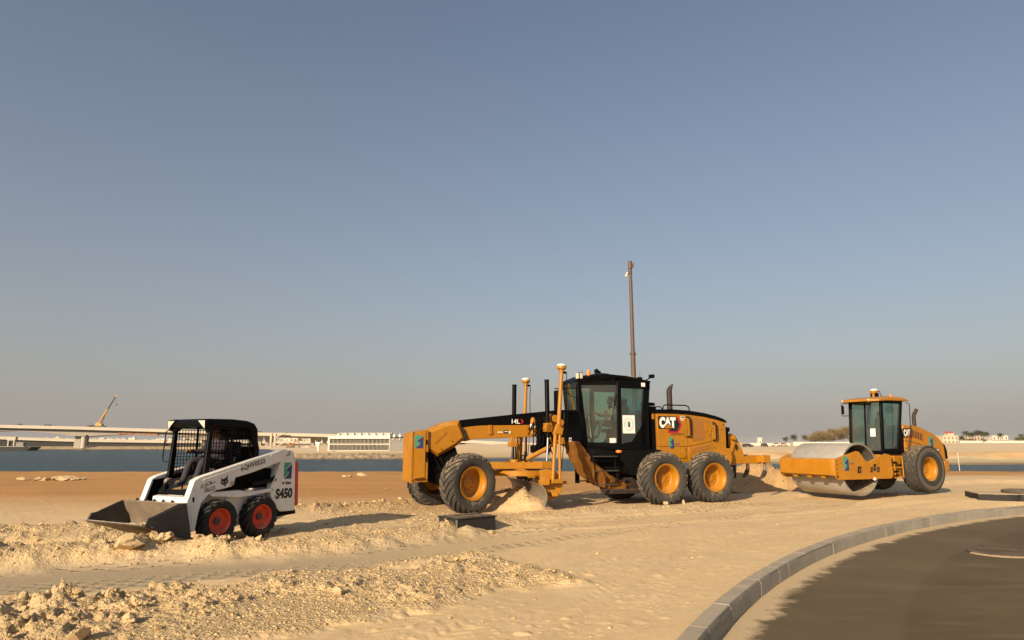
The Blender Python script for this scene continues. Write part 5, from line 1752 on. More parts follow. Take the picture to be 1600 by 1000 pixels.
def bucket_soil():
    n, m = 90, 34
    vs, fs = [], []
    r = np.random.default_rng(4)
    for i in range(n + 1):
        y = -.70 + 1.4 * i / n
        for j in range(m + 1):
            x = 1.52 + (2.12 - 1.52) * j / m
            base = .205 + (x - 1.50) * .347
            q = j / m
            h = .13 * (1 - q) ** 1.2 * (1 - .5 * abs(y) / .7) + .012
            h += .07 * mnoise.fractal((x * 12, y * 12, 1.3), .7, 2, 5) * (1 - q * .6)
            vs.append((x, y, base + max(h, .006)))
    for i in range(n):
        for j in range(m):
            a = i * (m + 1) + j
            fs.append((a, a + 1, a + m + 2, a + m + 1))
    # close the heap underneath
    b0 = len(vs)
    for i in range(n + 1):
        y = -.70 + 1.4 * i / n
        vs += [(1.52, y, .22), (2.12, y, .424)]
    for i in range(n):
        fs.append((b0 + 2 * i, b0 + 2 * i + 2, b0 + 2 * i + 3, b0 + 2 * i + 1))
        fs.append((i * (m + 1), (i + 1) * (m + 1), b0 + 2 * i + 2, b0 + 2 * i))
    me = bpy.data.meshes.new('soil_load')
    me.from_pydata(vs, [], fs)
    me.shade_smooth()
    o = obj('soil_load', me, mat('soil', (.58, .42, .235), .95, var=.2, scale=9, bump=.5, bscale=45))
    o.location = S_LOC + Vector((0, 0, -.04))
    o.rotation_euler = (0, 0, math.pi + S_PHI)
    o['kind'] = 'stuff'
    o['label'] = 'dry sandy soil lying in the bucket of the white loader'
    o['category'] = 'soil'


bucket_soil()
# ================================================================ road roller
R_PHI = RAD(25.4)
ZOFF = .12
RO = thing('road_roller', 'yellow single-drum road roller with smooth steel drum and diamond-tread rear tyres', 'road roller', (12.65, 22.82, ZOFF), math.pi + R_PHI)


def diamond_tyre(R, w, r_in):
    """wide flotation tyre: dusty carcass with raised diamond blocks"""
    body = MB().lathe(tyre_profile(R - .02, w, r_in), (0, 0, 0), (0, 1, 0), 64, closed=True).mesh('tyre', 30)
    mb = MB()
    na, nl = 24, 4
    h = w / 2 * .93
    def surf(u, v, dr):
        y = v
        q = abs(v) / (w / 2)
        rr = R - .02 - .012 - (.05 * max(0, (q - .55) / .4) ** 2 if q > .55 else 0) + dr
        return (rr * math.sin(u), y, rr * math.cos(u))
    du = 2 * math.pi / na
    dv = 2 * h / nl
    for i in range(na):
        for j in range(-1, nl + 1):
            for odd in (0, 1):
                u0 = du * (i + .5 * odd)
                v0 = -h + dv * (j + .5 + .5 * odd)
                if abs(v0) > h + .001:
                    continue
                a, b = du * .5 * .86, dv * .5 * .86
                pts = [(u0 - a, v0), (u0, v0 - b), (u0 + a, v0), (u0, v0 + b)]
                pts = [(u, max(-h, min(h, v))) for u, v in pts]
                mb.loft([surf(u, v, -.004) for u, v in pts], [surf(u0 + (u - u0) * .92, v0 + (v - v0) * .92, .022) for u, v in pts])
    return body, mb.mesh('tread_blocks', 20)


def roller():
    r = RO
    Y, K, KM = 'yellow_paint', 'black_paint', 'black_matte'
    # ---- rear wheels
    body, blocks = diamond_tyre(.745, .58, .40)
    rm = rim_mesh('rim', .365, .20, .12, .235, 10)
    # sidewall is plain rubber between the rim and the tread
    wall = MB().lathe([(.37, .20), (.38, .262), (.44, .288), (.56, .288), (.645, .276), (.69, .270), (.715, .258), (.722, .24)], (0, 0, 0), (0, 1, 0), 56).mesh('sidewall', 30)
    hm = hub_mesh('wheel', .12, -.35, .05)
    for y, mir in ((.80, False), (-.80, True)):
        h = add_wheel(r, (body, rm, hm), ('rubber_groove', 'yellow_plain', 'yellow_plain'), (0, y, .12 + .735), mirror=mir)
        for nm, me_, mt in (('tread_blocks', blocks, 'rubber_diamond'), ('sidewall', wall, 'rubber')):
            o = obj(nm, me_, mt, h)
            o.location = (0, 0, 0)
            if nm == 'tread_blocks':
                o['kind'] = 'stuff'
    # ---- front frame, steered about the centre joint
    T0 = Matrix.Translation((1.55, 0, 0)) @ Matrix.Rotation(RAD(-2.4), 4, 'Z') @ Matrix.Translation((-1.55, 0, 0))
    T = T0 @ Matrix.Translation((3.0, 0, 0)) @ Matrix.Diagonal((.92, .915, 1, 1)) @ Matrix.Translation((-3.22, 0, 0))
    xo = 3.0
    dw = .98
    DR, zc = .765, .12 + .765
    dm = MB(T0)
    dm.lathe([(DR - .05, -dw), (DR - .004, -dw - .007), (DR, -dw), (DR, dw), (DR - .004, dw + .007), (DR - .05, dw)], (xo, 0, zc), (0, 1, 0), 72, closed=True)
    drum = obj('drum', dm, 'drum_steel', r)
    obj('drum_rim', MB(T0).lathe([(DR - .045, dw - .02), (DR - .003, dw - .02), (DR - .003, dw + .012), (DR - .045, dw + .012)], (xo, 0, zc), (0, 1, 0), 72, closed=True), 'steel_worn', drum)
    obj('drum_interior', MB(T0).lathe([(DR - .051, dw - .012), (DR - .055, .30), (.20, .26), (.20, -.26), (DR - .055, -.30), (DR - .051, -dw + .012)], (xo, 0, zc), (0, 1, 0), 56), mat('drum_inside', (.11, .09, .066), .85, dust=.35, var=.3, scale=4), drum)
    obj('drum_hub', MB(T0).cyl((xo, .55, zc), (xo, .99, zc), .22, n=24).cyl((xo, -.99, zc), (xo, -.55, zc), .22, n=24), KM, drum)
    sp = [(4.27, .60), (4.42, .74), (4.40, 1.19), (4.27, 1.22), (3.40, 1.42), (3.28, 1.40), (3.06, 1.16), (2.94, 1.10), (2.84, 1.12), (2.42, 1.25), (2.08, 1.34), (1.88, 1.30), (1.80, .75), (1.90, .60)]
    for y0, y1 in ((1.09, 1.16), (-1.16, -1.09)):
        obj('side_plate', MB(T).prism(sp, y0, y1), Y, r, .012)
    fb = obj('front_beam', MB(T).prism([(4.20, .72), (4.34, .70), (4.46, .74), (4.42, 1.16), (4.36, 1.21), (4.20, 1.21)], -1.10, 1.10), Y, r, .015)
    obj('beam_end', MB(T).prism([(4.20, .62), (4.44, .73), (4.40, 1.20), (4.20, 1.22)], 1.10, 1.135).prism([(4.20, .62), (4.44, .73), (4.40, 1.20), (4.00, 1.32), (4.0, .62)], -1.135, -1.10), Y, fb, .006)
    for y in (-.55, .05, .62):
        obj('scraper_bracket', MB(T).box(4.16, 4.36, y - .08, y + .08, .64, .70), Y, fb, .006)
    obj('scraper', MB(T).box(4.02, 4.30, -1.04, 1.04, .69, .715), KM, fb)
    bl = MB(T)
    for z in (.80, .92, 1.04, 1.14):
        bl.cyl((4.30, 1.16, z), (4.30, 1.172, z), .016, n=8)
    obj('bolt', bl, KM, fb)
    obj('corner_hole', MB(T).cyl((4.30, 1.15, .70), (4.30, 1.164, .70), .04, n=16), 'decal_black', fb)
    yb = MB(T)
    yb.box(1.75, 2.30, -1.09, 1.09, .62, 1.22)
    obj('rear_beam', yb, Y, r, .015)
    ym = 1.1605
    s_logo(r, .235, .40, T @ side_m(4.02, ym, .86))
    decal_text('company_name', '\u0633\u0627\u0644\u0643\u0648', .20, .06, 'decal_green', r, T @ side_m(3.74, ym, 1.12), bold=.02)
    decal_text('company_name', 'SALCO', .20, .05, 'decal_blue', r, T @ side_m(3.74, ym, 1.04), bold=.03)
    for x, z, w in ((3.44, .78, .20), (2.86, .80, .13), (2.72, .84, .16), (2.56, .80, .14)):
        hgt = .20 if w > .15 else .15
        p = decal_poly('warning_label', [(0, 0), (w * .8, 0), (w, hgt), (w * .2, hgt)], 'decal_black', r, T @ side_m(x, ym, z))
        decal_poly('warning_label', [(w * .35, hgt * .2), (w * .62, hgt * .2), (w * .72, hgt * .75), (w * .45, hgt * .75)], 'decal_brown', r, T @ side_m(x, ym + .0032, z), t=.002)
        decal_poly('warning_label', [(w * .42, hgt * .40), (w * .66, hgt * .40), (w * .68, hgt * .5), (w * .44, hgt * .5)], 'yellow_plain', r, T @ side_m(x, ym + .0055, z), t=.002)
    obj('tie_down', MB(T).box(2.68, 2.72, 1.16, 1.18, .56, .66).cyl((2.62, 1.17, .60), (2.78, 1.17, .595), .012), 'decal_white', r)
    # ---- articulation and rear frame
    obj('centre_joint', MB().box(1.20, 1.85, -.35, .35, .55, 1.15).cyl((1.55, 0, .45), (1.55, 0, 1.3), .14), KM, r, .02)
    obj('steering_cylinder', MB().cyl((.9, .42, .85), (1.5, .62, .85), .06).cyl((1.5, .62, .85), (1.95, .75, .85), .03), KM, r)
    obj('rear_frame', MB().prism([(1.55, .62), (1.55, 1.30), (.9, 1.36), (.45, 1.36), (-1.5, 1.30), (-1.62, 1.1), (-1.62, .72), (-1.3, .62)], -.50, .50), Y, r, .015)
    st = MB()
    st.box(1.20, 1.62, .50, 1.02, 1.22, 1.27).box(1.20, 1.62, .92, 1.02, .90, .94).box(1.22, 1.60, .94, 1.04, .62, .66)
    st.cyl((1.22, 1.0, .60), (1.22, 1.0, 1.26), .02).cyl((1.60, 1.0, .60), (1.60, 1.0, 1.26), .02)
    obj('entry_step', st, Y, r, .005)
    obj('step_bracket', MB().box(1.55, 1.66, 1.0, 1.06, 1.05, 1.10).box(1.50, 1.66, 1.0, 1.07, .78, .83).box(1.55, 1.66, 1.0, 1.06, .66, .70), KM, r)
    obj('cab_back_panel', MB().prism([(.78, 1.36), (.72, 1.95), (.44, 2.12), (.44, 1.36)], -.57, .57), K, r, .01)
    Tc = Matrix.Translation((-.16, 0, 0)) @ Matrix.Diagonal((1, .79, 1, 1))
    # ---- cab
    x0, x1, yc = 1.62, .46, .74
    fx = lambda z: 1.66 - (z - 1.36) * .09
    rx = lambda z: .84 - (z - 1.36) * .235 if z < 1.36 + 1.0 else .60 - (z - 2.36) * .16
    obj('cab_floor', MB(Tc).prism([(1.68, 1.30), (1.68, 1.42), (.80, 1.42), (.78, 1.30)], -yc, yc), K, r, .015)
    for s in (1, -1):
        fp = MB(Tc)
        y = s * yc
        def bar(a, b, w=.055, d=.07):
            fp.loft([(a[0] - w, y, a[1]), (a[0] + w, y, a[1]), (a[0] + w, y - s * d, a[1]), (a[0] - w, y - s * d, a[1])], [(b[0] - w, y, b[1]), (b[0] + w, y, b[1]), (b[0] + w, y - s * d, b[1]), (b[0] - w, y - s * d, b[1])])
        bar((1.62, 1.38), (1.50, 2.98), .06)
        obj('cab_pillar', fp, K, r, .012)
        fp = MB(Tc)
        bar((.92, 1.38), (.56, 2.98), .06)
        bar((.80, 1.38), (.62, 2.0), .10)
        obj('cab_pillar', fp, K, r, .012)
        fp = MB(Tc)
        fp.prism([(1.62, 1.36), (1.62, 1.48), (.84, 1.48), (.84, 1.36)], y, y - s * .06)
        fp.prism([(1.52, 2.90), (1.52, 2.99), (.56, 2.99), (.56, 2.90)], y, y - s * .06)
        obj('cab_rail', fp, K, r, .008)
        obj('door_glass', MB(Tc).prism([(1.60, 1.46), (1.50, 2.92), (.60, 2.92), (.88, 1.46)], y - s * .025, y - s * .031), 'cab_glass_green', r)
    obj('windscreen', MB(Tc).loft([(1.63, -yc + .03, 1.42), (1.63, yc - .03, 1.42), (1.505, yc - .03, 2.94), (1.505, -yc + .03, 2.94)], [(1.624, -yc + .03, 1.42), (1.624, yc - .03, 1.42), (1.499, yc - .03, 2.94), (1.499, -yc + .03, 2.94)]), 'cab_glass', r)
    obj('rear_window', MB(Tc).loft([(.80, -yc, 1.5), (.80, yc, 1.5), (.52, yc, 2.94), (.52, -yc, 2.94)], [(.806, -yc, 1.5), (.806, yc, 1.5), (.526, yc, 2.94), (.526, -yc, 2.94)]), 'cab_glass_green', r)
    obj('centre_pillar', MB(Tc).loft([(1.64, -.06, 1.42), (1.64, .0, 1.42), (1.51, .0, 2.94), (1.51, -.06, 2.94)], [(1.60, -.06, 1.42), (1.60, .0, 1.42), (1.47, .0, 2.94), (1.47, -.06, 2.94)]), K, r)
    obj('notice', MB(Tc).loft([(1.60, .20, 1.86), (1.60, .42, 1.86), (1.577, .42, 2.11), (1.577, .20, 2.11)], [(1.594, .20, 1.86), (1.594, .42, 1.86), (1.571, .42, 2.11), (1.571, .20, 2.11)]), 'decal_white', r)
    rp = [(1.98, 2.955), (1.96, 3.02), (1.70, 3.07), (1.2, 3.13), (.6, 3.12), (.36, 3.06), (.34, 2.98), (1.30, 2.985), (1.60, 2.965)]
    roof = MB(Tc)
    roof.prism(rp, -.66, .66)
    lo = [(x, z - .05 if z > 3.05 else z) for x, z in rp]
    lo2 = [(x - .20 if x > 1.9 else x, z) for x, z in lo]
    roof.loft([(x, .66, z) for x, z in rp], [(x, .90, z) for x, z in lo2])
    roof.loft([(x, -.90, z) for x, z in lo2], [(x, -.66, z) for x, z in rp])
    rf = obj('cab_roof', roof, Y, r, .012)
    for y in (-.62, .60):
        obj('roof_lamp', MB(Tc).cyl((1.90, y, 2.99), (1.97, y, 2.98), .045, n=14), 'lamp_lens', rf)
    an = obj('antenna', MB(Tc).lathe([(.07, 3.10), (.09, 3.14), (.085, 3.22), (.12, 3.26), (.135, 3.31), (.135, 3.35)], (1.02, 0, 0), (0, 0, 1), 24).lathe([(0, 3.30), (.13, 3.30)], (1.02, 0, 0), (0, 0, 1), 24), 'yellow_plain', r)
    obj('antenna_dome', MB(Tc).lathe([(.135, 3.35), (.128, 3.38), (.08, 3.405), (0, 3.41)], (1.02, 0, 0), (0, 0, 1), 24), 'antenna_white', an)
    obj('antenna_bracket', MB(Tc).box(.94, 1.10, .075, .12, 3.10, 3.26).box(.94, 1.10, -.12, -.075, 3.10, 3.26), KM, an)
    obj('cable', MB(Tc).tube([(.88, 0, 3.33), (.80, .04, 3.33), (.78, .06, 3.20), (.70, .1, 3.15), (.60, .05, 3.14), (.55, -.05, 3.145), (.66, -.08, 3.15), (.74, 0, 3.15)], .012, 6), KM, an)
    obj('beacon', MB(Tc).lathe([(.05, 3.10), (.05, 3.19), (.04, 3.22), (0, 3.225)], (.52, .28, 0), (0, 0, 1), 16), 'amber', r)
    obj('mirror_arm', MB(Tc).tube([(1.52, -.78, 2.94), (1.54, -1.06, 2.945), (1.545, -1.10, 2.90), (1.56, -1.10, 2.58), (1.56, -1.06, 2.54), (1.55, -.78, 2.54)], .014, 8), 'rust_tube', r)
    obj('mirror', MB(Tc).prism([(1.53, 2.60), (1.53, 2.88), (1.58, 2.88), (1.58, 2.60)], -1.08, -.99), K, r, .012)
    obj('grab_rail', MB().tube([(.50, .80, 2.92), (.42, .86, 2.88), (.46, .86, 2.2), (.62, .84, 1.52), (.70, .78, 1.48)], .014, 8), 'rust_tube', r)
    # interior
    st = obj('driver_seat', MB(Tc).box(.95, 1.35, -.22, .22, 1.78, 1.90).prism([(1.0, 1.88), (.90, 2.45), (.80, 2.45), (.90, 1.88)], -.22, .22).box(1.0, 1.3, -.15, .15, 1.42, 1.79), 'seat_vinyl', r, .03)
    obj('headrest', MB(Tc).box(.79, .88, -.12, .12, 2.47, 2.68), 'seat_vinyl', st, .02)
    obj('dash_console', MB(Tc).prism([(1.56, 1.42), (1.50, 2.0), (1.40, 2.06), (1.40, 1.42)], -.2, .2), 'interior', r, .02)
    sw = MB(Tc)
    sw.tube([(1.36 + .07 * math.sin(t) * .4, .17 * math.cos(t), 2.10 + .17 * math.sin(t) * .9) for t in np.linspace(0, 2 * math.pi, 20)[:-1]], .015, 6, closed=True)
    sw.cyl((1.44, 0, 2.02), (1.36, 0, 2.10), .025)
    obj('steering_wheel', sw, 'interior', r)
    obj('fire_extinguisher', MB(Tc).cyl((.98, .58, 1.44), (.98, .58, 1.72), .07, n=16).cyl((.98, .58, 1.72), (.98, .58, 1.78), .03), 'red_paint', r)
    obj('fan_box', MB(Tc).lathe([(.0, -.05), (.13, -.05), (.13, .05), (0, .05)], (.85, .45, 2.72), (1, .3, 0), 18).cyl((.85, .45, 2.8), (.85, .45, 2.94), .02), 'interior', r)
    # ---- engine hood
    ht = [(.46, 2.215), (.30, 2.23), (-.10, 2.21), (-.50, 2.13), (-.95, 1.98), (-1.28, 1.82), (-1.46, 1.66), (-1.54, 1.45), (-1.56, 1.14)]
    hood = obj('engine_hood', MB().prism([(.46, 1.36)] + ht + [(-1.5, 1.08), (-.2, 1.30)], -.60, .60), Y, r, .03, seg=3)
    obj('lower_hood', MB().prism([(.46, 1.30), (.46, 1.60), (.35, 1.62), (-.2, 1.58), (-.4, 1.40), (-.4, 1.3)], .60, .63), Y, hood, .006)
    obj('hood_seam', MB().tube([(.44, .602, 1.72), (.25, .602, 1.72), (-.05, .602, 1.66), (-.35, .602, 1.60)], .008, 5), 'decal_black', hood)
    vn = obj('hood_vent', MB().prism([(.13, 1.88), (.13, 2.10), (-.46, 1.94), (-.46, 1.72)], .601, .606), 'decal_brown', hood)
    for k in range(5):
        x = .10 - .125 * k
        obj('vent_slat', MB().prism([(x, 1.885 - .027 * k * 1.28), (x, 2.085 - .034 * k), (x - .03, 2.077 - .034 * k), (x - .03, 1.877 - .027 * k * 1.28)], .607, .616), 'grille_brown', vn)
    obj('rear_grille', MB().prism([(-1.50, 1.14), (-1.47, 1.64), (-1.53, 1.58), (-1.60, 1.42), (-1.61, 1.14)], -.62, .62), KM, r, .02)
    obj('rear_bumper', MB().prism([(-1.45, .72), (-1.45, 1.10), (-1.68, 1.08), (-1.70, .76)], -.58, .58), Y, r, .02)
    s_logo(hood, .20, .34, side_m(-.74, .602, 1.52))
    decal_text('company_name', 'SALCO', .18, .05, 'decal_green', hood, side_m(-.97, .602, 1.62), bold=.02)
    decal_text('company_name', '\u0633\u0627\u0644\u0643\u0648', .18, .05, 'decal_green', hood, side_m(-.97, .602, 1.70), bold=.02)
    p = decal_poly('maker_plate', rounded(-.03, -.03, .33, .26, .03), 'decal_black', hood, side_m(.46, .602, 1.86))
    decal_poly('maker_plate', [(.26, -.06), (.38, -.06), (.46, .10), (.38, .26), (.33, .26), (.33, -.03), (.26, -.03)], 'decal_red', hood, side_m(.46, .602, 1.86))
    decal_text('maker_letters', 'CAT', .32, .22, 'decal_white', p, side_m(.46, .606, 1.865), bold=.06)
    decal_poly('maker_triangle', [(.09, .0), (.25, .0), (.17, .08)], 'yellow_plain', p, side_m(.46, .609, 1.865), t=.002)
    decal_poly('model_badge', rounded(0, 0, .20, .07, .012), 'decal_black', hood, side_m(-1.05, .602, 1.40))
    decal_poly('model_badge', [(.20, 0), (.235, .035), (.20, .07)], 'decal_red', hood, side_m(-1.05, .602, 1.40))
    decal_poly('model_badge', rounded(.03, .02, .17, .05, .006), 'decal_white', hood, side_m(-1.05, .6055, 1.40))
    obj('exhaust_stack', MB().tube([(-.58, .28, 2.05), (-.58, .28, 2.50), (-.60, .28, 2.56), (-.68, .28, 2.66), (-.76, .28, 2.75)], .058, 14), 'rust_tube', r)


roller()
ZOFF = 0.0
# ================================================================ far side of the channel
mat('concrete_light', (.46, .40, .31), .9, var=.08, scale=.05)
mat('concrete_grey', (.29, .255, .20), .9, var=.10, scale=.06)
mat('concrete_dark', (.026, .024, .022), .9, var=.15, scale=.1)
mat('formwork', (.30, .13, .045), .8, var=.2, scale=.3)
mat('crane_yellow', (.55, .27, .04), .6, var=.1, scale=.5)
mat('crane_dark', (.05, .048, .045), .6)
mat('wall_white', (.60, .54, .44), .9, var=.06, scale=.2)
mat('wall_beige', (.55, .44, .30), .9, var=.08, scale=.2)
mat('wall_tan', (.50, .40, .27), .9, var=.08, scale=.2)
mat('roof_red', (.42, .10, .06), .8, var=.15)
mat('window_dark', (.05, .055, .06), .25)
mat('grey_cladding', (.20, .185, .165), .7, var=.05, scale=.2)
mat('fascia_cream', (.78, .70, .54), .7, var=.05, scale=.2)
mat('palm_leaf', (.055, .060, .022), .7, var=.35, scale=1.5)
mat('palm_trunk', (.13, .085, .05), .9, var=.2)
mat('dry_leaf', (.21, .145, .060), .85, var=.35, scale=.9)
mat('green_leaf', (.12, .115, .045), .85, var=.35, scale=.9)
mat('bark', (.12, .085, .055), .9, var=.2)
gl, glnt, glN, glL, glb = nodes_of('facade_glass')
glb.inputs['Base Color'].default_value = (.035, .038, .038, 1)
glb.inputs['Roughness'].default_value = .12
MAT['facade_glass'] = gl
rnd = random.Random(11)


def bx(mb, x0, x1, y0, y1, z0, z1):
    mb.box(x0, x1, y0, y1, z0, z1)
    return mb


# ---------------------------------------------------------------- motorway bridge (deck falls towards the right)
def bridge():
    root = thing('bridge', 'long concrete road bridge with haunched span crossing the water on the left', 'bridge', (-346, 560, -1))
    ox, oy, oz = -346, 560, -1
    DX = [-640, -413, -346, -268.6, -206.6, -155, -90, -37.7, 25, 80]
    DZ = [18.5, 15.9, 14.4, 12.1, 9.8, 8.8, 6.4, 3.9, 1.0, -.5]
    zt = lambda x: float(np.interp(x, DX, DZ))

    def strip(name, xs, top, bot, y0, y1, m):
        mb = MB()
        vs, fs = [], []
        for x in xs:
            a, b = top(x), bot(x)
            vs += [(x - ox, y0 - oy, a - oz), (x - ox, y1 - oy, a - oz), (x - ox, y1 - oy, b - oz), (x - ox, y0 - oy, b - oz)]
        n = len(xs)
        for i in range(n - 1):
            for k in range(4):
                fs.append((4 * i + k, 4 * i + (k + 1) % 4, 4 * i + 4 + (k + 1) % 4, 4 * i + 4 + k))
        fs += [(3, 2, 1, 0), (4 * n - 4, 4 * n - 3, 4 * n - 2, 4 * n - 1)]
        return obj(name, mb.add(vs, fs), m, root, smooth=20)
    xs = list(np.arange(-640, 81, 6.0))
    deck = strip('deck', xs, lambda x: zt(x) - 1.0, lambda x: zt(x) - 1.9, 553, 573, 'concrete_light')
    strip('parapet', xs, lambda x: zt(x) + .1, lambda x: zt(x) - 2.3, 552.4, 552.9, 'concrete_light')
    strip('parapet', xs, lambda x: zt(x) + .1, lambda x: zt(x) - 1.0, 572.6, 573.0, 'concrete_light')
    P1, P2 = -346, -243

    def depth(x):
        if x > -215:
            return 3.6 if x < -60 else 2.6
        d = min(abs(x - P1), abs(x - P2), abs(x - (P1 - 103)), abs(x - (P2 + 60)) if x > P2 else 99)
        return 4.6 + 3.4 * max(0, 1 - d / 48.0) ** 1.7
    strip('box_girder', [x for x in xs if x < -212], lambda x: zt(x) - 1.9, lambda x: zt(x) - depth(x), 556.5, 569.5, 'concrete_grey')  # shade of the deck overhang put into the girders' darker concrete
    strip('box_girder', [x for x in xs if x >= -214], lambda x: zt(x) - 1.9, lambda x: zt(x) - depth(x), 555.5, 570.5, 'concrete_grey')
    strip('formwork', list(np.arange(-316, -281, 4.0)), lambda x: zt(x) - 2.4, lambda x: zt(x) - 4.9, 555.4, 556.3, 'formwork')
    for k in range(7):
        x = -315 + 5 * k
        obj('formwork_post', MB().box(x - ox, x + .7 - ox, 555.0 - oy, 555.3 - oy, zt(x) - 5.1 - oz, zt(x) - 2.2 - oz), 'concrete_grey' if k == 3 else 'formwork', root)
    for px in (P1, P2):
        base = -2.5
        p = obj('pier', MB().prism([(-7, -5), (-1.2, -6), (-1.2, 5), (-7, 6)], base - oz, zt(px) - 7.0 - oz, 'z'), 'concrete_grey', root)
        p.location = (px - ox + .0, 4, 0)
        p2 = obj('pier_column', MB().cyl((2.4, -3.5, base - oz), (2.4, -3.5, zt(px) - 6.5 - oz), 2.0, n=20), 'concrete_light', root)
        p2.location = (px - ox, 0, 0)
        obj('pier_cap', MB().prism([(-8, -6.2), (5, -6.2), (5, 7), (-8, 7)], zt(px) - 7.4 - oz, zt(px) - 6.4 - oz, 'z'), 'concrete_grey', root).location = (px - ox, 0, 0)
    for cx in (-204.5, -199, -194, -162, -157.2, -152.5, -128, -123, -118, -88, -83, -60, -40, -22, -4):
        h = zt(cx) - depth(cx)
        if h < -2:
            continue
        w = 1.3
        mb = MB()
        mb.loft([(-w, -w, -3.0), (w, -w, -3.0), (w, w, -3.0), (-w, w, -3.0)], [(-w, -w, h - 2.2), (w, -w, h - 2.2), (w, w, h - 2.2), (-w, w, h - 2.2)])
        mb.loft([(-w, -w, h - 2.2), (w, -w, h - 2.2), (w, w, h - 2.2), (-w, w, h - 2.2)], [(-w * 1.7, -w, h + .1), (w * 1.7, -w, h + .1), (w * 1.7, w, h + .1), (-w * 1.7, w, h + .1)])
        o = obj('column', mb, 'concrete_grey', root, smooth=20)
        o.location = (cx - ox, 562 - oy + (cx * 7.3 % 3), -oz)
    rl = MB()
    for x in np.arange(-560, -130, 6.5):
        rl.box(x - ox - .12, x - ox + .12, 552.6 - oy, 552.8 - oy, zt(x) + .1 - oz, zt(x) + .9 - oz)
    o = obj('railing_posts', rl, 'concrete_grey', root)
    o['kind'] = 'stuff'
    for x, w in ((-398, 3), (-376, 4.5), (-341.5, 2.2), (-205, 3.5)):
        obj('site_crate', MB().box(x - ox, x + w - ox, 555 - oy, 557 - oy, zt(x) - 1.0 - oz, zt(x) + .95 - oz).box(x + .3 - ox, x + w * .6 - ox, 555.3 - oy, 556.7 - oy, zt(x) + .95 - oz, zt(x) + 1.3 - oz), 'crane_dark', root)
    return zt


BR_Z = bridge()


def stair_tower():
    t = thing('stair_tower', 'pale stair tower with zigzag flights beside the bridge columns', 'stair tower', (-187, 548, -2.6))
    for x in (-4.2, -1.0):
        obj('tower_post', MB().box(x, x + 1.5, -1, 1, 0, 12.0), 'concrete_light', t)
    for k in range(3):
        z = .8 + 3.7 * k
        obj('stair_flight', MB().prism([(0, z), (7.2, z + 3.2), (7.2, z + 3.9), (0, z + .7)], -1, 1), 'concrete_light', t)
        obj('landing', MB().box(-1, 8, -1.2, 1.2, z + 3.3, z + 3.9), 'concrete_light', t)


stair_tower()


def crane():
    zb = BR_Z(-335) - .8
    c = thing('mobile_crane', 'yellow mobile crane with raised boom standing on the bridge deck', 'crane', (-335, 560, zb))
    obj('carrier', MB().prism([(-6.5, .9), (5.5, .9), (5.5, 1.9), (-4.6, 1.9), (-5.0, 2.6), (-6.5, 2.4)], -1.3, 1.3), 'crane_dark', c)
    for x in (-5, -3.2, 1.2, 2.9, 4.4):
        obj('wheel', MB().cyl((x, -1.4, .65), (x, 1.4, .65), .65, n=14), 'crane_dark', c)
    obj('upper_cab', MB().prism([(-2.2, 2.0), (2.6, 2.0), (2.8, 3.4), (1.2, 4.2), (-1.6, 4.4), (-2.2, 3.6)], -1.25, 1.25), 'crane_yellow', c)
    obj('counterweight', MB().box(1.8, 3.4, -1.2, 1.2, 2.0, 3.3), 'crane_dark', c)
    a, b, d = Vector((-.5, 0, 3.4)), Vector((6.0, 0, 15.5)), Vector((11.6, 0, 26.0))
    boom = obj('boom', MB().cyl(a, b, .72, .66, n=8), 'crane_yellow', c)
    obj('boom_extension', MB().cyl(b, d, .52, .45, n=8), 'crane_dark', boom)
    obj('boom_head', MB().box(11.2, 13.0, -.4, .4, 25.6, 26.6), 'crane_yellow', boom)
    obj('lift_ram', MB().cyl((2.4, 0, 3.0), (4.2, 0, 11.6), .25, n=8), 'crane_dark', c)
    obj('hoist_rope', MB().cyl((12.8, 0, 26.0), (12.8, 0, 19.6), .06, n=5), 'crane_dark', c)
    obj('hook_block', MB().prism([(12.4, 19.8), (13.2, 19.8), (13.1, 18.8), (12.8, 18.3), (12.5, 18.8)], -.3, .3), 'crane_dark', c)


crane()


def causeway():
    c = thing('causeway', 'low pale causeway above a dark retaining wall behind the rock armour', 'causeway', (-330, 610, 0))
    DX = [-700, -450, -416, -383, -297, -150]
    DZ = [10.5, 7.2, 6.0, 5.0, 3.9, 3.2]
    zt = lambda x: float(np.interp(x, DX, DZ))
    xs = np.arange(-700, -150, 10.0)

    def sheet(name, lo, hi, y0, y1, m):
        mb = MB()
        vs, fs = [], []
        for x in xs:
            vs += [(x + 330, y0 - 610, lo(x)), (x + 330, y0 - 610, hi(x)), (x + 330, y1 - 610, hi(x)), (x + 330, y1 - 610, lo(x))]
        for i in range(len(xs) - 1):
            for k in range(4):
                fs.append((4 * i + k, 4 * i + (k + 1) % 4, 4 * i + 4 + (k + 1) % 4, 4 * i + 4 + k))
        n = 4 * len(xs)
        fs += [(0, 1, 2, 3), (n - 1, n - 2, n - 3, n - 4)]
        obj(name, mb.add(vs, fs), m, c, smooth=20)
    sheet('roadway', lambda x: zt(x) - 2.4, zt, 606, 626, 'concrete_light')
    sheet('retaining_wall', lambda x: -3, lambda x: zt(x) - 2.4, 608, 625, 'concrete_dark')  # near-black colour stands in for the shade under the roadway
    obj('wall_gap', MB().box(66, 74, -4.2, -2.5, -2, 1.8), 'wall_tan', c)


causeway()


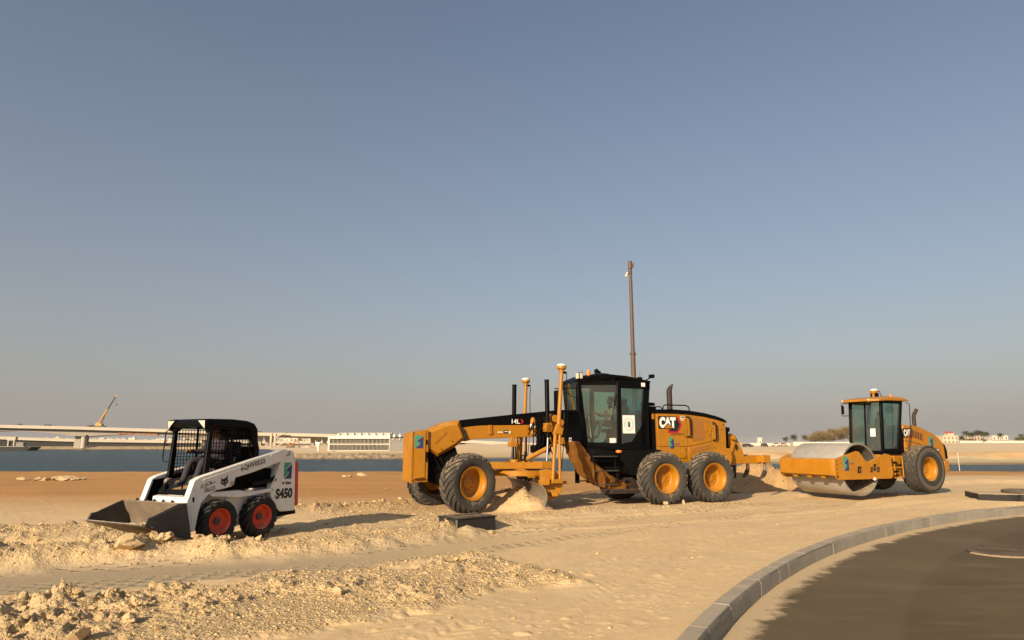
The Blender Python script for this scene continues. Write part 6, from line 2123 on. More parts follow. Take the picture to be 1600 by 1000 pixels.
def quay():
    q = thing('quay', 'dark floating quay with pale edge at the far left waterline', 'quay', (-350, 478, WATER_Z))
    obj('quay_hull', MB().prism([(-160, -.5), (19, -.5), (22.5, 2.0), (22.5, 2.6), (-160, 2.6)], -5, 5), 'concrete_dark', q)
    obj('quay_edge', MB().box(-160, 18, -5.1, -4.9, 2.55, 2.95), 'concrete_grey', q)
    g = thing('gantry_frame', 'pale portal frame standing on the dark quay', 'gantry', (-346, 480, WATER_Z + 2.6))
    obj('gantry_leg', MB().box(-2.4, -1.6, -1, 1, 0, 5.2), 'concrete_light', g)
    obj('gantry_leg', MB().box(1.6, 2.4, -1, 1, 0, 5.2), 'concrete_light', g)
    obj('gantry_beam', MB().prism([(-2.8, 4.2), (2.8, 4.2), (3.2, 6.6), (-3.0, 6.9)], -1.2, 1.2), 'concrete_light', g)
    obj('gantry_panel', MB().box(-1.5, 1.5, .2, .6, .4, 3.4), 'concrete_dark', g)
    b = thing('site_cabin', 'small grey site cabin on the dark quay', 'cabin', (-339.5, 480, WATER_Z + 2.6))
    obj('cabin_wall', MB().box(-2.5, 2.5, -1.5, 1.5, 0, 2.6), 'grey_cladding', b)
    obj('cabin_roof', MB().prism([(-2.8, 2.6), (2.8, 2.6), (2.8, 2.8), (0, 3.0), (-2.8, 2.8)], -1.7, 1.7), 'concrete_grey', b)


quay()


# ---------------------------------------------------------------- glazed hall on the spit
def hall():
    base = -1.75
    h = thing('exhibition_hall', 'long glazed hall with cream roof edge and grey end block on the spit', 'building', (-68, 312, base))
    W0, W1 = -14.3, 13.0
    obj('hall_body', MB().box(W0 + .3, W1 - .3, 1.2, 14, 0, 6.0), 'grey_cladding', h)
    obj('plinth', MB().box(W0, W1, -.4, 1.2, -.6, .25), 'concrete_light', h)
    obj('facade_glass', MB().box(W0 + .2, W1 - .2, .55, .75, .25, 5.3), 'facade_glass', h)
    mb = MB()
    n = 46
    for i in range(n + 1):
        x = W0 + .2 + (W1 - W0 - .4) * i / n
        w = .035 if i % 3 else .06
        mb.box(x - w, x + w, .28, .55, .25, 5.3)
    o = obj('mullions', mb, 'wall_white', h)
    o['kind'] = 'stuff'
    obj('transom', MB().box(W0, W1, .2, .56, 2.55, 2.85), 'wall_white', h)
    obj('transom', MB().box(W0, W1, .2, .56, 3.15, 3.3), 'wall_white', h)
    obj('end_pier', MB().box(W0 - .4, W0 + .25, 0, 1.2, -.3, 5.4), 'fascia_cream', h)
    obj('end_pier', MB().box(W1 - .25, W1 + .1, 0, 1.2, -.3, 5.4), 'fascia_cream', h)
    obj('fascia', MB().prism([(-.4, 5.3), (-.4, 6.3), (.4, 6.5), (1.6, 6.5), (1.6, 5.3)], W0 - .4, W1 + .2, 'x'), 'fascia_cream', h)
    obj('roof_slope', MB().prism([(.4, 6.5), (5.5, 8.0), (9, 8.0), (14, 6.3), (14, 6.0), (.4, 6.0)], W0 + 3.0, W1, 'x'), 'fascia_cream', h)
    for k in range(8):
        x = W0 + 3.6 + k * 3.25
        obj('roof_light', MB().loft([(x - .9, .9, 6.55), (x + .9, .9, 6.55), (x + .9, 3.4, 7.1), (x - .9, 3.4, 7.1)], [(x + .1, 1.4, 7.7), (x + .5, 1.4, 7.7), (x + .5, 3.0, 8.0), (x + .1, 3.0, 8.0)]), 'wall_white', h)
    obj('end_block', MB().prism([(W1 + .2, -.5), (W1 + .2, 5.6), (W1 + 7.6, 5.9), (W1 + 7.6, -.5)], -1.5, 10), 'grey_cladding', h)
    obj('end_block_eave', MB().box(W1 + .4, W1 + 7.6, -1.7, 1, 5.6, 6.2), 'concrete_dark', h)
    for k, (x, z) in enumerate(((1.6, 4.7), (4.4, 4.7), (1.9, 5.8), (4.5, 5.8))):
        obj('wall_lamp', MB().box(W1 + x, W1 + x + .5, -2.0, -1.5, z, z + .5), 'wall_white', h)
    for k in range(3):
        x = W1 + 1.0 + 2.6 * k
        obj('roof_light', MB().loft([(x, 0, 6.2), (x + 1.6, 0, 6.2), (x + 1.6, 2, 6.2), (x, 2, 6.2)], [(x + .6, .6, 7.5), (x + .9, .6, 7.5), (x + .9, 1.4, 7.5), (x + .6, 1.4, 7.5)]), 'wall_white', h)


hall()
t = thing('conical_silo', 'white conical tank on a short stem left of the glazed hall', 'tank', (-84.5, 303, -1.8))
obj('tank_cone', MB().lathe([(.25, .9), (1.15, 2.6), (1.35, 3.3), (1.1, 3.7), (0, 3.9)], (0, 0, 0), (0, 0, 1), 20), 'antenna_white', t)
obj('tank_stem', MB().cyl((0, 0, -.4), (0, 0, 1.0), .3), 'antenna_white', t)

# low heaps and plant parked under the bridge's columns
EX = thing('excavator', 'rusty orange excavator working on the spit below the bridge', 'excavator', (-134, 420, -1.3))
obj('track', MB().prism(rounded(-2.2, 0, 2.2, .9, .4), -1.4, -.8), 'crane_dark', EX)
obj('track', MB().prism(rounded(-2.2, 0, 2.2, .9, .4), .8, 1.4), 'crane_dark', EX)
obj('house', MB().prism([(-2.2, 1.0), (1.6, 1.0), (1.6, 1.7), (.4, 1.9), (.3, 3.0), (-.9, 3.0), (-1.0, 2.1), (-2.2, 2.0)], -1.2, 1.2), 'formwork', EX)
obj('excavator_arm', MB().prism([(1.2, 1.5), (3.2, 4.0), (5.0, 3.0), (5.2, .9), (5.5, .9), (5.3, 3.3), (3.2, 4.6), (.9, 1.9)], -.3, .3), 'formwork', EX)
obj('dig_bucket', MB().prism([(4.8, .9), (5.7, 1.0), (5.6, .1), (4.9, -.1)], -.5, .5), 'crane_dark', EX)


def heap(x, y, rx, ry, h, name, label, m):
    n, k = 22, 8
    vs, fs = [], []
    for i in range(k + 1):
        q = i / k
        for j in range(n):
            a = 2 * math.pi * j / n
            r = q * (1 + .25 * mnoise.noise((math.cos(a) * 1.5 + x, math.sin(a) * 1.5, q)))
            z = h * (1 - q) ** .8 * (1 + .4 * mnoise.noise((math.cos(a) * 2 + x, q * 3, math.sin(a) * 2)))
            vs.append((rx * r * math.cos(a), ry * r * math.sin(a), z - .1))
    for i in range(k):
        for j in range(n):
            fs.append((i * n + j, i * n + (j + 1) % n, (i + 1) * n + (j + 1) % n, (i + 1) * n + j))
    o = obj(name, MB().add(vs, fs), m, smooth=60)
    o.location = (x, y, gz(x, y))
    return tag(o, label, 'heap')


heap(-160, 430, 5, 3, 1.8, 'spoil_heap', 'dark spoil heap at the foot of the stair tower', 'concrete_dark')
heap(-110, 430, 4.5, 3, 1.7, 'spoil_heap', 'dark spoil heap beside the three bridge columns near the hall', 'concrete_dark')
heap(-148, 425, 3.2, 2, 1.0, 'spoil_heap', 'low tan heap between the stair tower and the excavator', 'wall_tan')
heap(-118, 400, 4.0, 2, 1.1, 'spoil_heap', 'low rubble heap between the excavator and the white tank', 'wall_tan')


# ---------------------------------------------------------------- distant town behind the bridge: countable blocks
def town():
    r = random.Random(21)
    n = 0
    spots = []
    for k in range(34):
        spots.append((r.uniform(40, 300), r.uniform(1500, 2100)))
    for k in range(9):
        spots.append((r.uniform(440, 500), r.uniform(1400, 1900)))
    for px, D in spots:
        x = (px - 800) * D / 1084.0
        w, h, d = r.uniform(7, 20), r.uniform(7, 13), r.uniform(8, 14)
        g0 = gz(x, D)
        t = thing('distant_building', 'tiny pale building of the distant town seen under the bridge', 'building', (x, D, g0 - .5), r.uniform(-.3, .3), 'distant town buildings')
        m = r.choice(('wall_white', 'wall_beige', 'wall_tan', 'wall_white'))
        obj('house_wall', MB().box(-w / 2, w / 2, 0, d, 0, h), m, t)
        obj('parapet', MB().box(-w / 2 - .3, w / 2 + .3, -.3, d + .3, h, h + .9), 'wall_white', t)
        sx = r.uniform(-w / 3, w / 8)
        obj('roof_block', MB().box(sx, sx + w * .3, d * .3, d * .7, h + .9, h + r.uniform(2, 4.5)), r.choice(('wall_white', 'wall_tan')), t)
        for q in range(2):
            wx = -w / 2 + w * (.2 + .4 * q)
            obj('window', MB().box(wx, wx + w * .16, -.15, 0, h * .35, h * .75), 'window_dark', t)
    return


town()


# ---------------------------------------------------------------- right-hand shore: walls, houses, palms, dry trees
def wall(x0, x1, y, z1, label, posts=12):
    zg = min(gz(x0, y), gz(x1, y)) - .6
    w = thing('boundary_wall', label, 'wall', ((x0 + x1) / 2, y, zg))
    L = x1 - x0
    for i in range(posts):
        a = -L / 2 + L * i / posts
        b = -L / 2 + L * (i + 1) / posts
        dz = rnd.uniform(-.05, .05)
        obj('wall_panel', MB().box(a + .25, b - .05, 0, .25, 0, z1 - zg + dz), 'wall_white', w)
        obj('wall_post', MB().box(a - .05, a + .25, -.08, .33, 0, z1 - zg + .18), 'wall_white', w)


wall(118, 141, 352, 1.55, 'white boundary wall seen between the grader ripper and the roller drum', 8)
wall(141.5, 205, 349, 2.1, 'taller white boundary wall running behind the roller drum', 16)
wall(402, 468, 622, 3.6, 'white garden wall below the palm grove on the right', 14)
wall(470, 640, 622, 4.0, 'white garden wall at the right edge beyond the sand', 26)
b = thing('water_tank_house', 'small white cube-like pump house above the wall beside the ripper', 'building', (250.5, 700, gz(250, 700) - .5))
obj('house_wall', MB().box(-1.8, 1.8, 0, 4, 0, 5.2), 'wall_white', b)
obj('parapet', MB().box(-2.0, 2.0, -.2, 4.2, 5.2, 5.7), 'wall_white', b)
obj('door', MB().box(-.5, .5, -.1, 0, 0, 2.2), 'window_dark', b)


def house(name, label, x, y, w, d, floors, m, roof=None, tower=False):
    zg = gz(x, y) - .6
    h = thing(name, label, 'house', (x, y, zg))
    H_ = 3.4 * floors
    obj('house_wall', MB().box(-w / 2, w / 2, 0, d, 0, H_), m, h)
    obj('parapet', MB().box(-w / 2 - .3, w / 2 + .3, -.3, d + .3, H_, H_ + .8), m, h)
    nw = max(2, int(w / 3.2))
    for f in range(floors):
        for i in range(nw):
            xx = -w / 2 + w * (i + .5) / nw
            win = obj('window', MB().box(xx - .55, xx + .55, -.12, 0, 3.4 * f + 1.0, 3.4 * f + 2.5), 'window_dark', h)
            obj('window_frame', MB().box(xx - .75, xx + .75, -.2, -.13, 3.4 * f + 2.5, 3.4 * f + 2.7), 'wall_white', win)
    if tower:
        obj('roof_room', MB().box(-w * .05, w * .35, d * .2, d * .7, H_ + .8, H_ + 3.2), m, h)
        obj('roof', MB().loft([(-w * .08, d * .15, H_ + 3.2), (w * .38, d * .15, H_ + 3.2), (w * .38, d * .75, H_ + 3.2), (-w * .08, d * .75, H_ + 3.2)], [(w * .08, d * .4, H_ + 5), (w * .22, d * .4, H_ + 5), (w * .22, d * .5, H_ + 5), (w * .08, d * .5, H_ + 5)]), 'roof_red', h)
    return h


house('house', 'beige house with small red roof room left of the palm grove', 421, 665, 15, 12, 2, 'wall_beige', tower=True)
house('house', 'low tan house half hidden by the leftmost palm', 434, 655, 11, 8, 1, 'wall_tan')
hh = house('house', 'white two-storey villa between the palm grove and the green shrub', 465, 660, 15, 14, 2, 'wall_white')
obj('red_band', MB().box(-7.6, 7.6, -.45, -.3, 3.2, 3.7), 'roof_red', hh)
house('house', 'long tan flat-roofed block at the right edge behind the shrubs', 497, 720, 34, 16, 2, 'wall_tan')


def palm_mesh(h, seed):
    r = random.Random(seed)
    lean = (r.uniform(-.4, .4), r.uniform(-.4, .4))
    tr = MB().tube([(lean[0] * (t ** 2), lean[1] * t * t, h * t) for t in (0, .2, .4, .6, .8, 1.0)], [.34, .27, .25, .24, .24, .28], 8)
    cr = MB()
    vs, fs = [], []
    for i in range(60):
        az = r.uniform(0, 2 * math.pi)
        el = r.uniform(-.7, 1.25)
        L = r.uniform(3.0, 4.3)
        pts = []
        for k in range(7):
            t = k / 6
            e = el - 1.6 * t * t
            pts.append((t, e))
        p = Vector((lean[0], lean[1], h))
        prev = p
        for k in range(6):
            t = (k + .5) / 6
            e = el - 1.5 * t * t
            q = prev + Vector((math.cos(az) * math.cos(e), math.sin(az) * math.cos(e), math.sin(e))) * (L / 6)
            wdt = .62 * math.sin(math.pi * min(1, .15 + t * .85)) + .05
            side = Vector((-math.sin(az), math.cos(az), 0))
            droop = Vector((0, 0, -wdt * .8))
            n0 = len(vs)
            for s in (-1, 1):
                # leaflets: separate narrow blades on both sides of the rib
                for m_ in range(2):
                    b0 = prev + (q - prev) * (m_ * .5)
                    b1 = prev + (q - prev) * (m_ * .5 + .3)
                    tip = (b0 + b1) / 2 + side * s * wdt + droop + (q - prev) * .5
                    n1 = len(vs)
                    vs += [tuple(b0), tuple(b1), tuple(tip)]
                    fs.append((n1, n1 + 1, n1 + 2))
            prev = q
    cr.v, cr.f = vs, fs
    return tr.mesh('trunk', 40), cr.mesh('crown', 0)


PALMS = [palm_mesh(h, k) for k, h in enumerate((7.5, 9.0, 10.0, 4.5))]


def palm(px, D, k, label, s=1.0, rz=0.0):
    x = (px - 800) * D / 1084.0
    t = thing('palm_tree', label, 'palm tree', (x, D, gz(x, D) - .3), rz)
    obj('trunk', PALMS[k][0], 'palm_trunk', t)
    obj('crown', PALMS[k][1], 'palm_leaf', t)
    t.scale = (s, s, s)


palm(1228, 600, 3, 'smallest distant palm, leftmost above the white wall', .9)
palm(1240.5, 600, 3, 'distant palm in the middle of the three above the white wall', 1.25, 1)
palm(1258, 600, 3, 'distant palm nearest the brown trees above the white wall', 1.15, 2)
palm(1511, 645, 1, 'tall palm standing apart at the left end of the grove', 1.05, .4)
palm(1503, 640, 3, 'low bushy palm beside the beige house', 1.1, 1.3)
palm(1521, 650, 0, 'shortest palm inside the grove, second from its left end', 1.05, 2.0)
palm(1525.5, 640, 1, 'palm with a thick crown in the middle of the grove', 1.0, 2.6)
palm(1529, 652, 2, 'tallest palm in the middle of the grove', 1.02, 3.1)
palm(1533.5, 644, 1, 'palm just right of the tallest one in the grove', 1.08, 3.9)
palm(1543, 648, 1, 'palm at the right end of the grove beside the white villa', .98, 4.4)
palm(1516.5, 655, 1, 'palm partly hidden behind the grove between its two left palms', .95, .9)
palm(1538, 655, 0, 'shorter palm filling the right half of the grove', 1.15, 1.9)
palm(1563.5, 640, 0, 'dark palm between the white villa and the green shrub', 1.0, 5.0)
palm(1597, 640, 0, 'palm cut by the right edge of the picture', .9, 5.5)


def leafy(name, label, x, y, rx, rz, h, m, n, seed, leaf=.5):
    """tapered trunk with limbs, crown of small leaf faces clumped round the twigs"""
    r = random.Random(seed)
    t = thing(name, label, 'tree' if 'tree' in name else 'shrub', (x, y, gz(x, y) - .2))
    tr = MB()
    th = h * .32
    tr.tube([(0, 0, 0), (.1, .05, th * .5), (0, 0, th)], [.38, .3, .24], 8)
    tips = []
    for i in range(16):
        a = 2 * math.pi * i / 16 + r.uniform(-.2, .2)
        q = r.uniform(.35, .9)
        e = Vector((math.cos(a) * rx * q, math.sin(a) * rx * q * .8, th + (h - th) * r.uniform(.25, .95) * (1 - .35 * q)))
        tr.tube([(0, 0, th * .9), tuple(e * .5 + Vector((0, 0, th * .35))), tuple(e)], [.16, .09, .03], 5)
        tips.append(e)
    for i in range(26):
        a = r.uniform(0, 2 * math.pi)
        q = math.sqrt(r.random())
        tips.append(Vector((math.cos(a) * rx * q, math.sin(a) * rx * .8 * q, h * (.45 + .5 * (1 - q * q)) * r.uniform(.75, 1.0))))
    obj('trunk', tr, 'bark', t)
    vs, fs = [], []
    for i in range(n):
        c = r.choice(tips)
        d = Vector((r.gauss(0, 1), r.gauss(0, 1), r.gauss(0, .8))) * (rx * .17)
        p = c + d
        u = Vector((r.gauss(0, 1), r.gauss(0, 1), r.gauss(0, 1))).normalized() * leaf * r.uniform(.5, 1.1)
        w = u.orthogonal().normalized() * leaf * r.uniform(.3, .7)
        k = len(vs)
        vs += [tuple(p - u), tuple(p + w), tuple(p + u), tuple(p - w)]
        fs.append((k, k + 1, k + 2, k + 3))
    cr = MB()
    cr.v, cr.f = vs, fs
    me = bpy.data.meshes.new('crown')
    me.from_pydata(vs, [], fs)
    obj('crown', me, m, t)


leafy('dry_tree', 'wide brown dry tree, leftmost of the clump behind the roller', 190, 425, 7.0, 4, 8.2, 'dry_leaf', 9000, 1, .30)
leafy('dry_tree', 'brown dry tree in the middle of the clump behind the roller', 199, 430, 7.0, 4, 9.6, 'dry_leaf', 9000, 2, .30)
leafy('dry_tree', 'tall brown dry tree beside the roller cab front', 210, 432, 7.5, 5, 11.4, 'dry_leaf', 9000, 3, .30)
leafy('dry_tree', 'brown dry tree seen through the roller cab glass', 223, 436, 8.0, 5, 11.6, 'dry_leaf', 9000, 4, .30)
leafy('green_shrub', 'olive green rounded shrub beside the white villa', 462, 628, 5.0, 4, 6.5, 'green_leaf', 1800, 5, .6)
leafy('green_shrub', 'low dark shrub at the foot of the palm grove', 424, 624, 3.0, 3, 3.2, 'green_leaf', 900, 6, .5)
leafy('green_shrub', 'small olive shrub at the left end of the palms below the beige house', 415, 628, 2.6, 3, 3.6, 'green_leaf', 900, 7, .5)


def parked_car(px, D, label, m, rz):
    x = (px - 800) * D / 1084.0
    c = thing('parked_car', label, 'car', (x, D, gz(x, D)), rz)
    obj('body', MB().prism([(-2.2, .35), (2.2, .35), (2.25, .85), (1.2, .98), (.7, 1.5), (-1.2, 1.52), (-2.1, .95), (-2.25, .8)], -.85, .85), m, c, .08)
    obj('window', MB().prism([(1.0, 1.0), (.62, 1.42), (-1.1, 1.44), (-1.8, 1.0)], -.87, .87), 'window_dark', c)
    for wx in (-1.35, 1.35):
        for wy in (-.8, .8):
            obj('wheel', MB().cyl((wx, wy - .1, .34), (wx, wy + .1, .34), .34, n=14), 'crane_dark', c)


parked_car(1168, 285, 'dark parked car right behind the ripper arm', 'crane_dark', .2)
parked_car(1194, 290, 'dark parked car in the middle of the sand beyond the ripper', 'crane_dark', .9)
parked_car(1212, 320, 'pale parked car in front of the white wall', 'wall_white', .1)
parked_car(1223, 322, 'tan parked car nearest the roller drum', 'wall_tan', .3)
# ================================================================ pole, posts, chambers, stones
mat('pole_brown', (.10, .064, .042), .6, var=.12, scale=2)
mat('bitumen', (.016, .014, .012), .75, dust=.12, var=.3, scale=4, bump=.3, bscale=25)
mat('cover_iron', (.085, .062, .043), .75, dust=.16, var=.3, scale=5)
mat('stone', (.53, .385, .205), .95, var=.16, scale=3, bump=.5, bscale=14)
mat('stone_pale', (.64, .50, .32), .95, var=.14, scale=3, bump=.5, bscale=14)
mat('clod', (.54, .38, .19), .98, var=.2, scale=6, bump=.5, bscale=30, spec=.1)

# brown mast with a camera arm, beyond the grader
PX, PY = 5.35, 30.0
zp = gz(PX, PY)
pl = thing('camera_pole', 'tall thin brown steel pole rising behind the grader cab', 'pole', (PX, PY, zp))
obj('lower_shaft', MB().cyl((0, 0, -.3), (0, 0, 5.55 - zp), .112, .105, n=18), 'pole_brown', pl)
obj('collar', MB().lathe([(.10, 5.50 - zp), (.135, 5.50 - zp), (.135, 5.58 - zp), (.10, 5.60 - zp)], (0, 0, 0), (0, 0, 1), 18), 'pole_brown', pl)
obj('upper_shaft', MB().cyl((0, 0, 5.55 - zp), (0, 0, 9.72 - zp), .090, .070, n=18), 'pole_brown', pl)
hd = obj('pole_head', MB().cyl((0, 0, 9.40 - zp), (0, 0, 9.76 - zp), .10, .09, n=16).box(.06, .16, -.06, .06, 9.5 - zp, 9.66 - zp), 'pole_brown', pl)
obj('camera_arm', MB().cyl((-.05, 0, 9.22 - zp), (-.16, -.02, 9.20 - zp), .03, n=8).box(-.12, .02, -.09, .09, 9.17 - zp, 9.30 - zp), 'pole_brown', pl)
obj('camera', MB().cyl((-.12, -.02, 9.24 - zp), (-.24, -.10, 9.00 - zp), .045, .05, n=12), 'lamp_lens', pl)
obj('base_plate', MB().box(-.25, .25, -.25, .25, -.05, .04), 'pole_brown', pl)

mp = thing('marker_post', 'thin white survey post at the water edge right of the roller', 'post', (27.1, 42.3, gz(27.1, 42.3)))
obj('post_shaft', MB().cyl((0, 0, -.4), (.0, 0, 1.22), .02, n=8), 'wall_white', mp)
obj('post_cap', MB().lathe([(.05, 1.20), (.055, 1.28), (.03, 1.34), (0, 1.34)], (0, 0, 0), (0, 0, 1), 10), 'concrete_grey', mp)

# black cable chamber in front of the grader
cz = gz(-.86, 13.6)
ch = thing('cable_chamber', 'black bitumen-coated cable chamber with steel lid in front of the grader', 'manhole', (-.86, 13.60, cz - .01), math.atan2(.55, .70))
a, b = .45, .31
obj('chamber_wall', MB().prism([(-a, -b), (a, -b), (a, b), (-a, b)], -.16, .115, 'z'), 'bitumen', ch, .012)
obj('chamber_rim', MB().prism([(-a - .02, -b - .02), (a + .02, -b - .02), (a + .02, b + .02), (-a - .02, b + .02)], .115, .14, 'z'), 'bitumen', ch, .006)
lid = obj('lid', MB().prism([(-a + .07, -b + .06), (a - .07, -b + .06), (a - .07, b - .06), (-a + .07, b - .06)], .14, .155, 'z'), 'cover_iron', ch, .004)
obj('lid_bar', MB().box(-a + .12, a - .12, -.02, .02, .155, .165), 'bitumen', lid)
obj('edge_scrape', MB().box(-a - .013, -a + .012, -b - .013, -b + .012, -.1, .11), 'steel_worn', ch)

# round-covered concrete chamber near the kerb
z2 = gz(13.6, 20.0)
c2 = thing('manhole_chamber', 'low dark concrete chamber with round cover beside the kerb at right', 'manhole', (14.45, 19.95, z2), -.33)
slab = MB()
front = [(-1.30, -.95), (-.62, -.98), (-.40, -.96), (-.28, -.86), (-.14, -.88), (-.02, -.97), (.6, -.95), (1.5, -.97), (1.5, .35), (-1.30, .35)]
slab.prism(front, -.15, .15, 'z')
obj('chamber_slab', slab, 'bitumen', c2, .02)
obj('slab_top', MB().prism([(x * .985, y * .975) for x, y in front], .151, .162, 'z'), mat('sandy_concrete', (.42, .32, .21), .95, dust=.5, var=.2, scale=3), c2)
obj('cover_ring', MB().lathe([(.50, .155), (.64, .155), (.64, .235), (.60, .25), (.50, .25)], (.10, -.28, 0), (0, 0, 1), 48, closed=True), 'cover_iron', c2)
obj('cover', MB().cyl((.10, -.28, .16), (.10, -.28, .242), .497, n=48), 'cover_iron', c2)

# manhole frame in the asphalt, sand caught round it
rm_ = thing('manhole_ring', 'rough round manhole frame set in the dark asphalt with a sandy rim', 'manhole', (8.2, 11.98, ROAD_Z))
ringm = MB()
n = 64
vs, fs = [], []
for i in range(n):
    a = 2 * math.pi * i / n
    for rr_, zz in ((.34, .004), (.36, .035 + .012 * mnoise.noise((math.cos(a) * 5, math.sin(a) * 5, 0))), (.44, .045 + .018 * mnoise.noise((math.cos(a) * 6, math.sin(a) * 6, 3))), (.475, .03), (.485, .002)):
        q = rr_ * (1 + .02 * mnoise.noise((math.cos(a) * 4, math.sin(a) * 4, rr_)))
        vs.append((q * math.cos(a), q * math.sin(a), zz))
for i in range(n):
    for k in range(4):
        fs.append((i * 5 + k, ((i + 1) % n) * 5 + k, ((i + 1) % n) * 5 + k + 1, i * 5 + k + 1))
obj('frame_ring', ringm.add(vs, fs), mat('ring_asphalt', (.060, .044, .028), .9, dust=.03, var=.3, scale=8, bump=.6, bscale=40), rm_)
obj('cover', MB().cyl((0, 0, .002), (0, 0, .022), .35, n=48), 'asphalt', rm_)
vs, fs = [], []
for i in range(41):
    a = RAD(178 + 190 * i / 40)
    w = .008 * math.sin(math.pi * i / 40) + .012 * (mnoise.noise((i * .7, 1, 2)) + .6)
    for q, zz in ((.478, .024), (.488 + w * .5, .018), (.495 + w, .0015)):
        vs.append((q * math.cos(a), q * math.sin(a), zz))
for i in range(40):
    for k in range(2):
        fs.append((i * 3 + k, i * 3 + 3 + k, i * 3 + 4 + k, i * 3 + 1 + k))
obj('sand_rim', MB().add(vs, fs), mat('drift_sand', (.30, .22, .13), .95, var=.1, scale=9), rm_)


# ---------------------------------------------------------------- stones and clods
def clod_mesh(name, seed, sub=2, jag=.35):
    bm = bmesh.new()
    bmesh.ops.create_icosphere(bm, subdivisions=sub, radius=1.0)
    r = random.Random(seed)
    off = Vector((r.uniform(0, 99), r.uniform(0, 99), r.uniform(0, 99)))
    sx, sy, sz = r.uniform(.8, 1.25), r.uniform(.75, 1.1), r.uniform(.55, .85)
    planes = [(Vector((r.gauss(0, 1), r.gauss(0, 1), r.gauss(0, 1))).normalized(), r.uniform(.5, .85)) for _ in range(11)]
    for v in bm.verts:
        p = v.co.copy()
        k = 1 + jag * mnoise.noise(p * 1.3 + off) + jag * .6 * mnoise.noise(p * 3.1 + off) + jag * .35 * mnoise.noise(p * 6.5 + off)
        p = p * k
        for nrm, d in planes:
            e = p.dot(nrm) - d
            if e > 0:
                p -= nrm * e * .92
        v.co = (p.x * sx, p.y * sy, p.z * sz)
    me = bpy.data.meshes.new(name)
    bm.to_mesh(me)
    bm.free()
    me.shade_smooth()
    me.set_sharp_from_angle(angle=RAD(22))
    return me


CL = [clod_mesh('clod', 100 + k) for k in range(14)]
for me in CL:
    me.materials.append(MAT['clod'])
ST = [clod_mesh('stone', 300 + k, 3, .55) for k in range(6)]
for me in ST:
    me.materials.append(MAT['stone'])


def stone(name, label, x, y, s, k, rz=0.0, sink=.35, sc_=(1, 1, 1), group=None, cat='rock', m=None):
    o = bpy.data.objects.new(name, ST[k])
    col.objects.link(o)
    o.location = (x, y, gz(x, y) + s * sc_[2] * (.6 - sink))
    o.scale = (s * sc_[0], s * sc_[1], s * sc_[2])
    o.rotation_euler = (rnd.uniform(-.2, .2), rnd.uniform(-.2, .2), rz)
    return tag(o, label, cat, group)


stone('boulder', 'largest tan boulder lying under the loader bucket', -5.48, 10.15, .20, 0, .6, .22, (1.15, .9, 1.05))
stone('boulder', 'smooth yellowish boulder between the bucket and the front tyre', -5.13, 10.55, .12, 1, 1.1, .2, (1.1, .9, .9))
stone('boulder', 'rounded stone right in front of the loader front tyre', -4.72, 10.6, .075, 2, .2, .2)
stone('boulder', 'tan stone in the berm below the loader wheels', -4.28, 10.6, .08, 3, 2.2, .2)
stone('boulder', 'block of soil at the berm between the two loader tyres', -3.85, 10.8, .07, 4, 2.9, .2)
stone('rock', 'dark shaded rock topmost at the edge of the foreground berm', -4.26, 7.55, .070, 1, .3, .1)
stone('rock', 'pale angular rock just below the dark shaded one', -4.05, 7.30, .09, 5, 1.9, .2)
stone('rock', 'wide flat rock with long shadow near the lower left corner', -4.32, 6.62, .085, 0, 2.6, .2, (1.3, 1, .9))
stone('rock', 'pointed rock below the wide flat one at lower left', -4.42, 6.25, .09, 3, .9, .2)
stone('rock', 'tall rock at the bottom edge of the rubble', -3.55, 5.95, .10, 2, 1.2, .15, (1, .9, 1.25))
stone('rock', 'rounded lump with deep shadow right of the pale angular rock', -3.55, 6.85, .085, 4, .4, .15)
stone('rock', 'pale boulder-like lump in the middle of the foreground rubble', -3.42, 6.45, .08, 1, 2.4, .15)
stone('rock', 'lone light rock casting a shadow on the right part of the rubble', -1.85, 7.72, .07, 5, .1, .1)
stone('rock', 'pale stone on the tip of the rubble ridge left of the lane', -.75, 9.75, .07, 2, 1.5, .1)
stone('rock', 'white stone at the right corner of the black chamber', -.38, 13.25, .055, 3, .6, .1)
stone('rock', 'tan stone touching the front tandem tyre of the grader', 4.05, 18.55, .08, 1, .6, .1)
stone('rock', 'upright stone between the two tandem tyres of the grader', 4.55, 18.7, .075, 4, .9, .0, (.8, .8, 1.3))
stone('rock', 'pale slab of rock leaning on the mound behind the grader', 7.35, 23.6, .32, 0, .3, .25, (1.2, .7, .7))
for k, (x, y, s, lb) in enumerate(((-22.1, 31.6, .20, 'small rock left of the rock row on the far sand'), (-21.0, 31.4, .22, 'left rock of the row on the far sand'), (-20.55, 31.5, .24, 'middle rock of the row on the far sand'),
                                   (-20.1, 31.5, .30, 'tallest rock of the row on the far sand'), (-19.5, 31.8, .16, 'right end rock of the row on the far sand'),
                                   (-8.3, 34.6, .14, 'small debris lump left on the sand behind the loader'), (-7.6, 35.4, .22, 'largest debris lump on the sand behind the loader'), (-8.0, 34.5, .12, 'low flat debris lump on the sand behind the loader'))):
    stone('rock', lb, x, y, s, k % 6, k, .25, (1.5, 1, .7))


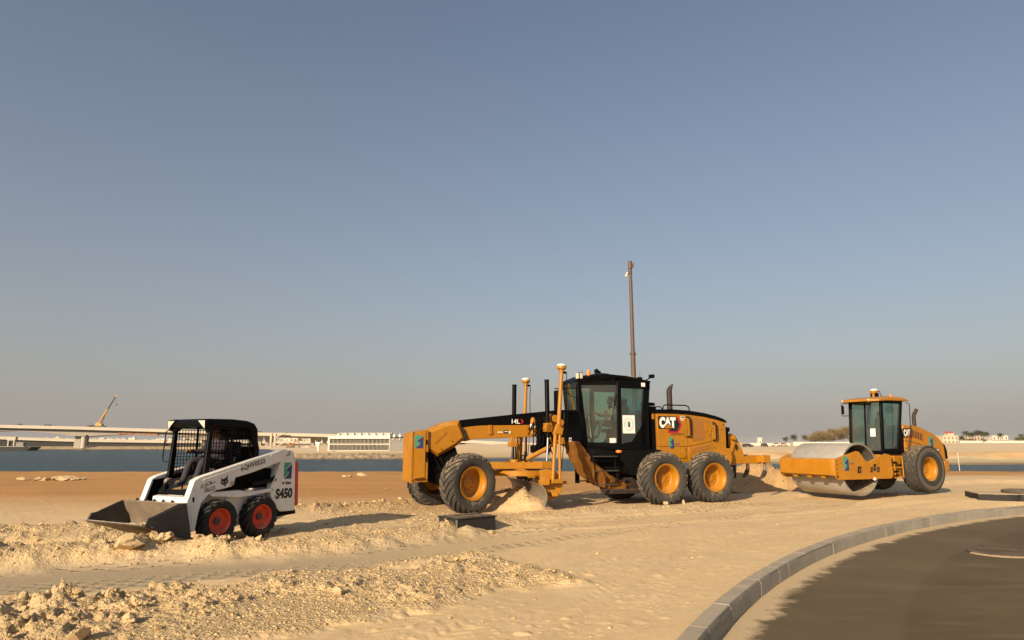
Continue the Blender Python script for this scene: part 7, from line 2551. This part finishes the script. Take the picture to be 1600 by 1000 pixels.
def scatter():
    r = np.random.default_rng(5)
    # candidates over the churned strips
    N = 140000
    x = r.uniform(-13, 10.5, N)
    y = np.exp(r.uniform(math.log(4.6), math.log(27.5), N))
    keep = np.abs(x / y) < .85
    x, y = x[keep], y[keep]
    z, rough, lane, rock, far, d = ground_height(x, y)
    rk = np.hypot(x - KC[0], y - KC[1])
    pr = np.clip(rough, 0, 1) ** 1.3 * .75 + .010 * (1 - lane)
    ok = (r.random(len(x)) < pr) & (rk > KR + .3)
    # keep clear of the loader's and grader's wheels
    x, y, z, rough = x[ok], y[ok], z[ok], rough[ok]
    s = .006 + .0075 * r.pareto(2.4, len(x))
    s = np.clip(s, .007, np.where(x < -2.8, .065, .034)) * (.7 + .02 * y)
    s = np.where(rough < .3, np.minimum(s, .03), s)
    app = s / y
    order = np.argsort(-app)[:38000]
    x, y, z, s = x[order], y[order], z[order], s[order]
    # the 280 that show largest are things of their own
    for i in range(280):
        if y[i] < 10.5 and not (x[i] < -6 and y[i] > 9.2):
            lb, gname = 'sandy clod strewn over the churned foreground berm', 'clods of the foreground berm'
        elif x[i] < 0.2 and y[i] < 14.6:
            lb, gname = 'sandy clod in the soil berm on the near side of the loader', 'clods of the berm beside the loader'
        elif x[i] < -1:
            lb, gname = 'sandy clod in the churned strip beyond the loader', 'clods of the strip beyond the loader'
        else:
            lb, gname = 'sandy clod on the ground along the near side of the grader', 'clods along the grader'
        o = bpy.data.objects.new('soil_clod', CL[i % 14])
        col.objects.link(o)
        o.location = (x[i], y[i], z[i] + s[i] * .02)
        o.scale = (s[i], s[i], s[i])
        o.rotation_euler = (r.uniform(-.4, .4), r.uniform(-.4, .4), r.uniform(0, 6.28))
        tag(o, lb, 'clod', gname)
    # the rest: one mass of crumbs
    base = []
    for k in range(8):
        bm = bmesh.new()
        bmesh.ops.create_icosphere(bm, subdivisions=1, radius=1.0)
        base.append((np.array([v.co[:] for v in bm.verts]) * (1 + .25 * r.standard_normal((len(bm.verts), 1))) * np.array([[1.1, .95, .72]]), np.array([[v.index for v in f.verts] for f in bm.faces])))
        bm.free()
    V, Fc = [], []
    off = 0
    ids = np.arange(280, len(x))
    for k in range(8):
        bv, bf = base[k]
        q = ids[ids % 8 == k]
        a = r.uniform(0, 6.28, len(q))[:, None]
        c, sn = np.cos(a), np.sin(a)
        S = s[q][:, None]
        P = np.stack([(bv[None, :, 0] * c - bv[None, :, 1] * sn) * S + x[q][:, None], (bv[None, :, 0] * sn + bv[None, :, 1] * c) * S + y[q][:, None], bv[None, :, 2] * S + z[q][:, None] + S * .0], -1)
        V.append(P.reshape(-1, 3))
        Fc.append((bf[None] + (np.arange(len(q)) * len(bv))[:, None, None]).reshape(-1, 3) + off)
        off += len(q) * len(bv)
    V = np.concatenate(V).astype(np.float32)
    Fc = np.concatenate(Fc).astype(np.int32)
    me = bpy.data.meshes.new('soil_crumbs')
    me.vertices.add(len(V))
    me.vertices.foreach_set('co', V.ravel())
    me.loops.add(Fc.size)
    me.loops.foreach_set('vertex_index', Fc.ravel())
    me.polygons.add(len(Fc))
    me.polygons.foreach_set('loop_start', np.arange(0, Fc.size, 3, dtype=np.int32))
    me.polygons.foreach_set('loop_total', np.full(len(Fc), 3, dtype=np.int32))
    me.update(calc_edges=True)
    o = obj('soil_crumbs', me, 'clod')
    o['kind'] = 'stuff'
    o['label'] = 'small crumbs of dry sandy soil scattered over the berms'


scatter()
# ---------------------------------------------------------------- separate pieces become parts of their own; tiny fittings stay joined
for o in list(bpy.data.objects):
    if o.type != 'MESH':
        continue
    nm = o.name.split('.')[0]
    if nm in ('bolt', 'gear_teeth', 'top_bracket', 'hydraulic_hose', 'notice_ring', 'company_name', 'rear_mesh', 'side_screen', 'hose_coil', 'maker_name', 'model_number', 'fleet_number', 'maker_letters', 'lettering'):
        o['kind'] = 'stuff'
    if nm in ('cab_rail', 'hinge', 'arm_pin', 'arm_rib', 'beam_end', 'side_rib', 'blade_bracket'):
        bm = bmesh.new()
        bm.from_mesh(o.data)
        bm.verts.ensure_lookup_table()
        seen, groups = set(), []
        for v in bm.verts:
            if v.index in seen:
                continue
            stack, g = [v], []
            seen.add(v.index)
            while stack:
                q = stack.pop()
                g.append(q.index)
                for e in q.link_edges:
                    w = e.other_vert(q)
                    if w.index not in seen:
                        seen.add(w.index)
                        stack.append(w)
            groups.append(set(g))
        bm.free()
        if len(groups) < 2:
            continue
        src = o.data
        for gi, g in enumerate(groups):
            order = sorted(g)
            remap = {a: i for i, a in enumerate(order)}
            me = bpy.data.meshes.new(nm)
            me.from_pydata([src.vertices[i].co[:] for i in order], [], [[remap[i] for i in p.vertices] for p in src.polygons if p.vertices[0] in g])
            for m in src.materials:
                me.materials.append(m)
            me.shade_smooth()
            me.set_sharp_from_angle(angle=RAD(35))
            if gi == 0:
                o.data = me
            else:
                c = o.copy()
                c.data = me
                col.objects.link(c)
                c.parent = o.parent


# ---------------------------------------------------------------- dusty air between the camera and the far shore
hz = bpy.data.materials.new('haze_air')
hz.use_nodes = True
hn = hz.node_tree
hn.nodes.remove(hn.nodes['Principled BSDF'])
pv = hn.nodes.new('ShaderNodeVolumePrincipled')
pv.inputs['Color'].default_value = (.82, .80, .78, 1)
pv.inputs['Density'].default_value = .00006
pv.inputs['Anisotropy'].default_value = .0
hn.links.new(pv.outputs[0], hn.nodes['Material Output'].inputs['Volume'])
MAT['haze_air'] = hz
hb = obj('haze', MB().box(-10500, 10500, -30, 9300, -7.5, 45), 'haze_air', smooth=0)
hb['kind'] = 'stuff'
hb['label'] = 'thin dusty haze over the whole site'
